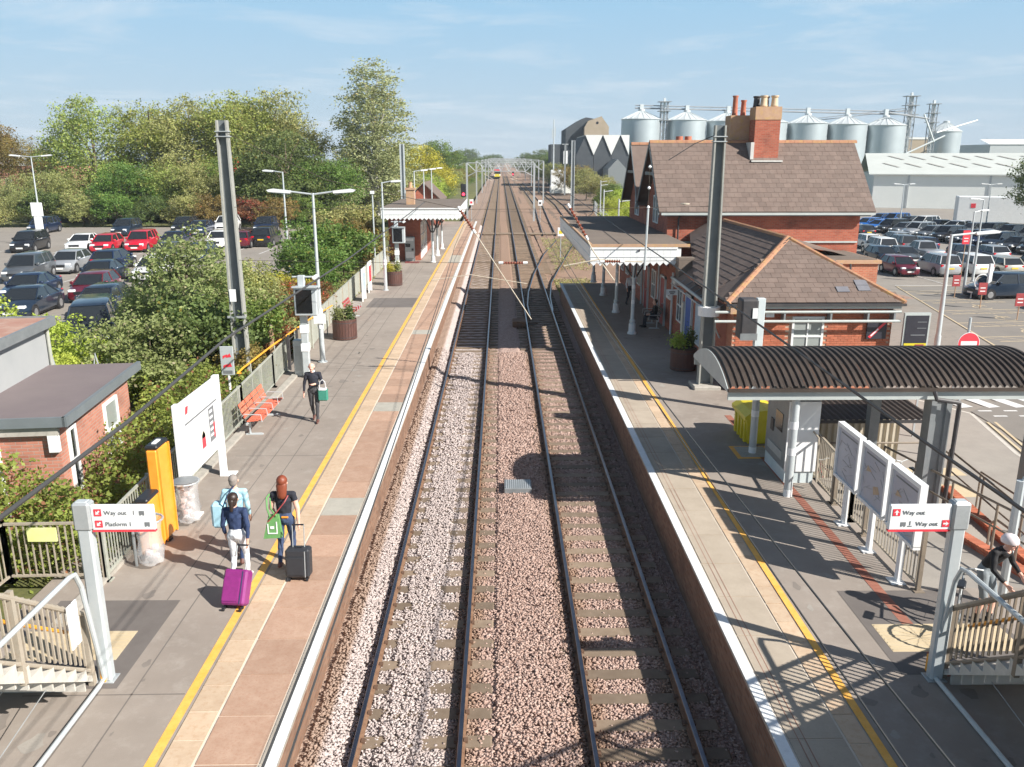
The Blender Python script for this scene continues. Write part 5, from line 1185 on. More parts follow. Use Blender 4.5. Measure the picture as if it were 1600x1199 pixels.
# right platform railings and map boards
t = pick_fence('beige railings behind the three map boards at the back of the grey platform', [(7.42, 13.4), (7.42, 16.4), (7.42, 17.3)], PZ, 1.2, 'fence_beige', postm='rail_brown')
t = pick_fence('beige gate leaf standing open between the ticket machine and the map boards', [(7.4, 17.35), (7.55, 19.4)], PZ, 1.2, 'fence_beige', postm='rail_brown')
MB().path([(7.3,18.9,PZ+.2),(7.3,18.9,PZ+1.15),(7.3,18.6,PZ+1.3),(7.3,18.2,PZ+1.25),(7.3,18.1,PZ+.2)], .025).build('hoop', 'fence_beige', t)
for y, lab in ((16.25, 'map board farthest from the Way out sign, plain grey sheet'), (15.0, 'middle one of the three white-framed map boards'), (13.75, 'map board right above the Way out sign, with orange patches')):
    t = thing('map_board', lab, 'map board', (7.22, y, PZ))
    MB().bbox(-.045,.045,-.06,.06,0,2.08,.01).build('post', 'white_board', t); MB().bbox(-.16,.1,-.14,.14,0,.025,.005).build('foot', 'white_board', t)
    MB().box(-.1,.03,-.56,.56,2.02,2.1).box(-.1,.03,-.56,-.50,.95,2.02).box(-.1,.03,.50,.56,.95,2.02).box(-.1,.03,-.56,.56,.9,.96).build('frame', 'white_board', t)
    MB().box(-.06,-.03,-.5,.5,.96,2.02).build('map_sheet', 'map_grey', t)
    MB().box(-.064,-.06,-.4,.4,1.9,1.93).build('title_line', 'text_grey', t)
    ml = MB()
    for k in range(16): a = (random.uniform(-.42,.42), random.uniform(1.02,1.8)); b = (max(-.45,min(.45,a[0]+random.uniform(-.4,.4))), max(1.0,min(1.84,a[1]+random.uniform(-.2,.2)))); ml.tube((-.062,a[0],a[1]),(-.062,b[0],b[1]),.004,.004,4)
    ml.build('map_line', 'galv_dark', t)['kind'] = 'stuff'
    if y < 16: MB().face([(-.065,-.3,1.3),(-.065,-.05,1.2),(-.065,0,1.35),(-.065,-.2,1.42)]).face([(-.065,.1,1.6),(-.065,.35,1.55),(-.065,.3,1.68)]).build('map_patch', 'seat_buff' if 'seat_buff' in MATS else 'slab_buff', t)
t = thing('ticket_machine', 'ticket machine cabinet with a white end panel beside the yellow grit bin', 'ticket machine', (7.05, 18.55, PZ))
MB().bbox(-.36,.36,0,1.55,.3,2.05,.03).build('cabinet', 'galv_dark', t); MB().box(-.37,.37,-.02,0,.3,2.02).build('end_panel', 'white_board', t); MB().box(-.34,.34,.02,1.52,0,.3).build('plinth', 'pale_blue_paint', t)
MB().box(-.375,-.36,.35,.85,1.15,1.6).build('screen', 'screen_black', t); MB().box(-.39,-.36,.95,1.15,1.0,1.3).build('keypad', 'iron_dark', t); MB().box(-.38,-.36,.25,1.3,.5,.7).build('tray', 'galv', t); MB().bbox(-.46,.38,-.04,1.6,2.05,2.12,.02).build('top_hood', 'galv', t)
t = thing('grit_bin', 'yellow plastic grit bin with sloping lid beside the canopy post', 'grit bin', (6.98, 21.35, PZ), 0)
MB().grid([(-.34,0,.02),(.4,0,.02),(.4,1.15,.02),(-.34,1.15,.02),(-.42,-.06,.72),(.46,-.06,.72),(.46,1.2,.72),(-.42,1.2,.72)], [(0,3,2,1),(0,1,5,4),(1,2,6,5),(2,3,7,6),(3,0,4,7),(4,5,6,7)]).build('body', 'yellow_plastic', t)
MB().prism([(-.48,.7),(.5,.7),(.5,.86),(.1,.98),(-.3,.93),(-.48,.8)], 'y', -.1, 1.24).build('lid', 'yellow_plastic', t)
for k in range(4): MB().box(-.43,-.35,.06+k*.3,.18+k*.3,.05,.6).build('rib', 'yellow_plastic', t)
sheet('base_mark', 6.08, 7.1, 20.22, 21.2, PZ+.006, 'yellow_line', parent=pr); sheet('base_mark', 6.2, 7.0, 20.34, 21.15, PZ+.01, 'concrete', parent=pr)

# ================================================================ corrugated barrel canopy
t = thing('corrugated_canopy', 'barrel-vaulted dark corrugated canopy on grey posts over the ticket machine', 'canopy')
cy0, cy1, cz0, cz1, rise = 17.62, 20.95, 3.30, 3.30, .46
def arc(f, add=0): return (cy0+(cy1-cy0)*f, cz0+(cz1-cz0)*f + rise*(1-(2*f-1)**2) + add)
pitch = .155; me = None
mb = MB(); K = 14; prof = [(0, 0), (pitch*.25, .0), (pitch*.4, .045), (pitch*.75, .045), (pitch*.9, 0), (pitch, 0)]
V = []; 
for j in range(K+1):
    f = j/K; yy, zz = arc(f)
    for q in prof: V.append((q[0], yy, zz+q[1]))
mb.grid(V, [(j*6+k, j*6+k+1, (j+1)*6+k+1, (j+1)*6+k) for j in range(K) for k in range(5)])
me = mb.mesh('corrugation', 'tin_brown', 50)
x = 4.98
while x < 12.2:
    o = link('corrugation', me, t); o.location = (x, random.uniform(-.01, .01), 0); x += pitch
for xx in (4.95, 12.25):
    mb = MB(); V = []
    for j in range(K+1): yy, zz = arc(j/K, -.01); V += [(xx, yy, zz), (xx, yy, cz0-.08), (xx+.03, yy, zz), (xx+.03, yy, cz0-.08)]
    for j in range(K): b = j*4; mb.face([V[b],V[b+4],V[b+5],V[b+1]]).face([V[b+2],V[b+6],V[b+7],V[b+3]]).face([V[b],V[b+4],V[b+6],V[b+2]]).face([V[b+1],V[b+5],V[b+7],V[b+3]])
    mb.build('end_fascia', 'gutter_pale', t)
MB().prism([(cy0-.12,cz0+.02),(cy0-.12,cz0-.06),(cy0-.02,cz0-.07),(cy0-.02,cz0-.0)], 'x', 4.95, 12.28).build('gutter', 'tin_brown', t)
MB().box(4.97, 12.24, cy0-.03, cy0+.05, cz0-.26, cz0-.06).build('front_beam', 'gutter_pale', t); MB().box(4.97, 12.24, cy1-.08, cy1, cz0-.26, cz0-.06).build('rear_beam', 'gutter_pale', t)
for xx in (6.55, 9.7, 12.0): MB().box(xx-.05, xx+.05, cy0, cy1, cz0-.26, cz0-.08).build('cross_beam', 'galv_dark', t)
for xx, yy, zb in ((6.54,17.78,PZ),(6.58,20.7,PZ)):
    p = MB().tube((xx,yy,zb),(xx,yy,cz0-.1),.095,n=14).build('post', 'lamp_grey', t, 40)
    for z in (.0, 1.0, 1.62): MB().lathe([(.1,0),(.1,.17)], (xx,yy,zb+z), 14).build('white_band', 'white_board', p, 40)
MB().box(9.5,9.62,17.62,17.95,-1.2,cz0-.1).box(9.84,9.96,17.62,17.95,-1.2,cz0-.1).box(9.62,9.84,17.68,17.74,-1.2,cz0-.1).build('post', 'galv_dark', t)
MB().path([(9.45,17.48,cz0-.05),(9.5,17.45,cz0-.22),(10.02,17.45,cz0-.3),(10.05,17.5,cz0-.5),(10.0,17.5,-.3)], .05, 8).build('downpipe', 'iron_dark', t)
MB().box(9.55,9.8,20.6,20.85,-1.2,cz0-.1).build('post', 'galv_dark', t)
for xx in (12.0,): MB().box(xx-.12,xx+.12,17.7,17.95,-1.2,cz0-.1).build('post', 'galv_dark', t)

# bike shelter
t = thing('bike_shelter', 'low cycle shelter with dark corrugated roof and cream ribbed back wall', 'shelter')
me = MB().grid([(0,20.95,1.48),(.06,20.95,1.52),(.12,20.95,1.52),(.165,20.95,1.48),(0,22.85,1.56),(.06,22.85,1.6),(.12,22.85,1.6),(.165,22.85,1.56)], [(0,1,5,4),(1,2,6,5),(2,3,7,6)]).mesh('corrugation', 'tin_brown')
x = 7.7
while x < 11.45:
    o = link('corrugation', me, t); o.location.x = x; x += .165
me = MB().grid([(0,22.9,-1.0),(.05,22.9,-1.0),(.08,22.96,-1.0),(.15,22.96,-1.0),(.19,22.9,-1.0),(0,22.9,1.5),(.05,22.9,1.5),(.08,22.96,1.5),(.15,22.96,1.5),(.19,22.9,1.5)], [(k,k+1,k+6,k+5) for k in range(4)]).mesh('wall_rib', 'tin_cream')
x = 7.9
while x < 11.35:
    o = link('wall_rib', me, t); o.location.x = x; x += .19
MB().box(9.75,10.0,22.86,22.89,.9,1.25).build('notice', 'galv_dark', t)
for xx in (8.0, 9.8, 11.4): MB().tube((xx,21.1,-1.0),(xx,21.1,1.48),.035).build('post', 'galv', t)
MB().box(7.7,11.5,20.92,20.96,1.42,1.5).build('edge', 'iron_dark', t)
tp = thing('tactile_strip', 'yellow tactile paving on the landing beside the parked bikes', 'paving', (11.7, 21.2, RG+.1)); MB().box(0,1.4,0,.9,0,.012).build('strip', 'tactile_buff', tp); MB().box(.2,1.9,1.6,2.2,0,.012).build('strip', 'tactile_buff', tp)

# railings of the ramps
def ramp_rail(label, pts, m='rail_brown', h=1.0, r=.028, sp=1.5, mid=True):
    t = thing('ramp_railing', label, 'railing')
    P = [Vector(p) for p in pts]
    MB().path([p+Vector((0,0,h)) for p in P], r).build('rail', m, t)
    if mid: MB().path([p+Vector((0,0,h*.5)) for p in P], r*.8).build('rail', m, t)
    for a, b in zip(P[:-1], P[1:]):
        n = max(1, int((b-a).length/sp))
        for k in range(n+1): q = a.lerp(b, k/n); MB().tube(q, q+Vector((0,0,h)), r*.95).build('post', m, t)
ramp_rail('brown tube railing along the ramp wall nearer the platform', [(9.73,13.5,.8),(9.73,20.0,.1)])
ramp_rail('brown tube railing along the outer ramp wall', [(11.41,10.5,-.75),(11.41,20.0,.0)])
ramp_rail('brown tube railing along the landing in front of the bikes', [(7.6,20.85,-.1),(11.4,20.85,-.1),(11.4,20.0,-.1)], mid=False)
ramp_rail('brown tube railing on the pavement edge beyond the ramps', [(12.6,13.0,RG+.1),(12.6,20.5,RG+.1)], mid=False)
for i, (x, y) in enumerate(((10.9,14.5),(10.9,16.6))):
    t = thing('hoop_rail', ('hoop handrail at the ramp turn nearer the helmeted man', 'hoop handrail at the ramp turn farther from the helmeted man')[i], 'handrail', (x, y, -.5)); MB().path([(0,-.5,0),(0,-.5,.8),(0,-.3,.98),(0,.3,.98),(0,.5,.8),(0,.5,0)], .03).build('tube', 'rail_brown', t)

# ================================================================ footbridge stairs
def stairs(side, label):
    s = -1 if side < 0 else 1
    xi = -5.98 if s < 0 else 6.52; xo = xi + s*1.75
    t = thing('footbridge_stairs', label, 'stairs', (xi, 10.9, PZ))
    ny = 31; rise, run = .183, .252; dX = lambda a: s*a
    def X2(a, b): return (min(s*a, s*b), max(s*a, s*b))
    me = MB().box(*X2(.06, 1.7), 0, run+.02, -.04, 0).box(*X2(.06, 1.7), -.0, .03, -rise, -.04).mesh('step', 'concrete_light')
    for k in range(ny):
        o = link('step', me, t); o.location = (0, -(k+1)*run, (k+1)*rise)
    for a in (0, 1.7):
        poly = []
        for k in range(ny): poly += [(-k*run, k*rise), (-k*run, (k+1)*rise)]
        poly += [(-ny*run, ny*rise), (-ny*run, ny*rise-.42), (-.0, -.0)]
        MB().prism([(p[0], p[1]) for p in poly], 'x', *X2(a, a+.06)).build('stringer', 'concrete_light', t)
    sl_ = rise/run
    for a in (.03, 1.73):
        for z, r in ((1.17, .04), (.25, .03)):
            MB().tube((s*a,-.1,z),(s*a,-ny*run,z+ny*rise-.05),r).build('rail', 'rail_brown' if s > 0 else 'fence_beige', t)
        MB().box(s*a-.04, s*a+.04, -.12, -.04, 0, 1.2).build('newel', 'rail_brown' if s > 0 else 'fence_beige', t)
        n = 64; me = MB().box(-.014,.014,-.012,.012,.25,1.15).mesh('picket', 'rail_brown' if s > 0 else 'fence_beige'); rest = MB()
        for k in range(n):
            y = -.2-k*.118; z = -y*sl_
            if k % 13 == 12: MB().box(s*a-.035, s*a+.035, y-.035, y+.035, z-.1, z+1.2).build('post', 'rail_brown' if s > 0 else 'fence_beige', t)
            elif k < 32: o = link('picket', me, t); o.location = (s*a, y, z)
            else: rest.box(s*a-.014, s*a+.014, y-.012, y+.012, z+.25, z+1.15)
        rest.build('picket_row', 'rail_brown', t)['kind'] = 'stuff'
        i = .14 if a < 1 else -.14
        MB().tube((s*(a+i),-.3,1.0),(s*(a+i),-ny*run,1.0+ny*rise-.2),.028).build('hand_rail', 'orange_rail', t)
    top = ny*rise; MB().box(*X2(-.1, 1.9), -ny*run-3.2, -ny*run, top-.15, top).build('landing', 'concrete_light', t)
    for a in (0.1, 1.7):
        for yy in (-ny*run-.2, -ny*run-2.8): MB().box(s*a-.1, s*a+.1, yy-.1, yy+.1, 0, top-.15).build('pier', 'galv_dark', t)
    # tube guard round the void below the flight
    MB().path([(-s*.12,-8,1.98),(-s*.12,-.55,1.98),(-s*.12,-.4,1.95),(-s*.12,-.28,1.7),(-s*.12,-.02,.08),(-s*.12,-.2,.05),(-s*.12,-8,.05)], .035, 8).build('guard_tube', 'lamp_grey', t)
    for k in range(4): MB().path([(s*(.15+k*.42),-.8-k*.3,.6+k*.15),(s*(.15+k*.42),-4.5,.05)], .006, 4).build('stay_wire', 'galv', t)
    MB().box(*X2(-.14,-.08), -.05, .12, .0, .28).build('yellow_stop', 'orange_rail', t)
stairs(-1, 'footbridge stairs with beige pickets and pale steps at the lower left corner')
stairs(1, 'footbridge stairs with brown pickets at the lower right corner, throwing the striped shadow')
t = thing('unseen_shade_block', 'unseen brick block added to shade the foot of the right-hand footbridge stairs', 'building', (8.5, 5.2, PZ-1))  # added out-of-view block, placed and sized for the shadow it throws by the stairs
MB().box(0, 3.2, -3, 2.8, 0, 4.0).build('wall', 'brick_red', t); MB().box(-.08, 3.35, -3.1, 2.9, 4.0, 4.12).build('roof', 'felt_roof', t)
t = thing('notice_card', 'white leaning notice card on the beige pickets of the left stairs', 'notice', (-5.93, 10.3, 1.75)); 
for k in (0, 1): MB().box(-.01,.01,k*.14,k*.14+.11,-.15,.5).build('card', 'white_board', t)
t = thing('blue_sign_post', 'pale grey post with a bright blue sign at the right edge by the helmeted man', 'sign', (8.62, 12.9, PZ))
MB().tube((0,0,0),(0,0,2.3),.07).build('post', 'lamp_grey', t); MB().path([(0,0,2.2),(.05,0,2.35),(.2,0,2.38)], .03).build('bracket', 'galv', t); MB().box(.1,.6,-.03,.0,1.95,2.35).build('plate', 'blue_sign', t) if 'blue_sign' in MATS else None
# no entry sign
t = thing('no_entry_sign', 'round red no entry sign on a grey post beyond the corrugated canopy', 'sign', (13.85, 24.2, RG+.22))
MB().tube((0,0,0),(0,0,4.3),.04).build('post', 'lamp_grey', t)
TT = Matrix.Translation((.0,-.08,3.55)) @ Matrix.Rotation(math.pi/2, 4, 'X')
MB().lathe([(.31,0),(.31,.015)], n=32, T=TT).build('disc', 'sign_red', t); MB().lathe([(.325,-.004),(.325,.01)], n=32, T=TT).build('rim', 'white_board', t); MB().box(-.24,.24,-.1,-.095,3.49,3.61).build('bar', 'white_board', t)
t = thing('bollard_post', 'pale post beside the zebra crossing', 'post', (16.3, 29.0, RG)); MB().tube((0,0,0),(0,0,1.7),.05).build('shaft', 'lamp_grey', t)
for i, (x, y) in enumerate(((30.5,55.6),(29.9,51.4),(29.9,47.5),(34.4,62.2))):
    t = thing('bay_sign', ('small red parking sign on a post beside the round mirror', 'small red parking sign in front of the near dark parked car', 'small red parking sign at the right edge beside the dark car', 'red and white tariff sign on a post above the silver cars')[i], 'sign', (x, y, RG))
    h = (.75, .85, .8, 2.9)[i]; MB().tube((0,0,0),(0,0,h),.03).build('post', 'chimney_pale', t); MB().bbox(-.27,.27,-.04,0,h,h+(.75 if i < 3 else 1.0),.01).build('plate', 'dark_red' if i < 3 else 'sign_red', t); MB().box(-.16,.16,-.046,-.04,h+.2,h+.26).box(-.16,.16,-.046,-.04,h+.4,h+.46).build('lettering_strip', 'white_board', t)
t = thing('mirror_frame', 'round white frame and low barrier beside the parking signs', 'barrier', (32.0, 55.2, RG)); MB().path([(.5*math.cos(a),0,1.1+.5*math.sin(a)) for a in np.linspace(0,6.283,17)], .04, 6).build('ring', 'white_paint', t); MB().path([(-.6,0,0),(-.6,0,.5),(1.3,0,.5),(1.3,0,0)], .05).build('rail', 'white_paint', t); MB().tube((0,0,0),(0,0,.6),.05).build('post', 'white_paint', t); MB().bbox(.35,.6,-.1,.1,1.0,2.3,.02).build('meter', 'white_board', t)
t = thing('traffic_cone', 'orange traffic cone below the far left car park lamp post', 'cone', (-40.9, 75.6, LG+.09)); MB().lathe([(.28,0),(.28,.04),(.2,.05),(.04,.95),(0.01,.95)], n=12).build('body', 'orange_plastic', t)
t = thing('sign_box', 'pale sign box strapped to the far left car park lamp post', 'sign', (-41.6, 77.3, LG+2.0)); MB().bbox(-.5,.5,-.15,0,.7,1.9,.03).build('panel', 'white_board', t); MB().bbox(-.35,.35,-.15,0,-.9,.68,.03).build('panel', 'white_board', t)
# ================================================================ CARS
for nm, c in dict(car_black=(.012,.013,.016), car_navy=(.015,.03,.075), car_blue=(.03,.10,.28), car_bright_blue=(.02,.16,.55), car_red=(.50,.012,.03), car_maroon=(.16,.015,.03), car_white=(.72,.73,.72), car_silver=(.38,.40,.42), car_grey=(.11,.12,.13), car_darkblue=(.02,.035,.06), car_beige=(.42,.41,.36)).items():
    m = mat(nm, c, .3, metal=.0 if nm in ('car_white', 'car_red', 'car_black') else .35, coat=.8)
mat('car_light', (.75,.78,.8), .1); mat('car_tail', (.5,.01,.02), .2); mat('plate_white', (.75,.75,.72), .5); mat('plate_yellow', (.75,.5,.03), .5); mat('alloy', (.45,.46,.47), .3, metal=.7)
CAR = {}
def car_proto(kind):
    P = dict(hatch=(4.1,1.78,1.47,.93,.95), suv=(4.5,1.88,1.70,1.05,1.05), estate=(4.6,1.82,1.50,.95,1.1), van=(4.6,1.9,1.88,1.12,.85), saloon=(4.7,1.84,1.42,.92,1.2), pickup=(4.9,1.9,1.8,1.15,1.15))[kind]
    Lc, W, H, belt, hood = P; w = W/2
    root = bpy.data.objects.new('parked_car', None); C.objects.link(root)
    hb = belt-.12; yt = Lc/2
    tail = {'hatch':.93,'suv':1.0,'estate':.95,'van':1.1,'saloon':.98,'pickup':1.05}[kind]
    st = [(-yt,.34,.56,.66),(-yt+.05,.22,.66,.82),(-yt+.25,.18,hb-.14,.92),(-yt+.6,.16,hb-.05,.985),(-yt+hood,.16,belt-.03,1.0),(-yt+hood+.7,.16,belt,1.0),(0.2,.16,belt+.01,1.0),(yt-.9,.16,belt+.02,1.0),(yt-.35,.18,belt+.01,.97),(yt-.08,.24,tail,.92),(yt,.36,tail-.15,.80)]
    V = []; n = 9
    for y, zb, zt, k in st:
        ww = w*k; zm = zb+(zt-zb)*.5
        V += [(-ww*.8,y,zb),(-ww*.97,y,zb+.12),(-ww,y,zm),(-ww*.97,y,zt-.08),(-ww*.86,y,zt),(ww*.86,y,zt),(ww*.97,y,zt-.08),(ww,y,zm),(ww*.97,y,zb+.12),(ww*.8,y,zb)]
    n = 10; mb = MB(); F = []
    for i in range(len(st)-1):
        for k in range(n): F.append((i*n+k, i*n+(k+1) % n, (i+1)*n+(k+1) % n, (i+1)*n+k))
    F += [tuple(range(n)), tuple(range((len(st)-1)*n, len(st)*n))]
    mb.grid(V, F)
    yA = -yt+hood; yB = yA+{'hatch':.75,'suv':.7,'estate':.8,'van':.55,'saloon':.85,'pickup':.7}[kind]
    yD = yt-{'hatch':.12,'suv':.12,'estate':.15,'van':.06,'saloon':.75,'pickup':1.7}[kind]; yC = yD-{'hatch':.45,'suv':.3,'estate':.5,'van':.1,'saloon':.75,'pickup':.25}[kind]
    wb, wt = w*.9, w*.70; zb_ = belt-.02; zr = H-.06
    def gh(e=0): return [(-wb-e,yA-e,zb_),(wb+e,yA-e,zb_),(wb+e,yD+e,zb_),(-wb-e,yD+e,zb_),(-wt-e,yB-e*.5,zr),(wt+e,yB-e*.5,zr),(wt+e,yC+e*.5,zr),(-wt-e,yC+e*.5,zr)]
    g = gh(); MB().grid(g, [(0,1,5,4),(1,2,6,5),(2,3,7,6),(3,0,4,7)]).build('window', 'glass_dark', root)
    # roof skin and pillars in body colour
    mb.grid([(-wt-.02,yB-.04,zr-.01),(wt+.02,yB-.04,zr-.01),(wt+.02,yC+.04,zr-.01),(-wt-.02,yC+.04,zr-.01),(-wt+.12,yB+.12,H),(wt-.12,yB+.12,H),(wt-.12,yC-.12,H),(-wt+.12,yC-.12,H)], [(0,1,5,4),(1,2,6,5),(2,3,7,6),(3,0,4,7),(4,5,6,7),(3,2,1,0)])
    def pil(a, b, r=.035): mb.tube(a, b, r, r, 5)
    for s in (-1, 1):
        pil((s*wb,yA,zb_),(s*wt,yB,zr)); pil((s*wb,yD,zb_),(s*wt,yC,zr),.05)
        ym = (yA+yB)/2+.0+(yD-yA)*.42; pil((s*wb,ym,zb_),(s*wt,ym,zr),.04)
        if kind in ('suv','estate','van'): y2 = yD-.75; pil((s*wb,y2,zb_),(s*wt,y2-.1,zr),.05)
        mb.bbox(s*(w+.02)-.1 if s > 0 else -w-.12, s*(w+.02)+.1 if s > 0 else -w+.08, yA+.25, yA+.42, belt-.02, belt+.14, .03)
    mb.build('body', 'car_grey', root, 38)
    for y in (-yt+.82, yt-.85):
        for s in (-1, 1):
            TT = Matrix.Translation((s*(w-.03), y, .33)) @ Matrix.Rotation(s*math.pi/2, 4, 'Y')
            wh = MB().lathe([(.0,-.16),(.40,-.16),(.40,.034),(.36,.036),(.33,.0),(.33,.035),(.23,.045)], n=16, T=TT).build('wheel', 'rubber', root)
            MB().lathe([(.23,.03),(.2,.05),(.05,.055),(.02,.05)], n=10, T=TT).build('rim', 'alloy', wh)
    for s in (-1, 1):
        MB().bbox(s*w*.62-.17, s*w*.62+.17, -yt+.03, -yt+.3, .62, .76, .03).build('headlight', 'car_light', root)
        MB().bbox(s*w*.74-.12, s*w*.74+.12, yt-.22, yt-.01, tail-.22, tail-.02, .03).build('tail_light', 'car_tail', root)
    MB().box(-w*.45, w*.45, -yt-.01, -yt+.1, .5, .66).build('grille', 'black_plastic', root); MB().box(-.26,.26,-yt-.03,-yt+.02,.36,.47).build('front_plate', 'plate_white', root)
    MB().box(-.26,.26,yt-.02,yt+.03,.62,.73).build('rear_plate', 'plate_yellow', root)
    MB().box(-w*.85, w*.85, -yt+.1, yt-.1, .14, .3).build('underbody', 'rubber', root)
    return root
def car(kind, colour, x, y, z, rz, label, group):
    if kind not in CAR: r = CAR[kind] = car_proto(kind); r.location = (x, y, z); r.rotation_euler.z = rz
    else: r = dup(CAR[kind], (x, y, z), rz)
    r['label'] = label; r['category'] = 'car' if kind not in ('van', 'pickup') else {'van':'van','pickup':'pickup'}[kind]; r['group'] = group
    for ch in r.children:
        if ch.name.startswith('body'):
            ch.material_slots[0].link = 'OBJECT'; ch.material_slots[0].material = MATS[colour]
    return r
GL, GR = 'cars parked in the left car park', 'cars parked in the right car park'
zl = LG+.09
Lcars = [  # kind, colour, x, y(front), rot, label
 ('suv','car_black',-40.3,73.0,.12,'black four-by-four nearest the far left lamp post, left of the white coupe'),
 ('saloon','car_white',-35.9,73.4,.1,'white coupe between the lamp post and the bright red cars'),
 ('hatch','car_red',-33.5,72.4,.1,'bright red hatchback beside the white coupe'),
 ('suv','car_red',-30.9,73.3,.1,'bright red four-by-four, right of the bright red hatchback'),
 ('hatch','car_white',-25.0,75.7,.1,'white hatchback just left of the left mast, behind the hazel top'),
 ('hatch','car_maroon',-22.9,76.2,math.pi,'dark red hatchback seen from behind just right of the left mast'),
 ('suv','car_black',-21.3,77.6,math.pi,'black four-by-four at the right end of the left car park'),
 ('suv','car_navy',-48.5,91,.05,'navy four-by-four in the back row behind the black four-by-four'),
 ('suv','car_darkblue',-38.6,88.2,.05,'dark blue four-by-four in the back row behind the white coupe'),
 ('suv','car_black',-33.6,91,.05,'black four-by-four in the back row between the two red cars'),
 ('estate','car_navy',-30.9,88,.05,'navy estate car in the back row right of the red four-by-four'),
 ('suv','car_white',-29.6,92.5,.0,'white four-by-four in the back row left of the mast'),
 ('suv','car_navy',-24.9,90.6,.0,'dark four-by-four in the back row right of the mast'),
 ('saloon','car_navy',-29.0,75.8,.1,'navy saloon partly behind the hazel crown in the red cars row'),
 ('suv','car_grey',-30.8,55.2,.1,'boxy dark grey four-by-four at the left edge of the middle row'),
 ('hatch','car_silver',-30.2,59.4,.1,'silver hatchback behind the boxy dark grey four-by-four'),
 ('hatch','car_navy',-27.6,60.5,math.pi,'navy hatchback with a yellow rear plate in the middle row'),
 ('saloon','car_darkblue',-25.4,53.8,.1,'dark blue saloon with bright headlights in the middle row'),
 ('saloon','car_white',-22.9,55.8,.1,'white saloon with leaves in front of it in the middle row'),
 ('hatch','car_grey',-25.6,65.4,.05,'dark grey hatchback behind the white saloon'),
 ('hatch','car_navy',-22.9,64.6,.05,'navy hatchback half hidden by the hazel crown'),
 ('saloon','car_navy',-26.6,47.6,.1,'navy saloon behind the yellow-green shrub at the left edge'),
 ('hatch','car_maroon',-23.0,47.6,.1,'maroon hatchback behind the yellow-green shrub'),
 ('hatch','car_darkblue',-20.2,42.4,.1,'dark blue hatchback just above the blue van'),
 ('saloon','car_darkblue',-24.0,42.6,.1,'dark blue saloon at the left edge above the shrub'),
 ('van','car_darkblue',-17.3,35.2,.35,'dark blue van nearest the brick outbuilding'),
]
for k, c, x, y, rz, lab in Lcars: car(k, c, x, y, zl, rz, lab, GL)

Rcars = [
 ('hatch','car_maroon',32.2,67.5,0,'crimson hatchback facing the platform beside the brick annexe'),
 ('suv','car_silver',35.3,67.6,pi,'silver four-by-four seen from behind next to the crimson hatchback'),
 ('suv','car_white',37.9,67.6,pi,'white four-by-four seen from behind beside the slender lamp post'),
 ('hatch','car_beige',40.4,67.5,pi,'pale beige hatchback seen from behind in the front row'),
 ('suv','car_black',43.2,67.2,pi,'black four-by-four at the right end of the front row'),
 ('pickup','car_silver',38.6,76.6,pi,'silver pickup behind the silver four-by-four'),
 ('suv','car_white',36.9,82.0,pi,'white four-by-four seen from behind in the third row beside the brick wall'),
 ('hatch','car_white',38.2,88.0,pi,'white hatchback seen from behind in the fourth row beside the brick wall'),
 ('suv','car_grey',40.2,84.6,pi,'dark grey four-by-four in the third row with red rear lamps'),
 ('hatch','car_navy',42.5,84.8,pi,'navy hatchback in the third row with a yellow rear plate'),
 ('estate','car_silver',42.4,90.5,pi,'silver estate car with a green windscreen tint in the fourth row'),
 ('hatch','car_darkblue',34.2,75.2,0,'dark hatchback behind the crimson hatchback'),
 ('saloon','car_grey',36.3,75.6,0,'dark saloon between the crimson hatchback and the silver pickup'),
 ('hatch','car_navy',42.4,76.4,0,'navy hatchback behind the white four-by-four'),
 ('hatch','car_silver',44.6,76.4,pi,'silver hatchback behind the pale beige hatchback'),
 ('suv','car_darkblue',33.6,55.6,-1.45,'dark blue four-by-four side-on beside the round mirror'),
 ('suv','car_black',35.4,50.6,-1.45,'black car side-on at the right edge below the dark blue four-by-four'),
 ('hatch','car_black',43.0,100.5,pi,'black hatchback with a yellow plate just beyond the brick corner'),
]
for k, c, x, y, rz, lab in Rcars: car(k, c, x, y, RG, rz, lab, GR)
cols = ['car_bright_blue','car_bright_blue','car_black','car_grey','car_silver','car_grey','car_black','car_darkblue','car_navy','car_darkblue','car_black','car_black']
names = ['bright blue','bright blue','black','dark grey','silver','dark grey','black','dark blue','navy','dark blue','black','black']
ords = ['first','second','third','fourth','fifth','sixth','seventh','eighth','ninth','tenth','eleventh','twelfth']
for k in range(12):
    x = 48.6 + k*.35 + (k*.0); y = 112 - k*2.75
    car(('hatch','saloon','suv','hatch','suv','estate','suv','hatch','suv','suv','hatch','suv')[k], cols[k], x, y, RG, -1.15, names[k]+' car angled in the diagonal row, '+ords[k]+' counting from the white warehouse', GR)
cols2 = ['car_blue','car_bright_blue','car_black','car_white','car_black','car_white','car_grey','car_black','car_darkblue','car_grey']
names2 = ['blue','bright blue','black','white','black','white','grey','black','dark blue','dark grey']
for k in range(10):
    car(('hatch','suv','hatch','suv','saloon','estate','hatch','suv','suv','suv')[k], cols2[k], 54.4+k*.55, 121-k*3.0, RG, -1.15, names2[k]+' car in the farther diagonal row, '+ords[k]+' counting from the white warehouse', GR)

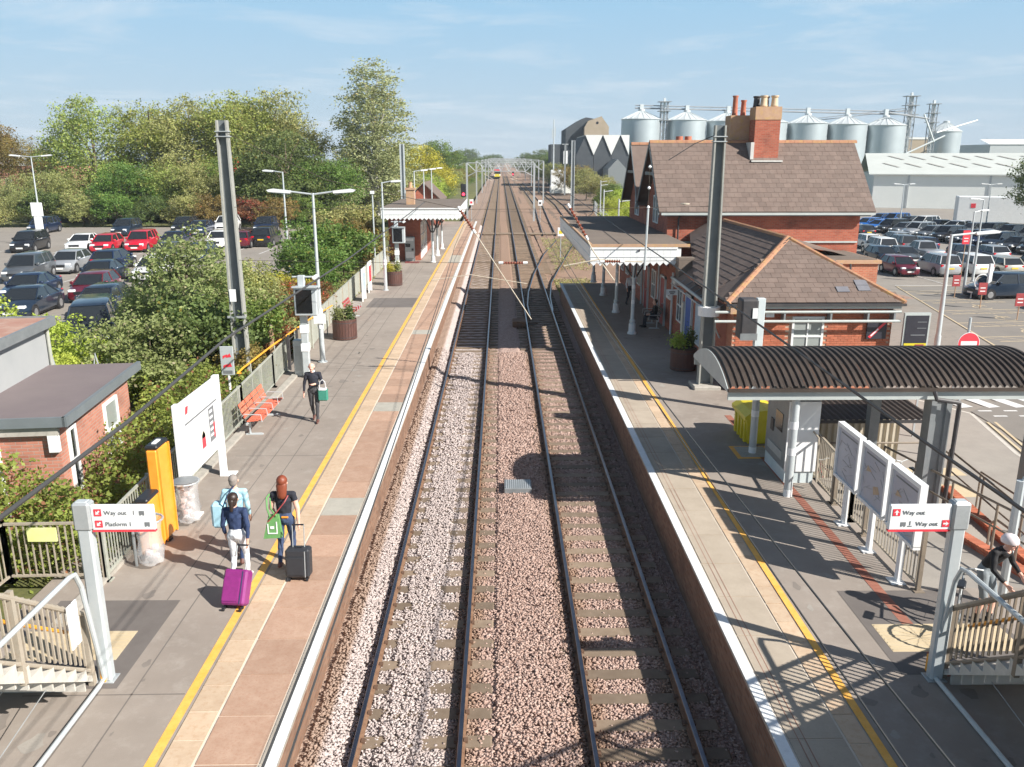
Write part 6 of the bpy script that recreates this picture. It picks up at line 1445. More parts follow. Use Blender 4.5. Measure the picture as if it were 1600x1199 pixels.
# ================================================================ DISTANT WORKS
def silo(x, y, r, h, cone, label):
    t = thing('grain_silo', label, 'silo', (x, y, -1.0), 0, 'grain silos beyond the station')
    n = 40; prof = []; rows = 24
    for k in range(rows+1): prof += [(r-(.05 if k % 2 else 0), h*k/rows)]
    b = MB().lathe(prof, n=n).build('shell', 'silo', t, 60)
    MB().lathe([(r+.25,h-.1),(r+.25,h),(1.1,h+cone),(1.1,h+cone+.7),(.4,h+cone+.9)], n=n).build('roof', 'silo_roof', t, 30)
    mb = MB()
    for k in range(20):
        a = 2*pi*k/20; mb.tube((math.cos(a)*(r+.1),math.sin(a)*(r+.1),h+.12),(math.cos(a)*1.1,math.sin(a)*1.1,h+cone+.1),.09,.09,4)
    mb.build('roof_rib', 'silo_roof', t)
labs = ['leftmost of the big grain silos, beside the zigzag-roofed mill', 'second grain silo from the left, behind the station roof', 'third grain silo, partly behind the right mast and chimneys', 'grain silo half hidden behind the big chimney', 'fifth grain silo, just right of the big chimney', 'sixth grain silo from the left over the roof ridge', 'seventh grain silo, next to the tan block']
for i, xx in enumerate((48.2, 63.8, 77.6, 91.6, 105.5, 119.2, 132.5)): silo(xx, 300, 6.72, 21.9-.33*i, 2.6, labs[i])
silo(172, 336, 5.8, 19.0, 3.2, 'separate grain silo at the right end of the works'); silo(152, 352, 5.2, 18.2, 3.0, 'small pale silo behind the conveyor towers')
t = thing('conveyor_bridge', 'long lattice conveyor running over the tops of the silos', 'conveyor', (42, 300, 0))
mb = MB()
for z, r in ((24.3,.26),(25.2,.18)): mb.tube((4,0,z+.3),(100,5,z-1.5),r)
for k in range(64): a = k/64; b = (k+1)/64; mb.tube((4+96*a,5*a,24.6-1.8*a),(4+96*b,5*b,25.5-1.8*b if k % 2 else 24.6-1.8*b),.06,.06,4)
mb.build('gallery', 'steel_frame', t)
for xx in (48.2, 63.8, 78.0, 92.0, 105.4, 119.0, 132.3): MB().box(xx-42-.6,xx-42+.6,-.6,.6,23.2-(xx-48)*.012,25.8-(xx-48)*.018).build('hopper', 'silo_roof', t)
mb = MB(); mb.tube((68,6,20.8),(102,6,24.5),.14).tube((68,6,21.5),(102,6,25.2),.1)
for k in range(20): a = k/20; mb.tube((68+34*a,6,20.8+3.7*a),(68+34*(a+.05),6,21.7+3.7*(a+.05)),.06,.06,4)
mb.build('inclined_gallery', 'steel_frame', t)
def tower(x, y, h, w, label, dark=True):
    t = thing('elevator_tower', label, 'tower', (x, y, -1)); m = 'steel_frame' if dark else 'silo_roof'
    for a in (-w,w):
        for b in (-w,w): MB().tube((a,b,0),(a,b,h),.16).build('leg', m, t)
    mb = MB(); k = 0; z = 8
    while z < h-1.5:
        mb.tube((-w,-w,z),(w,-w,z+2),.08).tube((w,-w,z),(-w,-w,z+2),.08).tube((-w,-w,z),(w,-w,z),.08).tube((-w,-w,z),(-w,w,z+2),.08); z += 2
    mb.build('bracing', m, t)
    for z in (h-6, h-3, h): MB().box(-w*1.9,w*1.9,-w*1.6,w*1.6,z-.1,z+.1).build('platform', 'steel_frame', t)
    MB().box(-.35,.35,-.35,.35,6,h+1.2).build('elevator', 'silo_roof', t)
tower(55.6, 298, 27.5, 1.1, 'lattice elevator tower between the first two silos'); tower(140.5, 300, 29.5, 1.2, 'tall lattice elevator tower left of the tan block'); tower(148.5, 300, 27, 1.0, 'pale elevator tower with a diagonal chute')
tw = thing('grain_chute', 'pale diagonal chutes crossing in front of the tan block', 'conveyor', (148, 297, 0)); MB().tube((-12,0,8),(4,0,15.5),.3).build('chute', 'silo_roof', tw); MB().tube((-4,0,22.5),(.5,0,13.5),.3).build('chute', 'silo_roof', tw); MB().tube((1,0,16.5),(20,10,21),.25).build('chute', 'silo_roof', tw); MB().tube((-16,0,23),(-2,0,21),.3).build('chute', 'steel_frame', tw)
t = thing('works_block', 'tan block building between the seventh silo and the separate silo', 'building', (150, 312, -1)); MB().box(-13,5,0,12,0,15.6).build('wall', 'mill_tan', t); MB().box(-13.2,5.2,-.2,12.2,15.6,16.3).build('roof', 'zig_white', t)
t = thing('mill_building', 'dark mill with a mansard roof and tan gable end left of the silos', 'building', (25, 262, -1))
MB().prism([(-5.2,0),(7.3,0),(7.3,17.2),(4.4,20.4),(.9,21.0),(-.3,20.6),(-5.2,17.6)], 'y', 3, 22).build('wall', 'mill_dark', t)
MB().prism([(.2,15.6),(7.5,15.6),(7.5,18.2),(5.2,21.2),(1.2,19.8),(.2,18.0)], 'y', 0, 3).build('gable_end', 'mill_tan', t)
MB().box(-9.5,-5.2,4,20,0,13.2).build('side_wing', 'mill_dark', t); MB().tube((4.0,-.05,19.3),(4.0,.1,19.3),.4,n=12).build('vent', 'black_plastic', t)
t = thing('zigzag_shed', 'shed with three pointed white zigzag gable roofs in front of the dark mill', 'building', (19.4, 222, -1))
for k in range(3):
    x0 = k*4.5
    MB().prism([(x0,0),(x0+4.5,0),(x0+4.5,10.4),(x0+2.25,15.3),(x0,10.4)] if False else [(x0,0),(x0+4.4,0),(x0+4.4,9.8),(x0+2.2,14.6),(x0,9.8)], 'y', 0, 25).build('wall', 'mill_dark' if k != 1 else 'mill_dark', t)
    MB().grid([(x0+2.2,-.3,14.8),(x0+4.6,-.3,14.8),(x0+6.6 if k < 2 else x0+4.4,-.3,14.8),(x0+4.4,-.3,9.9),(x0+2.2,25,14.8),(x0+4.4,25,9.9)], [(0,2,3),(0,3,5,4)]).build('roof', 'zig_white', t)
MB().prism([(6.8,0),(11.2,0),(11.2,6.6),(9.0,8.9),(6.8,6.6)], 'y', -12, -.5).build('lower_gable', 'galv_dark', t); MB().box(11.2,19,-10,-.5,0,6.5).build('lean_to', 'mill_dark', t)
t = thing('warehouse', 'long white warehouse with rows of dashed rooflights behind the right car park', 'building', (70.5, 160, RG), -.50 if False else math.atan2(-18.8, 16.2)*.0)
# wall base runs from (71,160) to (87,141) and on to the right
a = Vector((70.1, 161.0)); d = Vector((17.5, -6.2)).normalized(); a0 = math.atan2(d.y, d.x)
t.location = (a.x, a.y, RG); t.rotation_euler.z = a0
MB().box(0, 90, 0, 34, 0, 6.1).build('wall', 'warehouse_wall', t)
for k in range(7): MB().box(5.8+k*13.5,6.1+k*13.5,-.12,0,0,6.0).build('downpipe', 'galv', t)
MB().grid([(-1,-.6,6.2),(91,-.6,6.2),(91,17,10.0),(-1,17,10.0),(-1,34.6,6.2),(91,34.6,6.2),(-1,-.6,6.0),(91,-.6,6.0)], [(0,1,2,3),(3,2,5,4),(0,1,7,6)]).build('roof', 'warehouse_roof', t)
rl = MB().grid([(2.2,0,.06),(2.75,0,.06),(.2,3.4,.8),(-.35,3.4,.8)], [(0,1,2,3)]).mesh('rooflight', 'rooflight')
for j in range(2):
    for k in range(22): o = link('rooflight', rl, t); o.location = (2+k*3.9+j*1.3, 4.5+j*6.3, 6.2+(4.5+.6+j*6.3)*.216+.03)
t = thing('storage_container', 'long white goods container parked behind the diagonal rows of cars', 'container', (63.5, 118, RG), -.35); MB().bbox(0,15,0,3,.4,3.9,.05).build('body', 'white_paint', t); MB().box(1.6,2.2,-.03,0,2.4,3.0).build('logo_patch', 'sign_red', t); MB().box(9,10.5,-.03,0,2.3,3.1).build('logo_patch', 'fence_green_grey', t)
for k in range(3): MB().box(1+k*6,2+k*6,.3,2.7,0,.4).build('support', 'iron_dark', t)
t = thing('far_shed', 'grey shed with a white roof on the horizon at the far right', 'building', (256, 452, -2)); MB().box(0,70,0,40,0,17.0).build('wall', 'galv', t); MB().grid([(-.5,-.5,17.0),(70.5,-.5,17.0),(70.5,20,20.0),(5,20,20.0)], [(0,1,2,3)]).build('roof', 'zig_white', t)
t = thing('pylon', 'faint lattice electricity pylon on the horizon', 'pylon', (505, 900, -4)); mb = MB()
for s in (-1,1): mb.tube((s*4,0,0),(s*.6,0,32),.22,.15,5)
for k in range(8): z = k*4; w0 = 4-z*.106; w1 = 4-(z+4)*.106; mb.tube((-w0,0,z),(w1,0,z+4),.12,.12,4).tube((w0,0,z),(-w1,0,z+4),.12,.12,4)
for z, w in ((17,7),(23,9),(29,6)): mb.tube((-w,0,z),(w,0,z),.15,.15,4).tube((-w,0,z),(0,0,z+2),.1,.1,4).tube((w,0,z),(0,0,z+2),.1,.1,4)
mb.build('lattice', 'steel_frame', t)
t = thing('yard_fence', 'dark palisade fence between the yard sidings and the bushes', 'fence', (12.6, 96, -.5)); me = MB().box(-.035,.035,-.02,.02,0,2.0).mesh('pale', 'galv')
for k in range(60): o = link('pale', me, t); o.location = (k*.055-.3*(k>40), k*.8, 0)
MB().box(0,.05,0,48,1.6,1.66,0,Matrix.Rotation(-.068,4,'Z')).build('rail', 'galv', t)
# houses on the far left
t = thing('house', 'white gabled house end above the trees at the far left edge', 'house', (-103, 172, .3)); MB().prism([(-6,0),(5,0),(5,8.6),(1,11.2),(-6,11.8)], 'y', 0, 8).build('wall', 'white_paint', t); MB().grid([(-6.5,-.4,11.9),(1,-.4,11.4),(5.5,-.4,8.6),(5.5,8.4,8.6),(1,8.4,11.4),(-6.5,8.4,11.9)], [(0,1,4,5),(1,2,3,4)]).build('roof', 'slate_blue', t)
t = thing('house', 'orange brick houses behind the hedge at the far left edge', 'house', (-92, 165, .3)); MB().box(-10,13,0,8,0,4.4).prism([(-10,4.4),(13,4.4),(11,6.2),(-8,6.2)], 'y', 0, 8).build('wall', 'brick_pink', t)
for k in range(4): sash(t, -7+k*5, -5.8+k*5, 2.8, 4.1, 0)
MB().box(-8,11,.2,8.2,6.2,6.35).build('roof', 'terracotta', t)
t = thing('store_sign', 'small red and yellow sign among the trees right of the left mast', 'sign', (-34.5, 112, .3)); MB().tube((0,0,0),(0,0,7.2),.15).build('post', 'galv', t); MB().bbox(-.9,.9,-.2,.2,6.2,7.4,.05).build('red_part', 'sign_red', t); MB().bbox(-.7,.7,-.2,.2,7.42,8.0,.05).build('yellow_part', 'orange_plastic', t)

# ================================================================ TRAIN
t = thing('train', 'distant train with a yellow nose coming along the left-hand track', 'train', (-1.37, 362, 0))
MB().prism([(-1.35,.5),(1.35,.5),(1.4,1.2),(1.4,2.9),(1.0,3.7),(-1.0,3.7),(-1.4,2.9),(-1.4,1.2)], 'y', 0, 60).build('carriage', 'galv_dark', t)
MB().prism([(-1.3,.6),(1.3,.6),(1.3,1.7),(-1.3,1.7)], 'y', -.35, 0).build('yellow_nose', 'yellow_plastic', t); MB().prism([(-1.35,1.7),(1.35,1.7),(1.2,3.0),(-1.2,3.0)], 'y', -.3, 0).build('cab_window', 'glass_dark', t); MB().box(-1.3,1.3,-.3,0,3.0,3.5).build('red_band', 'sign_red', t); MB().box(-1.36,-.9,-.38,-.3,1.0,1.6).box(.9,1.36,-.38,-.3,1.0,1.6).build('lamp_cluster', 'white_board', t)
MB().box(-1.1,1.1,.5,59,0,.5).build('bogie', 'iron_dark', t)

# ================================================================ BICYCLES
def bike(x, y, z, rz, label, frame_m='galv_dark', lean=.06):
    t = thing('bicycle', label, 'bicycle', (x, y, z), rz, 'bicycles by the ramps')
    for cx in (-.52, .52):
        w = MB().path([(cx+.33*math.cos(a), 0, .35+.33*math.sin(a)) for a in np.linspace(0, 2*pi, 21)], .022, 6).build('wheel', 'rubber', t)
        mb = MB()
        for k in range(12): a = 2*pi*k/12; mb.tube((cx,0,.35),(cx+.32*math.cos(a),0,.35+.32*math.sin(a)),.003,.003,3)
        mb.build('spokes', 'galv', w)
    MB().tube((-.52,0,.35),(-.15,0,.3),.012).tube((-.52,0,.35),(-.2,0,.8),.01).tube((-.15,0,.3),(-.22,0,.9),.018).tube((-.15,0,.3),(.33,0,.72),.02).tube((-.2,0,.8),(.32,0,.85),.018).tube((.3,0,.95),(.52,0,.35),.016).build('frame', frame_m, t)
    MB().bbox(-.36,-.08,-.07,.07,.92,.97,.02).build('saddle', 'black_plastic', t); MB().path([(.36,-.27,1.0),(.3,-.15,1.02),(.29,0,.98),(.3,.15,1.02),(.36,.27,1.0)], .014, 6).build('handlebar', 'galv', t)
    MB().lathe([(.09,-.01),(.09,.01)], n=12, T=Matrix.Translation((-.15,-.05,.3)) @ Matrix.Rotation(pi/2,4,'X')).build('crank', 'galv', t)
    return t
bike(11.1, 21.35, RG+.0, 1.75, 'white-framed bicycle nearest the tactile strip under the cycle shelter', 'white_paint'); bike(10.4, 21.5, RG, 1.6, 'dark bicycle second from the tactile strip under the cycle shelter'); bike(9.6, 21.5, RG, 1.5, 'bicycle seen between the second and third map boards', 'car_navy'); bike(8.9, 21.5, RG, 1.65, 'bicycle behind the first map board', 'dark_red')
# ================================================================ FOLIAGE
def leaf_quads(P, size, droop=0.0, asp=.62, rg=rng):
    n = len(P); s = size*rg.uniform(.6, 1.35, n)
    d = rg.normal(size=(n, 3)); d[:, 2] = d[:, 2]*.6 - droop; d /= np.linalg.norm(d, axis=1)[:, None]
    e = rg.normal(size=(n, 3)); e -= d*(e*d).sum(1)[:, None]; e /= np.linalg.norm(e, axis=1)[:, None]
    a = d*s[:, None]*.5; b = e*s[:, None]*asp*.5
    V = np.stack([P-a, P+b-a*.1, P+a, P-b-a*.1], 1).reshape(-1, 3)
    return V, np.arange(n*4, dtype=np.int32).reshape(-1, 4)
def crown_points(blobs, n, clump=.42, per=34, rg=rng, shell=.5):
    """leaf positions gathered in clumps that sit towards the outside of several lobes"""
    w = np.array([b[3]*b[4]*b[5] for b in blobs])**.67; w /= w.sum(); nc = max(8, n//per)
    idx = rg.choice(len(blobs), nc, p=w); B = np.array(blobs)[idx]
    d = rg.normal(size=(nc, 3)); d /= np.linalg.norm(d, axis=1)[:, None]
    r = shell + (1-shell)*rg.random(nc)**.6; r = np.where(rg.random(nc) < .18, r*.7, r)
    Cc = B[:, :3] + d*r[:, None]*B[:, 3:6]
    cs = clump*rg.uniform(.5, 1.5, nc)
    k = rg.integers(0, nc, n)
    return Cc[k] + rg.normal(size=(n, 3))*cs[k][:, None]*np.array([1, 1, .7])*.55, Cc
def trunk_mesh(h, r, limbs, m='bark', name='trunk'):
    mb = MB(); mb.path([(0,0,-.3),(.03*h*.1,0,h*.3),(-.02*h*.2,.02*h,h*.62),(0,0,h)], r, 7)
    V = np.array(mb.v); z = V[:, 2]; f = np.clip(1 - .75*z/h, .2, 1.2); mb.v = [(x*q, y*q, zz) for (x, y, zz), q in zip(mb.v, f)]
    for a, b, rr in limbs: 
        a = Vector(a); b = Vector(b); mid = a.lerp(b, .5)+Vector((random.uniform(-.2,.2), random.uniform(-.2,.2), .1*(b-a).length)); mb.tube(a, mid, rr, rr*.65, 5).tube(mid, b, rr*.65, rr*.2, 5)
    return mb.mesh(name, m)
def blobs_round(h, w, k=7, z0=.25, rg=rng):
    out = [(0, 0, h*.6, w*.62, w*.62, h*.34)]
    for i in range(k):
        a = 2*pi*i/k + rg.uniform(-.4, .4); z = h*rg.uniform(z0+.1, .85); q = w*.55*math.sin(min(1, (1.05-z/h)*2.2)*pi/2)
        out.append((math.cos(a)*q, math.sin(a)*q, z, w*rg.uniform(.3, .48), w*rg.uniform(.3, .48), h*rg.uniform(.13, .22)))
    return out
TREE = {}
def proto(key, h, w, n, leaf, size, droop=0, z0=.2, clump=.5, k=7, bark='bark', blobs=None, shell=.5, limbs=10, per=34, tr=.02):
    rg = np.random.default_rng(abs(hash(key)) % 1000 if False else sum(map(ord, key)))
    bl = blobs or blobs_round(h, w, k, z0, rg)
    P, Cc = crown_points(bl, n, clump, per, rg, shell); P = P[P[:, 2] > .05]
    V, F = leaf_quads(P, size, droop, rg=rg)
    cm = quadmesh('crown', V, F, leaf)
    L_ = []
    for i in range(limbs):
        c = Cc[rg.integers(len(Cc))]; a = (0, 0, min(h*.75, max(h*.12, c[2]*.6))); L_.append((a, tuple(c), h*tr*.45))
    TREE[key] = (cm, trunk_mesh(h*.85, h*tr, L_, bark))
def tree(key, x, y, z, s, label, cat='tree', leaf=None, rz=None, group=None, sxy=None, name=None):
    cm, tm = TREE[key]
    t = thing(name or ('tree' if cat == 'tree' else 'shrub'), label, cat, (x, y, z), random.uniform(0, 6.28) if rz is None else rz, group)
    a = (s*(sxy or 1),)*2 + (s,); t.scale = a
    link('trunk' if cat == 'tree' else 'stem', tm, t); c = link('crown' if cat == 'tree' else 'foliage', cm, t)
    if leaf: c.material_slots[0].link = 'OBJECT'; c.material_slots[0].material = MATS[leaf]
    return t
proto('tall_a', 13, 6.0, 27000, 'leaf_yellow', .22, .3, .05, .75, 10)
proto('tall_b', 13, 5.4, 27000, 'leaf_yellow', .22, .3, .05, .7, 10, shell=.35)
proto('round_a', 8, 5.2, 20000, 'leaf_green', .20, 0, .0, .55, 9)
proto('round_b', 8, 5.8, 20000, 'leaf_green', .20, 0, .0, .5, 11)
bb = [(0,0,h_,1.0+2.6*math.sin(min(1,(1-h_/21.5)*1.9)*pi/2),1.0+2.6*math.sin(min(1,(1-h_/21.5)*1.9)*pi/2),1.7) for h_ in np.arange(2.5, 20.5, 1.25)] + [(2.3,1,9,1.8,1.6,1.9),(-2.6,0,7.5,1.8,1.7,2.4),(2.8,-1,5,1.8,1.6,2.0),(-2.0,1.5,13,1.2,1.2,1.6),(1.5,0,15.5,1,1,1.4),(-3.2,-1,4,1.6,1.6,2)]
proto('birch', 21, 5, 26000, 'leaf_birch', .24, 1.1, bark='bark_birch', blobs=bb, clump=.62, shell=.3, limbs=46, per=26, tr=.011)
proto('shrub_a', 3, 2.1, 9000, 'leaf_green', .13, 0, .0, .26, 9, tr=.015)
proto('shrub_b', 3, 2.4, 9000, 'leaf_green', .13, .1, .0, .24, 11, tr=.015)
proto('hazel', 6.4, 3.3, 20000, 'leaf_hazel', .16, .15, .02, .34, 14, shell=.45, limbs=26, tr=.012)
proto('loose', 5, 3.0, 8000, 'leaf_lime', .17, .2, .05, .32, 9, shell=.2, limbs=22, tr=.01)
G1 = 'trees beyond the left car park'
T_ = [ # key,x,y,scale,leaf,label
 ('tall_a',-54.0,116,1.12,'leaf_yellow','tall yellow-green tree with the highest bare twigs, left end of the tree belt'),
 ('tall_b',-47.0,118,1.12,'leaf_yellow','yellow-green tree second from the left in the tree belt'),
 ('tall_a',-42.0,119,1.15,'leaf_olive','olive yellow tree behind the dark maple'),
 ('tall_b',-37.0,120,1.22,'leaf_yellow','tallest yellow-green tree near the top of the left mast'),
 ('tall_a',-32.6,122,1.22,'leaf_olive','loose olive tree just right of the left mast top'),
 ('tall_b',-28.6,124,1.02,'leaf_olive','olive tree between the mast and the dark sycamore'),
 ('round_a',-45.5,104,.98,'leaf_green','rounded deep green maple behind the bright red cars'),
 ('round_b',-41.0,107,1.0,'leaf_yellow','light green tree in front of the belt, right of the maple'),
 ('round_a',-36.4,106,.95,'leaf_olive','low olive tree above the white hatchback'),
 ('round_b',-31.2,108,1.12,'leaf_green','green and yellow tree beside the left mast'),
 ('round_a',-25.6,104,1.45,'leaf_dark','big dark sycamore with yellowing top left of the birch'),
 ('round_b',-21.8,106,1.1,'leaf_green','dark green tree under the left side of the birch'),
 ('round_b',-57.6,110,.9,'leaf_olive','brownish low tree at the left end of the belt'),
 ('tall_a',-68.5,128,.78,'leaf_orange','thin autumn tree with pale trunk at the far left'),
 ('tall_b',-77.0,130,.98,'leaf_orange','reddish brown tree cut by the left edge'),
 ('round_b',-55.5,101,.62,'leaf_olive','dull olive bush beneath the left end of the belt'),
 ('round_a',-14.6,160,1.35,'leaf_gold','yellow-leaved tree just right of the birch'),
 ('round_b',-19.0,172,1.25,'leaf_green','green tree behind the yellow-leaved tree'),
 ('round_a',-16.2,232,1.62,'leaf_green','isolated round green tree left of the line in the distance'),
 ('round_b',-12.6,143,.72,'leaf_lime','bright yellow bush by the lamps beyond the waiting room'),
 ('round_a',-11.2,112,.6,'leaf_gold','golden shrub behind the waiting room roof'),
]
for k, x, y, s, lf, lab in T_: tree(k, x, y, .3, s*(1.12 if k[0] == 't' else 1.0), lab, 'tree', lf, group=G1)
tree('birch', -17.0, 118, .3, .96, 'tall slender birch with drooping grey-green branches above the other trees', 'tree', rz=.6, sxy=1.75)
tree('birch', -19.8, 120, .3, .60, 'shorter birch leaning against the left side of the tall birch', 'tree', rz=2.1)
LL = ['olive line-side tree left of the nearest truss gantry', 'green line-side tree between the first two gantries on the left', 'yellowish line-side tree beside the second gantry on the left', 'olive line-side tree just beyond the second gantry on the left',
 'russet line-side tree beside the third gantry on the left', 'small green tree beyond the third gantry, left of the line', 'olive tree beside the fourth gantry, left of the line', 'green tree just beyond the fourth gantry, left of the line', 'olive tree beside the fifth gantry, left of the line', 'green tree left of the distant train', 'dark tree just behind the distant train on the left', 'dark tree closest to the rails on the left horizon', 'large dark tree farthest back on the left of the line', 'large green tree at the left horizon beyond the round tree']
LR = ['lime bush left of the bright young tree behind the canopy', 'lime bush at the foot of the yard fence', 'green tree behind the yard fence', 'olive tree hiding the foot of the lower white gable', 'olive tree in front of the zigzag-roofed shed', 'russet tree beside the white signal cabin', 'green tree behind the radio mast', 'olive tree beyond the signal cabin, right of the line', 'green tree right of the fourth gantry', 'green tree behind the fourth gantry, farther from the rails', 'dark tree right of the fifth gantry', 'broad green tree left of the dark mill', 'dark tree right of the distant train', 'dark tree behind the broad green tree left of the mill', 'dark tree closest to the rails on the right horizon', 'large dark tree farthest back on the right of the line']
# line-side trees
k = 0
side = [(-14,128,.8,'leaf_olive'),(-12,150,.75,'leaf_green'),(-11.5,170,.7,'leaf_yellow'),(-11,190,.75,'leaf_olive'),(-11.5,212,.8,'leaf_orange'),(-10.5,238,.75,'leaf_green'),(-10,262,.8,'leaf_olive'),(-10,290,.8,'leaf_green'),(-10.5,325,.9,'leaf_olive'),(-11,370,1.0,'leaf_green'),(-12,430,1.2,'leaf_dark'),(-9,520,1.3,'leaf_dark'),(-24,600,2.0,'leaf_dark'),(-40,560,1.7,'leaf_green')]
for i, (x, y, s, lf) in enumerate(side): tree('round_a' if i % 2 else 'round_b', x, y, .0, s, LL[i], 'tree', lf, group='trees on the left of the line')
side = [(17.5,122,.55,'leaf_lime'),(15.5,112,.5,'leaf_lime'),(17.5,140,.6,'leaf_green'),(19,160,.75,'leaf_olive'),(18,180,.85,'leaf_olive'),(17,204,.95,'leaf_orange'),(19.5,228,.9,'leaf_green'),(16,255,1.0,'leaf_olive'),(15,285,1.05,'leaf_green'),(20,300,1.2,'leaf_green'),(16,330,1.2,'leaf_dark'),(24,350,1.5,'leaf_green'),(14,390,1.3,'leaf_dark'),(22,420,1.5,'leaf_dark'),(14,500,1.5,'leaf_dark'),(30,560,2.0,'leaf_dark')]
for i, (x, y, s, lf) in enumerate(side): tree('round_b' if i % 2 else 'round_a', x, y, -.3, s, LR[i], 'tree', lf, group='trees on the right of the line')
tree('round_a', 13.6, 80, -.4, .74, 'bright green young tree behind the station canopy', 'tree', 'leaf_lime')
tree('round_b', 12.6, 92, -.4, .45, 'small bright green bush left of the young tree', 'shrub', 'leaf_lime')
tree('round_a', 67.5, 103, RG, 1.25, 'dark tree cut by the right edge above the parked cars', 'tree', 'leaf_dark')
for i, x in enumerate((-5, 60, 130, 190, 240, 300, 380, 470)): tree('round_b', x, 720+i*20, -1, 1.7, 'distant dark tree standing on the horizon', 'tree', 'leaf_dark', group='trees on the horizon')
# shrubs and small trees beside the left platform
S_ = [
 ('round_a',-79,121,.3+.55,'leaf_olive','olive tree in front of the orange brick houses','tree'),
 ('round_b',-70,119,.75,'leaf_hazel','pale green tree just right of the orange brick houses','tree'),
 ('hazel',-11.9,31.6,.84,None,'big hazel with pale airy crown between the van and the left mast','tree'),
 ('hazel',-13.9,33.0,.52,None,'lower left spray of hazel reaching over the parked cars','tree'),
 ('hazel',-10.8,36.0,.62,'leaf_olive','dull hazel behind the left mast','tree'),
 ('shrub_a',-10.2,28.4,1.15,'leaf_dark','dark rounded evergreen under the hazel','shrub'),
 ('shrub_b',-11.4,26.8,1.0,'leaf_hazel','grey-green shrub above the brambles','shrub'),
 ('shrub_a',-9.7,30.9,.95,'leaf_green','fresh green shrub just left of the mast foot','shrub'),
 ('shrub_b',-10.0,33.8,.95,'leaf_hazel','shrub beside the wooden signpost','shrub'),
 ('shrub_a',-9.0,27.9,.6,'leaf_orange','rusty low shrub at the mast foot','shrub'),
 ('shrub_b',-9.4,32.4,.62,'leaf_red','dark reddish shrub with red berries behind the wooden signpost','shrub'),
 ('shrub_a',-9.3,36.0,.8,'leaf_red','brown-leaved barberry behind the orange handrail','shrub'),
 ('shrub_b',-9.4,39.2,.75,'leaf_red','bronze shrub behind the near barrel planter','shrub'),
 ('shrub_a',-10.6,41.6,.8,'leaf_gold','yellow autumn shrub behind the red bench','shrub'),
 ('shrub_b',-11.6,38.4,.9,'leaf_gold','golden-leaved shrub beside the departure screen','shrub'),
 ('shrub_a',-10.6,47.5,1.1,'leaf_green','large glossy green shrub behind the poster panels','shrub'),
 ('shrub_b',-11.6,52.5,1.35,'leaf_green','largest rounded green shrub at the car park edge','shrub'),
 ('shrub_a',-10.2,54.5,1.25,'leaf_green','green shrub against the panel fence near the waiting room','shrub'),
 ('shrub_b',-10.4,60.5,1.2,'leaf_orange','autumn orange shrub left of the waiting room','shrub'),
 ('shrub_a',-13.2,44.2,.65,'leaf_hazel','pale shrub between the lamp post and the hazel','shrub'),
 ('shrub_b',-12.2,40.6,.75,'leaf_olive','olive shrub right of the hazel crown','shrub'),
 ('shrub_a',-12.0,66.5,1.5,'leaf_olive','tall olive green shrub behind the waiting room','shrub'),
 ('loose',-14.9,27.9,.62,'leaf_lime','light green small tree standing behind the brick outbuilding','tree'),
 ('loose',-18.0,29.4,.66,'leaf_lime','light green small tree at the left edge over the rendered building','tree'),
 ('loose',-13.4,25.6,.45,'leaf_lime','light green sapling between the rendered building and the van','tree'),
 ('shrub_b',-24.6,94.2,1.2,'leaf_orange','orange shrub behind the white hatchback','shrub'),
 ('shrub_a',-28.4,97.5,1.2,'leaf_red','red-berried shrub at the back of the car park','shrub'),
 ('shrub_b',-32.6,97.5,1.3,'leaf_orange','rust-coloured shrub at the foot of the light green tree','shrub'),
 ('shrub_a',-66,98,1.9,'leaf_lime','pale green hedge bush at the far left behind the lamp post','shrub'),
 ('shrub_b',-58,97,1.4,'leaf_olive','olive hedge bush right of the far lamp post','shrub'),
 ('shrub_a',-74,103,2.0,'leaf_lime','large pale green hedge bush at the far left edge','shrub'),
 ('shrub_b',-78,118,1.8,'leaf_red','dark red bush beneath the brick houses','shrub'),
]
for k, x, y, s, lf, lab, cat in S_: tree(k, x, y, .35, s, lab, cat, lf)
for i, (x, sc_, lf, w_) in enumerate(((-22,1.2,'leaf_green','left of the right-hand black four-by-four'),(-36.5,1.3,'leaf_olive','behind the dark blue four-by-four in the back row'),(-40.5,1.2,'leaf_dark','under the light green tree'),(-44.5,1.4,'leaf_green','at the foot of the maple'),(-48.5,1.3,'leaf_olive','behind the navy four-by-four in the back row'),(-53,1.5,'leaf_dark','below the left end of the tree belt'))):
    tree('shrub_a' if i % 2 else 'shrub_b', x, 98.5+i*.3, .3, sc_, ('green','olive','dark','bright green','dull olive','deep green')[i]+' undergrowth shrub '+w_, 'shrub', lf)
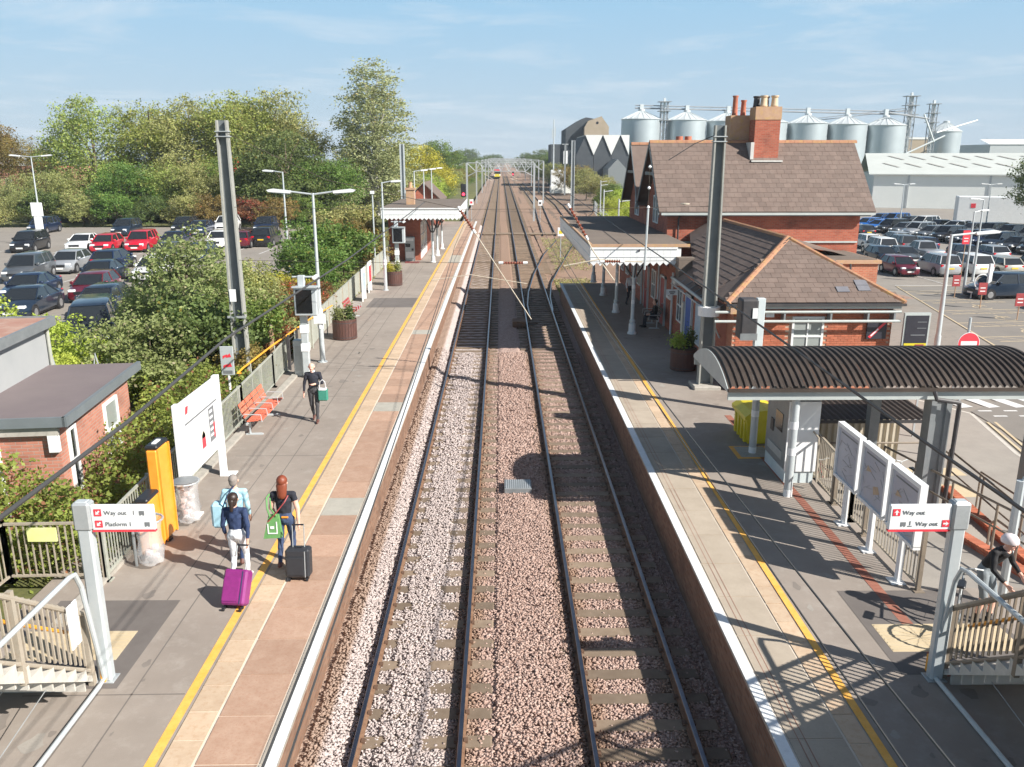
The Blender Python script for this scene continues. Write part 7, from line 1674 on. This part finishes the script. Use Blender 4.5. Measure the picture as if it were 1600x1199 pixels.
# brambles filling the bank by the outbuilding
def bramble(n, fz, region, size, name, label, leaf, base=.3):
    x = rng.uniform(region[0], region[1], n); y = rng.uniform(region[2], region[3], n)
    keep_ = fz(x, y) > 0; x = x[keep_]; y = y[keep_]; h = fz(x, y)
    d = rng.random(len(x))**.45; z = base + h*d + rng.normal(size=len(x))*.05
    V, F = leaf_quads(np.stack([x, y, z], 1), size, .0); me = quadmesh(name, V, F, leaf)
    o = link(name, me); tag(o, label, 'plants', kind='stuff'); return o
def bz(x, y):
    fence = -7.55 - (y-17)*.03
    inside = (x < fence) & (y > 10.6) & (y < 29)
    # keep off the two buildings
    lx = (x+9.08)*math.cos(-th)-(y-16.6)*math.sin(-th); ly = (x+9.08)*math.sin(-th)+(y-16.6)*math.cos(-th)
    inside &= ~((lx < .08) & (ly > -.08) & (ly < 9))
    inside &= ~((x > -9.2) & (y < 14.05))
    b = 1.25 + .4*np.sin(x*1.9+y*.9)*np.cos(y*1.3-x*.4) + .2*np.sin(x*4.1)*np.sin(y*3.7)
    edge = np.clip((fence-x)/.9, 0, 1); bw = np.clip(1.0 - np.clip((y-24)/5, 0, 1)*.5, 0, 1)
    return np.where(inside, np.maximum(.15, b*edge**.5*bw*1.3), -1)
bramble(120000, bz, (-15, -7.5, 10.5, 29), .105, 'brambles', 'dense bramble thicket covering the bank between the outbuilding and the fence', 'leaf_bramble')
bramble(9000, lambda x, y: np.where((x > -10.4+.2*np.sin(y*3)) & (x < -8.0) & (y > 29.5), .45+.3*np.sin(y*1.1)*np.sin(x*2), -1), (-10.5, -8.0, 29, 62), .12, 'ground_cover', 'low scrub along the foot of the panel fence', 'leaf_olive')
bramble(3000, lambda x, y: .22+0*x, (3.75, 6.6, 52.2, 60), .1, 'weeds', 'weeds growing at the end of the grey platform', 'leaf_olive', -.4)
bramble(2500, lambda x, y: .2+0*x, (4.3, 7.5, 66, 92), .12, 'weeds', 'weeds beside the rusty siding', 'leaf_olive', -.4)
# plants in the barrels
for P_, lf1, lf2 in ((P1,'leaf_hazel','leaf_dark'),(P2,'leaf_gold','leaf_hazel'),(P3,'leaf_lime','leaf_dark')):
    for dx_, dy_, rr, hh, lf in ((-.2,-.05,.3,.34,lf1),(.22,.1,.2,.42,lf2)):
        p = rng.normal(size=(700, 3))*np.array([rr*.5, rr*.5, hh*.45]) + np.array([dx_, dy_, .86+hh*.55]); p = p[p[:, 2] > .8]
        V, F = leaf_quads(p, .09); link('leaves', quadmesh('leaves', V, F, lf), P_)
# ================================================================ PEOPLE
for nm, c, r_ in (('skin', (.62,.36,.26), .55), ('skin_pink', (.70,.40,.31), .5), ('cloth_lightblue', (.34,.56,.66), .8), ('cloth_navy', (.022,.04,.10), .85), ('cloth_dark', (.018,.02,.03), .85), ('cloth_black', (.012,.012,.014), .8), ('jeans', (.04,.062,.125), .85), ('cloth_white', (.66,.68,.70), .8), ('trouser_grey', (.055,.055,.06), .85), ('shorts_grey', (.2,.23,.25), .85), ('shoe_white', (.7,.7,.68), .6), ('shoe_brown', (.11,.045,.035), .5), ('hair_auburn', (.19,.045,.02), .5), ('hair_dark', (.03,.018,.014), .45), ('hair_grey', (.24,.21,.19), .7), ('suit_purple', (.21,.022,.155), .4), ('suit_black', (.025,.027,.032), .5), ('tote_green', (.12,.30,.10), .6), ('bag_green', (.04,.22,.16), .6)):
    mat(nm, c, r_, c2=tuple(x*1.25 for x in c), vs=14, obj=True, bump=.15 if 'cloth' in nm or nm in ('jeans','trouser_grey') else 0, bs=18, bd=.02)
def ecap(V, F, a, b, ra, rb, sx=1, sy=1, n=12):
    """tapered capsule; sx, sy flatten it across the body and front to back"""
    a = Vector(a); b = Vector(b); d = b-a; L_ = d.length
    if L_ < 1e-6: d = Vector((0,0,1)); L_ = 1e-6
    d = d.normalized(); u = Vector((1,0,0)) - d*d.x
    if u.length < .3: u = Vector((0,1,0)) - d*d.y
    u.normalize(); w = d.cross(u); rings = []
    for t in (-1,-.8,-.45): rings.append((a + d*(t*ra), ra*math.sqrt(max(0.0004, 1-t*t))))
    rings += [(a, ra), (a.lerp(b, .5), (ra+rb)/2), (b, rb)]
    for t in (.45,.8,1): rings.append((b + d*(t*rb), rb*math.sqrt(max(0.0004, 1-t*t))))
    i = len(V)
    for c, r in rings:
        for k in range(n):
            t = 2*pi*k/n; V.append(c + u*(math.cos(t)*r*sx) + w*(math.sin(t)*r*sy))
    m = len(rings)
    for j in range(m-1):
        for k in range(n): F.append((i+j*n+k, i+j*n+(k+1) % n, i+(j+1)*n+(k+1) % n, i+(j+1)*n+k))
    F += [tuple(i+k for k in range(n-1, -1, -1)), tuple(i+(m-1)*n+k for k in range(n))]
def person(label, loc, rz, h, J, wear, mats, female=False, group=None):
    """J: joints for a 1.75 m body facing +Y; wear: body region -> material index"""
    t = thing('person', label, 'person', loc, rz, group); s = h/1.75; t.scale = (s, s, s)
    D = dict(pel=(0,0,.96), waist=(0,0,1.1), chest=(0,.0,1.3), neck=(0,-.005,1.46), head=(0,.02,1.62),
             sL=(-.18,0,1.41), sR=(.18,0,1.41), eL=(-.23,-.03,1.13), eR=(.23,-.03,1.13), wL=(-.23,.07,.90), wR=(.23,.07,.90),
             hL=(-.09,0,.92), hR=(.09,0,.92), kL=(-.10,.08,.50), kR=(.10,-.04,.50), aL=(-.10,.05,.09), aR=(.10,-.24,.13), tL=(-.11,.2,.035), tR=(.11,-.12,.045))
    D.update(J); q = {k: Vector(v) for k, v in D.items()}
    prim = []
    def P(reg, a, b, ra, rb, sx=1, sy=1): prim.append((reg, Vector(a), Vector(b), ra, rb, sx, sy))
    hw = .155 if not female else .145
    P('hips', q['pel'], q['pel'].lerp(q['waist'], .35), .155, .135, 1.06, .80); P('top', q['waist']-(q['waist']-q['pel'])*.25, q['chest'], .128, hw, 1.05, .74); P('top', q['chest'], q['neck']+Vector((0,0,-.08)), hw, .12, 1.12, .70)
    P('top', q['sL'], q['sR'], .062, .062); P('neckskin', q['neck']-Vector((0,0,.04)), q['head']-Vector((0,.01,.06)), .056, .054)
    hd = q['head']; P('head', hd+Vector((0,-.012,.028)), hd+Vector((0,.018,-.032)), .092, .070, .88, 1.02)
    fw_ = (hd+Vector((0,.078,-.012))); P('head', fw_, fw_+Vector((0,.022,-.012)), .012, .014); P('head', hd+Vector((0,.05,-.085)), hd+Vector((0,.06,-.08)), .03, .026)
    for sd in (-1, 1): P('head', hd+Vector((sd*.083,-.01,-.01)), hd+Vector((sd*.088,-.012,.012)), .014, .016)
    for k in 'LR':
        sg = -1 if k == 'L' else 1
        P('uarm', q['s'+k], q['e'+k], .058, .045); P('farm', q['e'+k], q['w'+k], .044, .030)
        d = (q['w'+k]-q['e'+k]).normalized(); side = Vector((0,1,0)) - d*d.y; side.normalize(); inn = d.cross(side)*sg
        pa = q['w'+k]+d*.02; pb = q['w'+k]+d*.085; P('hand', pa, pb, .024, .028, 1, 1)
        P('hand', pa+side*.01, pb+side*.018, .02, .02); P('hand', pa-side*.01, pb-side*.018, .02, .02)
        for f_, (o, ln) in enumerate(((.030,.055),(.011,.068),(-.009,.064),(-.028,.048))):
            r0 = pb+side*o+d*.008; r1 = r0+d*ln*.55+inn*.004; r2 = r1+d*ln*.4-inn*.022; P('hand', r0, r1, .0105, .010); P('hand', r1, r2, .010, .009)
        th0 = pa+side*.026+d*.01; P('hand', th0, th0+side*.026+d*.03, .012, .0105); P('hand', th0+side*.026+d*.03, th0+side*.03+d*.058, .0105, .009)
        P('thigh', q['h'+k], q['k'+k], .092, .060, 1, 1.02); P('shin', q['k'+k], q['a'+k], .058, .040); 
        cm = q['k'+k].lerp(q['a'+k], .3)+Vector((0,-.014,0)); P('shin', cm, cm+Vector((0,0,-.07)), .052, .046)
        P('foot', q['a'+k]+Vector((0,-.03,-.035)), q['t'+k], .042, .032, 1, .9); P('foot', q['a'+k], q['a'+k]+Vector((0,0,-.03)), .046, .046)
    V, F = [], []
    for reg, a, b, ra, rb, sx, sy in prim: ecap(V, F, a, b, ra, rb, sx, sy)
    me = bpy.data.meshes.new('raw'); me.from_pydata([tuple(v) for v in V], [], F)
    ob = bpy.data.objects.new('raw', me); C.objects.link(ob)
    md = ob.modifiers.new('r', 'REMESH'); md.mode = 'VOXEL'; md.voxel_size = .0095
    ms = ob.modifiers.new('s', 'SMOOTH'); ms.factor = .5; ms.iterations = 3
    bm2 = bpy.data.meshes.new_from_object(ob.evaluated_get(bpy.context.evaluated_depsgraph_get()))
    bpy.data.objects.remove(ob); bpy.data.meshes.remove(me)
    n = len(bm2.polygons); cc = np.zeros(n*3); bm2.polygons.foreach_get('center', cc); cc = cc.reshape(-1, 3)
    best = np.full(n, 1e9); idx = np.zeros(n, dtype=np.int32)
    for reg, a, b, ra, rb, sx, sy in prim:
        a_ = np.array(a); b_ = np.array(b); ab = b_-a_; L2 = max(1e-9, float(ab@ab)); tt = np.clip(((cc-a_)@ab)/L2, 0, 1)
        pp = a_+tt[:, None]*ab; dd = (cc-pp)/np.array([sx, sy, 1]); dist = np.linalg.norm(dd, axis=1) - (ra+(rb-ra)*tt)
        r_ = wear[reg]; 
        if isinstance(r_, tuple): r_ = np.where(tt < r_[1], r_[0], r_[2])
        k = dist < best; best = np.where(k, dist, best); idx = np.where(k, r_, idx)
    # cloth folds
    vv = np.zeros(len(bm2.vertices)*3); bm2.vertices.foreach_get('co', vv); vv = vv.reshape(-1, 3)
    fold = .004*np.sin(vv[:, 2]*38+np.sin(vv[:, 0]*17)*2.0)*np.sin(vv[:, 0]*21+vv[:, 1]*15)*(vv[:, 2] < 1.42)
    nn = np.zeros(len(bm2.vertices)*3); bm2.vertices.foreach_get('normal', nn); vv += nn.reshape(-1, 3)*fold[:, None]; bm2.vertices.foreach_set('co', vv.ravel())
    bm2.materials.clear()
    for m in mats: bm2.materials.append(MATS[m])
    bm2.polygons.foreach_set('material_index', idx.astype(np.int32)); bm2.polygons.foreach_set('use_smooth', [True]*n); bm2.name = 'body'
    link('body', bm2, t)
    if wear.get('eyes', True):
        e = MB()
        for sd in (-1, 1): e.lathe([(.001,-.006),(.0085,0),(.001,.006)], n=8, T=Matrix.Translation(hd+Vector((sd*.03,.083,.008))) @ Matrix.Rotation(pi/2, 4, 'X'))
        e.build('eyes', 'text_black', t); MB().box(-.022,.022,-.003,.003,-.004,.004,0,Matrix.Translation(hd+Vector((0,.083,-.055)))).build('mouth', 'car_maroon', t)
    return t, q
def blob(parent, name, parts, m):
    V, F = [], []
    for a, b, ra, rb, sx, sy in parts: ecap(V, F, a, b, ra, rb, sx, sy, 14)
    mb = MB(); mb.v = [tuple(v) for v in V]; mb.f = F; mb.m = [0]*len(F); return mb.build(name, m, parent, 60)
W1 = dict(hips=1, top=0, neckskin=2, head=2, uarm=0, farm=(0,.85,2), hand=2, thigh=1, shin=1, foot=3)
# man in light blue
t, q = person('man in a light blue shirt walking away beside the woman with the purple suitcase', (-5.02,14.75,PZ), .05, 1.76, dict(eL=(-.27,-.02,1.14), wL=(-.28,.02,.9)), W1, ['cloth_lightblue','cloth_navy','skin','shoe_brown'])
blob(t, 'hair', [((0,-.02,1.66),(0,-.01,1.66),.098,.092,.9,1.02),((0,-.05,1.60),(0,-.05,1.63),.07,.075,1.05,.8)], 'hair_grey')
b = thing('shoulder_bag', 'pale blue bag with a dark strap carried by the man in the light blue shirt', 'bag', (-5.33,14.72,PZ+.72)); MB().bbox(-.13,.13,-.11,.13,0,.5,.05).build('body', 'cloth_lightblue', b); MB().path([(.12,-.1,.45),(.2,-.17,.62),(.3,-.13,.8),(.34,.0,.84)], .014, 6).build('strap', 'cloth_navy', b)
# woman in navy
t, q = person('woman in a navy jumper and white jeans pulling the purple suitcase', (-4.78,13.95,PZ), -.05, 1.72, dict(eR=(.25,-.08,1.13), wR=(.24,-.12,.88), kL=(-.1,.05,.5), aL=(-.1,-.08,.1), tL=(-.1,.06,.04), kR=(.1,.14,.52), aR=(.11,.12,.09), tR=(.12,.27,.035)), dict(W1, hips=1), ['cloth_navy','cloth_white','skin','shoe_white'], True)
blob(t, 'hair', [((0,-.02,1.665),(0,0,1.65),.104,.096,.92,1.02),((0,-.1,1.62),(0,-.13,1.46),.05,.028,1,1),((0,-.06,1.58),(0,-.05,1.62),.08,.085,1,.8)], 'hair_dark')
def suitcase(label, loc, rz, lean, w, hh, dp, m, hm):
    c = thing('suitcase', label, 'suitcase', loc, rz); T = Matrix.Rotation(lean, 4, 'X')
    MB().bbox(-w/2,w/2,-dp/2,dp/2,.06,hh,.035,0,T).build('shell', m, c); MB().bbox(-w/2+.03,w/2-.1,-dp/2-.018,-dp/2,.12,hh-.14,.015,0,T).build('front_pocket', m, c)
    MB().box(w/2-.085,w/2-.07,-dp/2-.008,-dp/2,.08,hh-.03,0,T).build('zip', hm, c); MB().box(-.06,.06,-.02,.02,hh,hh+.02,0,T).build('grip', 'black_plastic', c)
    for s_ in (-1, 1):
        p = [T @ Vector((s_*w*.24,.03,hh-.02)), T @ Vector((s_*w*.24,.03,hh+.42))]; MB().tube(p[0], p[1], .009).build('handle_tube', 'galv', c)
    a = T @ Vector((-w*.24,.03,hh+.42)); b_ = T @ Vector((w*.24,.03,hh+.42)); MB().tube(a, b_, .016).build('handle', 'black_plastic', c)
    for s_ in (-1, 1): MB().tube((s_*(w/2-.06)-.02,.0,.03),(s_*(w/2-.06)+.02,.0,.03),.032).tube((s_*(w/2-.06)-.02,-.09,.03),(s_*(w/2-.06)+.02,-.09,.03),.032).build('wheels', 'black_plastic', c)
suitcase('purple wheeled suitcase pulled by the woman in navy', (-4.60,12.95,PZ), -.12, -.52, .42, .66, .27, 'suit_purple', 'cloth_navy')
# woman with auburn hair
t, q = person('woman with auburn hair, dark short-sleeved top and jeans walking away with a black suitcase', (-4.06,14.55,PZ), .0, 1.79, dict(eR=(.25,-.02,1.14), wR=(.27,-.08,.90), eL=(-.24,.02,1.14), wL=(-.2,.14,.96), kR=(.09,.12,.5), aR=(.1,.12,.09), tR=(.1,.27,.035), kL=(-.1,.0,.5), aL=(-.1,-.16,.11), tL=(-.1,-.03,.045)), dict(W1, uarm=(0,.42,2), farm=2), ['cloth_dark','jeans','skin_pink','shoe_brown'], True)
blob(t, 'hair', [((0,-.015,1.675),(0,0,1.655),.108,.10,.93,1.02),((0,-.055,1.6),(0,-.085,1.43),.098,.085,1.02,.62)], 'hair_auburn')
MB().box(-.02,.1,-.135,-.12,1.0,1.03).build('belt_label', 'orange_plastic', t)
b = thing('tote_bag', 'green printed tote bag slung on the back of the auburn-haired woman', 'bag', (-4.24,14.36,PZ+.66)); MB().grid([(-.17,-.06,0),(.17,-.06,.02),(.17,.05,.02),(-.17,.05,0),(-.05,-.05,.46),(.13,-.05,.46),(.13,.03,.46),(-.05,.03,.46)], [(0,1,5,4),(1,2,6,5),(2,3,7,6),(3,0,4,7),(4,5,6,7),(3,2,1,0)]).build('body', 'tote_green', b)
MB().path([(-.02,-.06,.45),(-.06,-.06,.6),(-.08,.02,.78),(-.06,.14,.8)], .018, 5).path([(.1,-.06,.45),(.02,-.08,.6),(-.02,.02,.78)], .014, 5).build('strap', 'tote_green', b)
MB().path([(-.06,-.09,.35),(.08,-.1,.5),(.26,-.04,.72),(.3,.08,.8)], .012, 5).build('red_strap', 'dark_red', b)
MB().box(-.08,.1,-.068,-.06,.1,.12).box(-.08,-.06,-.068,-.06,.12,.3).box(.08,.1,-.064,-.056,.12,.34).box(-.03,.04,-.066,-.058,.2,.25).build('print', 'white_board', b)
suitcase('black wheeled suitcase held by the auburn-haired woman', (-3.72,14.0,PZ), .0, -.12, .44, .60, .28, 'suit_black', 'galv')
# walking man
t, q = person('balding man in a dark jumper walking towards the camera with a green bag', (-5.45,23.55,PZ), pi+.08, 1.79, dict(eR=(.25,-.02,1.14), wR=(.27,.04,.88), eL=(-.25,.03,1.15), wL=(-.06,.24,1.17), kL=(-.09,.1,.5), aL=(-.08,.12,.09), tL=(-.08,.27,.035), kR=(.08,-.02,.5), aR=(.06,-.22,.14), tR=(.06,-.1,.045), head=(.02,.04,1.615)), W1, ['cloth_dark','trouser_grey','skin_pink','shoe_brown'])
blob(t, 'hair', [((0,-.055,1.60),(0,-.055,1.63),.072,.08,1.06,.8)], 'hair_grey'); MB().lathe([(.068,0),(.062,.035)], (0,0,1.475), 14).build('collar', 'cloth_white', t)
b = thing('hand_bag', 'green and white bag hanging from the arm of the walking man', 'bag', (-5.16,23.42,PZ+.68)); MB().bbox(-.14,.14,-.07,.07,0,.36,.03).build('body', 'bag_green', b); MB().bbox(-.12,.12,-.072,.072,.30,.37,.02).build('trim', 'cloth_white', b); MB().path([(-.1,0,.36),(-.07,0,.56),(.0,0,.62),(.07,0,.56),(.1,0,.36)], .012, 5).build('handle', 'cloth_white', b)
# cyclist
t, q = person('man in a pale helmet and black jacket beside a bicycle at the right edge', (7.98,12.35,PZ), pi+.55, 1.76, dict(pel=(0,-.06,.95), waist=(0,-.03,1.08), chest=(0,.09,1.26), neck=(0,.17,1.40), head=(0,.24,1.53), sL=(-.19,.13,1.36), sR=(.19,.13,1.36), eL=(-.28,.2,1.1), wL=(-.22,.38,.97), eR=(.3,.2,1.12), wR=(.26,.4,.95), hL=(-.09,-.05,.92), hR=(.09,-.05,.92), kR=(.1,.02,.5), aR=(.1,-.06,.09), tR=(.11,.1,.035)), dict(W1, thigh=1, shin=(2,.75,3)), ['cloth_black','shorts_grey','skin_pink','cloth_black'])
hd = q['head']; MB().lathe([(.118,-.02),(.125,.0),(.118,.05),(.09,.095),(.04,.12),(.002,.125)], n=16, T=Matrix.Translation(hd+Vector((0,-.005,.03))) @ Matrix.Scale(1.12, 4, (0,1,0))).build('helmet', 'helmet_pale', t, 60)
MB().box(-.07,.07,.075,.095,-.01,.02,0,Matrix.Translation(hd)).build('sunglasses', 'black_plastic', t); MB().box(-.1,-.04,.165,.172,-.02,-.005,0,Matrix.Translation(q['chest']+Vector((0,-.04,.05)))).build('chest_mark', 'white_board', t)
bike(7.4, 12.1, PZ, 1.0, 'bicycle held by the helmeted man behind the right stairs railing', 'galv_dark')
# people in the shade
t, q = person('person in dark clothes sitting on the bench in the shade of the right canopy', (7.0,37.6,PZ), pi/2, 1.72, dict(pel=(0,0,.52), waist=(0,-.02,.66), chest=(0,-.03,.86), neck=(0,-.01,1.02), head=(0,.03,1.18), sL=(-.18,0,.97), sR=(.18,0,.97), eL=(-.22,.06,.72), wL=(-.12,.26,.62), eR=(.22,.06,.72), wR=(.12,.26,.62), hL=(-.09,.04,.5), hR=(.09,.04,.5), kL=(-.1,.44,.5), kR=(.1,.44,.5), aL=(-.1,.44,.09), aR=(.1,.5,.09), tL=(-.11,.6,.035), tR=(.11,.66,.035)), W1, ['cloth_black','cloth_dark','skin','cloth_black'])
blob(t, 'hair', [((0,-.02,1.22),(0,-.01,1.215),.1,.094,.9,1.02)], 'hair_dark')
t, q = person('person in a pale top standing by the wall far under the right canopy', (6.75,43.4,PZ), pi+.3, 1.74, {}, W1, ['cloth_white','cloth_dark','skin','cloth_black'])
blob(t, 'hair', [((0,-.02,1.66),(0,-.01,1.66),.098,.092,.9,1.02)], 'hair_dark')
# ================================================================ AIR
hz = MB().box(-420, 620, -40, 1600, -2.3, 40).build('haze', []); hz['kind'] = 'stuff'
m = bpy.data.materials.new('haze'); m.use_nodes = True; m.node_tree.nodes.clear()
o_ = m.node_tree.nodes.new('ShaderNodeOutputMaterial'); v_ = m.node_tree.nodes.new('ShaderNodeVolumePrincipled')
v_.inputs['Color'].default_value = (.80, .90, 1, 1); v_.inputs['Density'].default_value = .00026; v_.inputs['Anisotropy'].default_value = .0
m.node_tree.links.new(v_.outputs[0], o_.inputs['Volume']); hz.data.materials.append(m)
# put every grouping Empty at the base of its thing
for o in list(C.objects):
    if o.type == 'EMPTY' and o.parent is None and o.location.length < 1e-6 and o.children and o.rotation_euler.z == 0 and abs(o.scale.x-1) < 1e-6:
        P_ = []
        for c in o.children:
            if c.type == 'MESH': P_ += [c.matrix_basis @ Vector(q) for q in c.bound_box]
        if not P_: continue
        lo = [min(v[i] for v in P_) for i in range(3)]; hi = [max(v[i] for v in P_) for i in range(3)]
        b = Vector(((lo[0]+hi[0])/2, (lo[1]+hi[1])/2, lo[2])); o.location = b
        for c in o.children: c.location = c.location - b
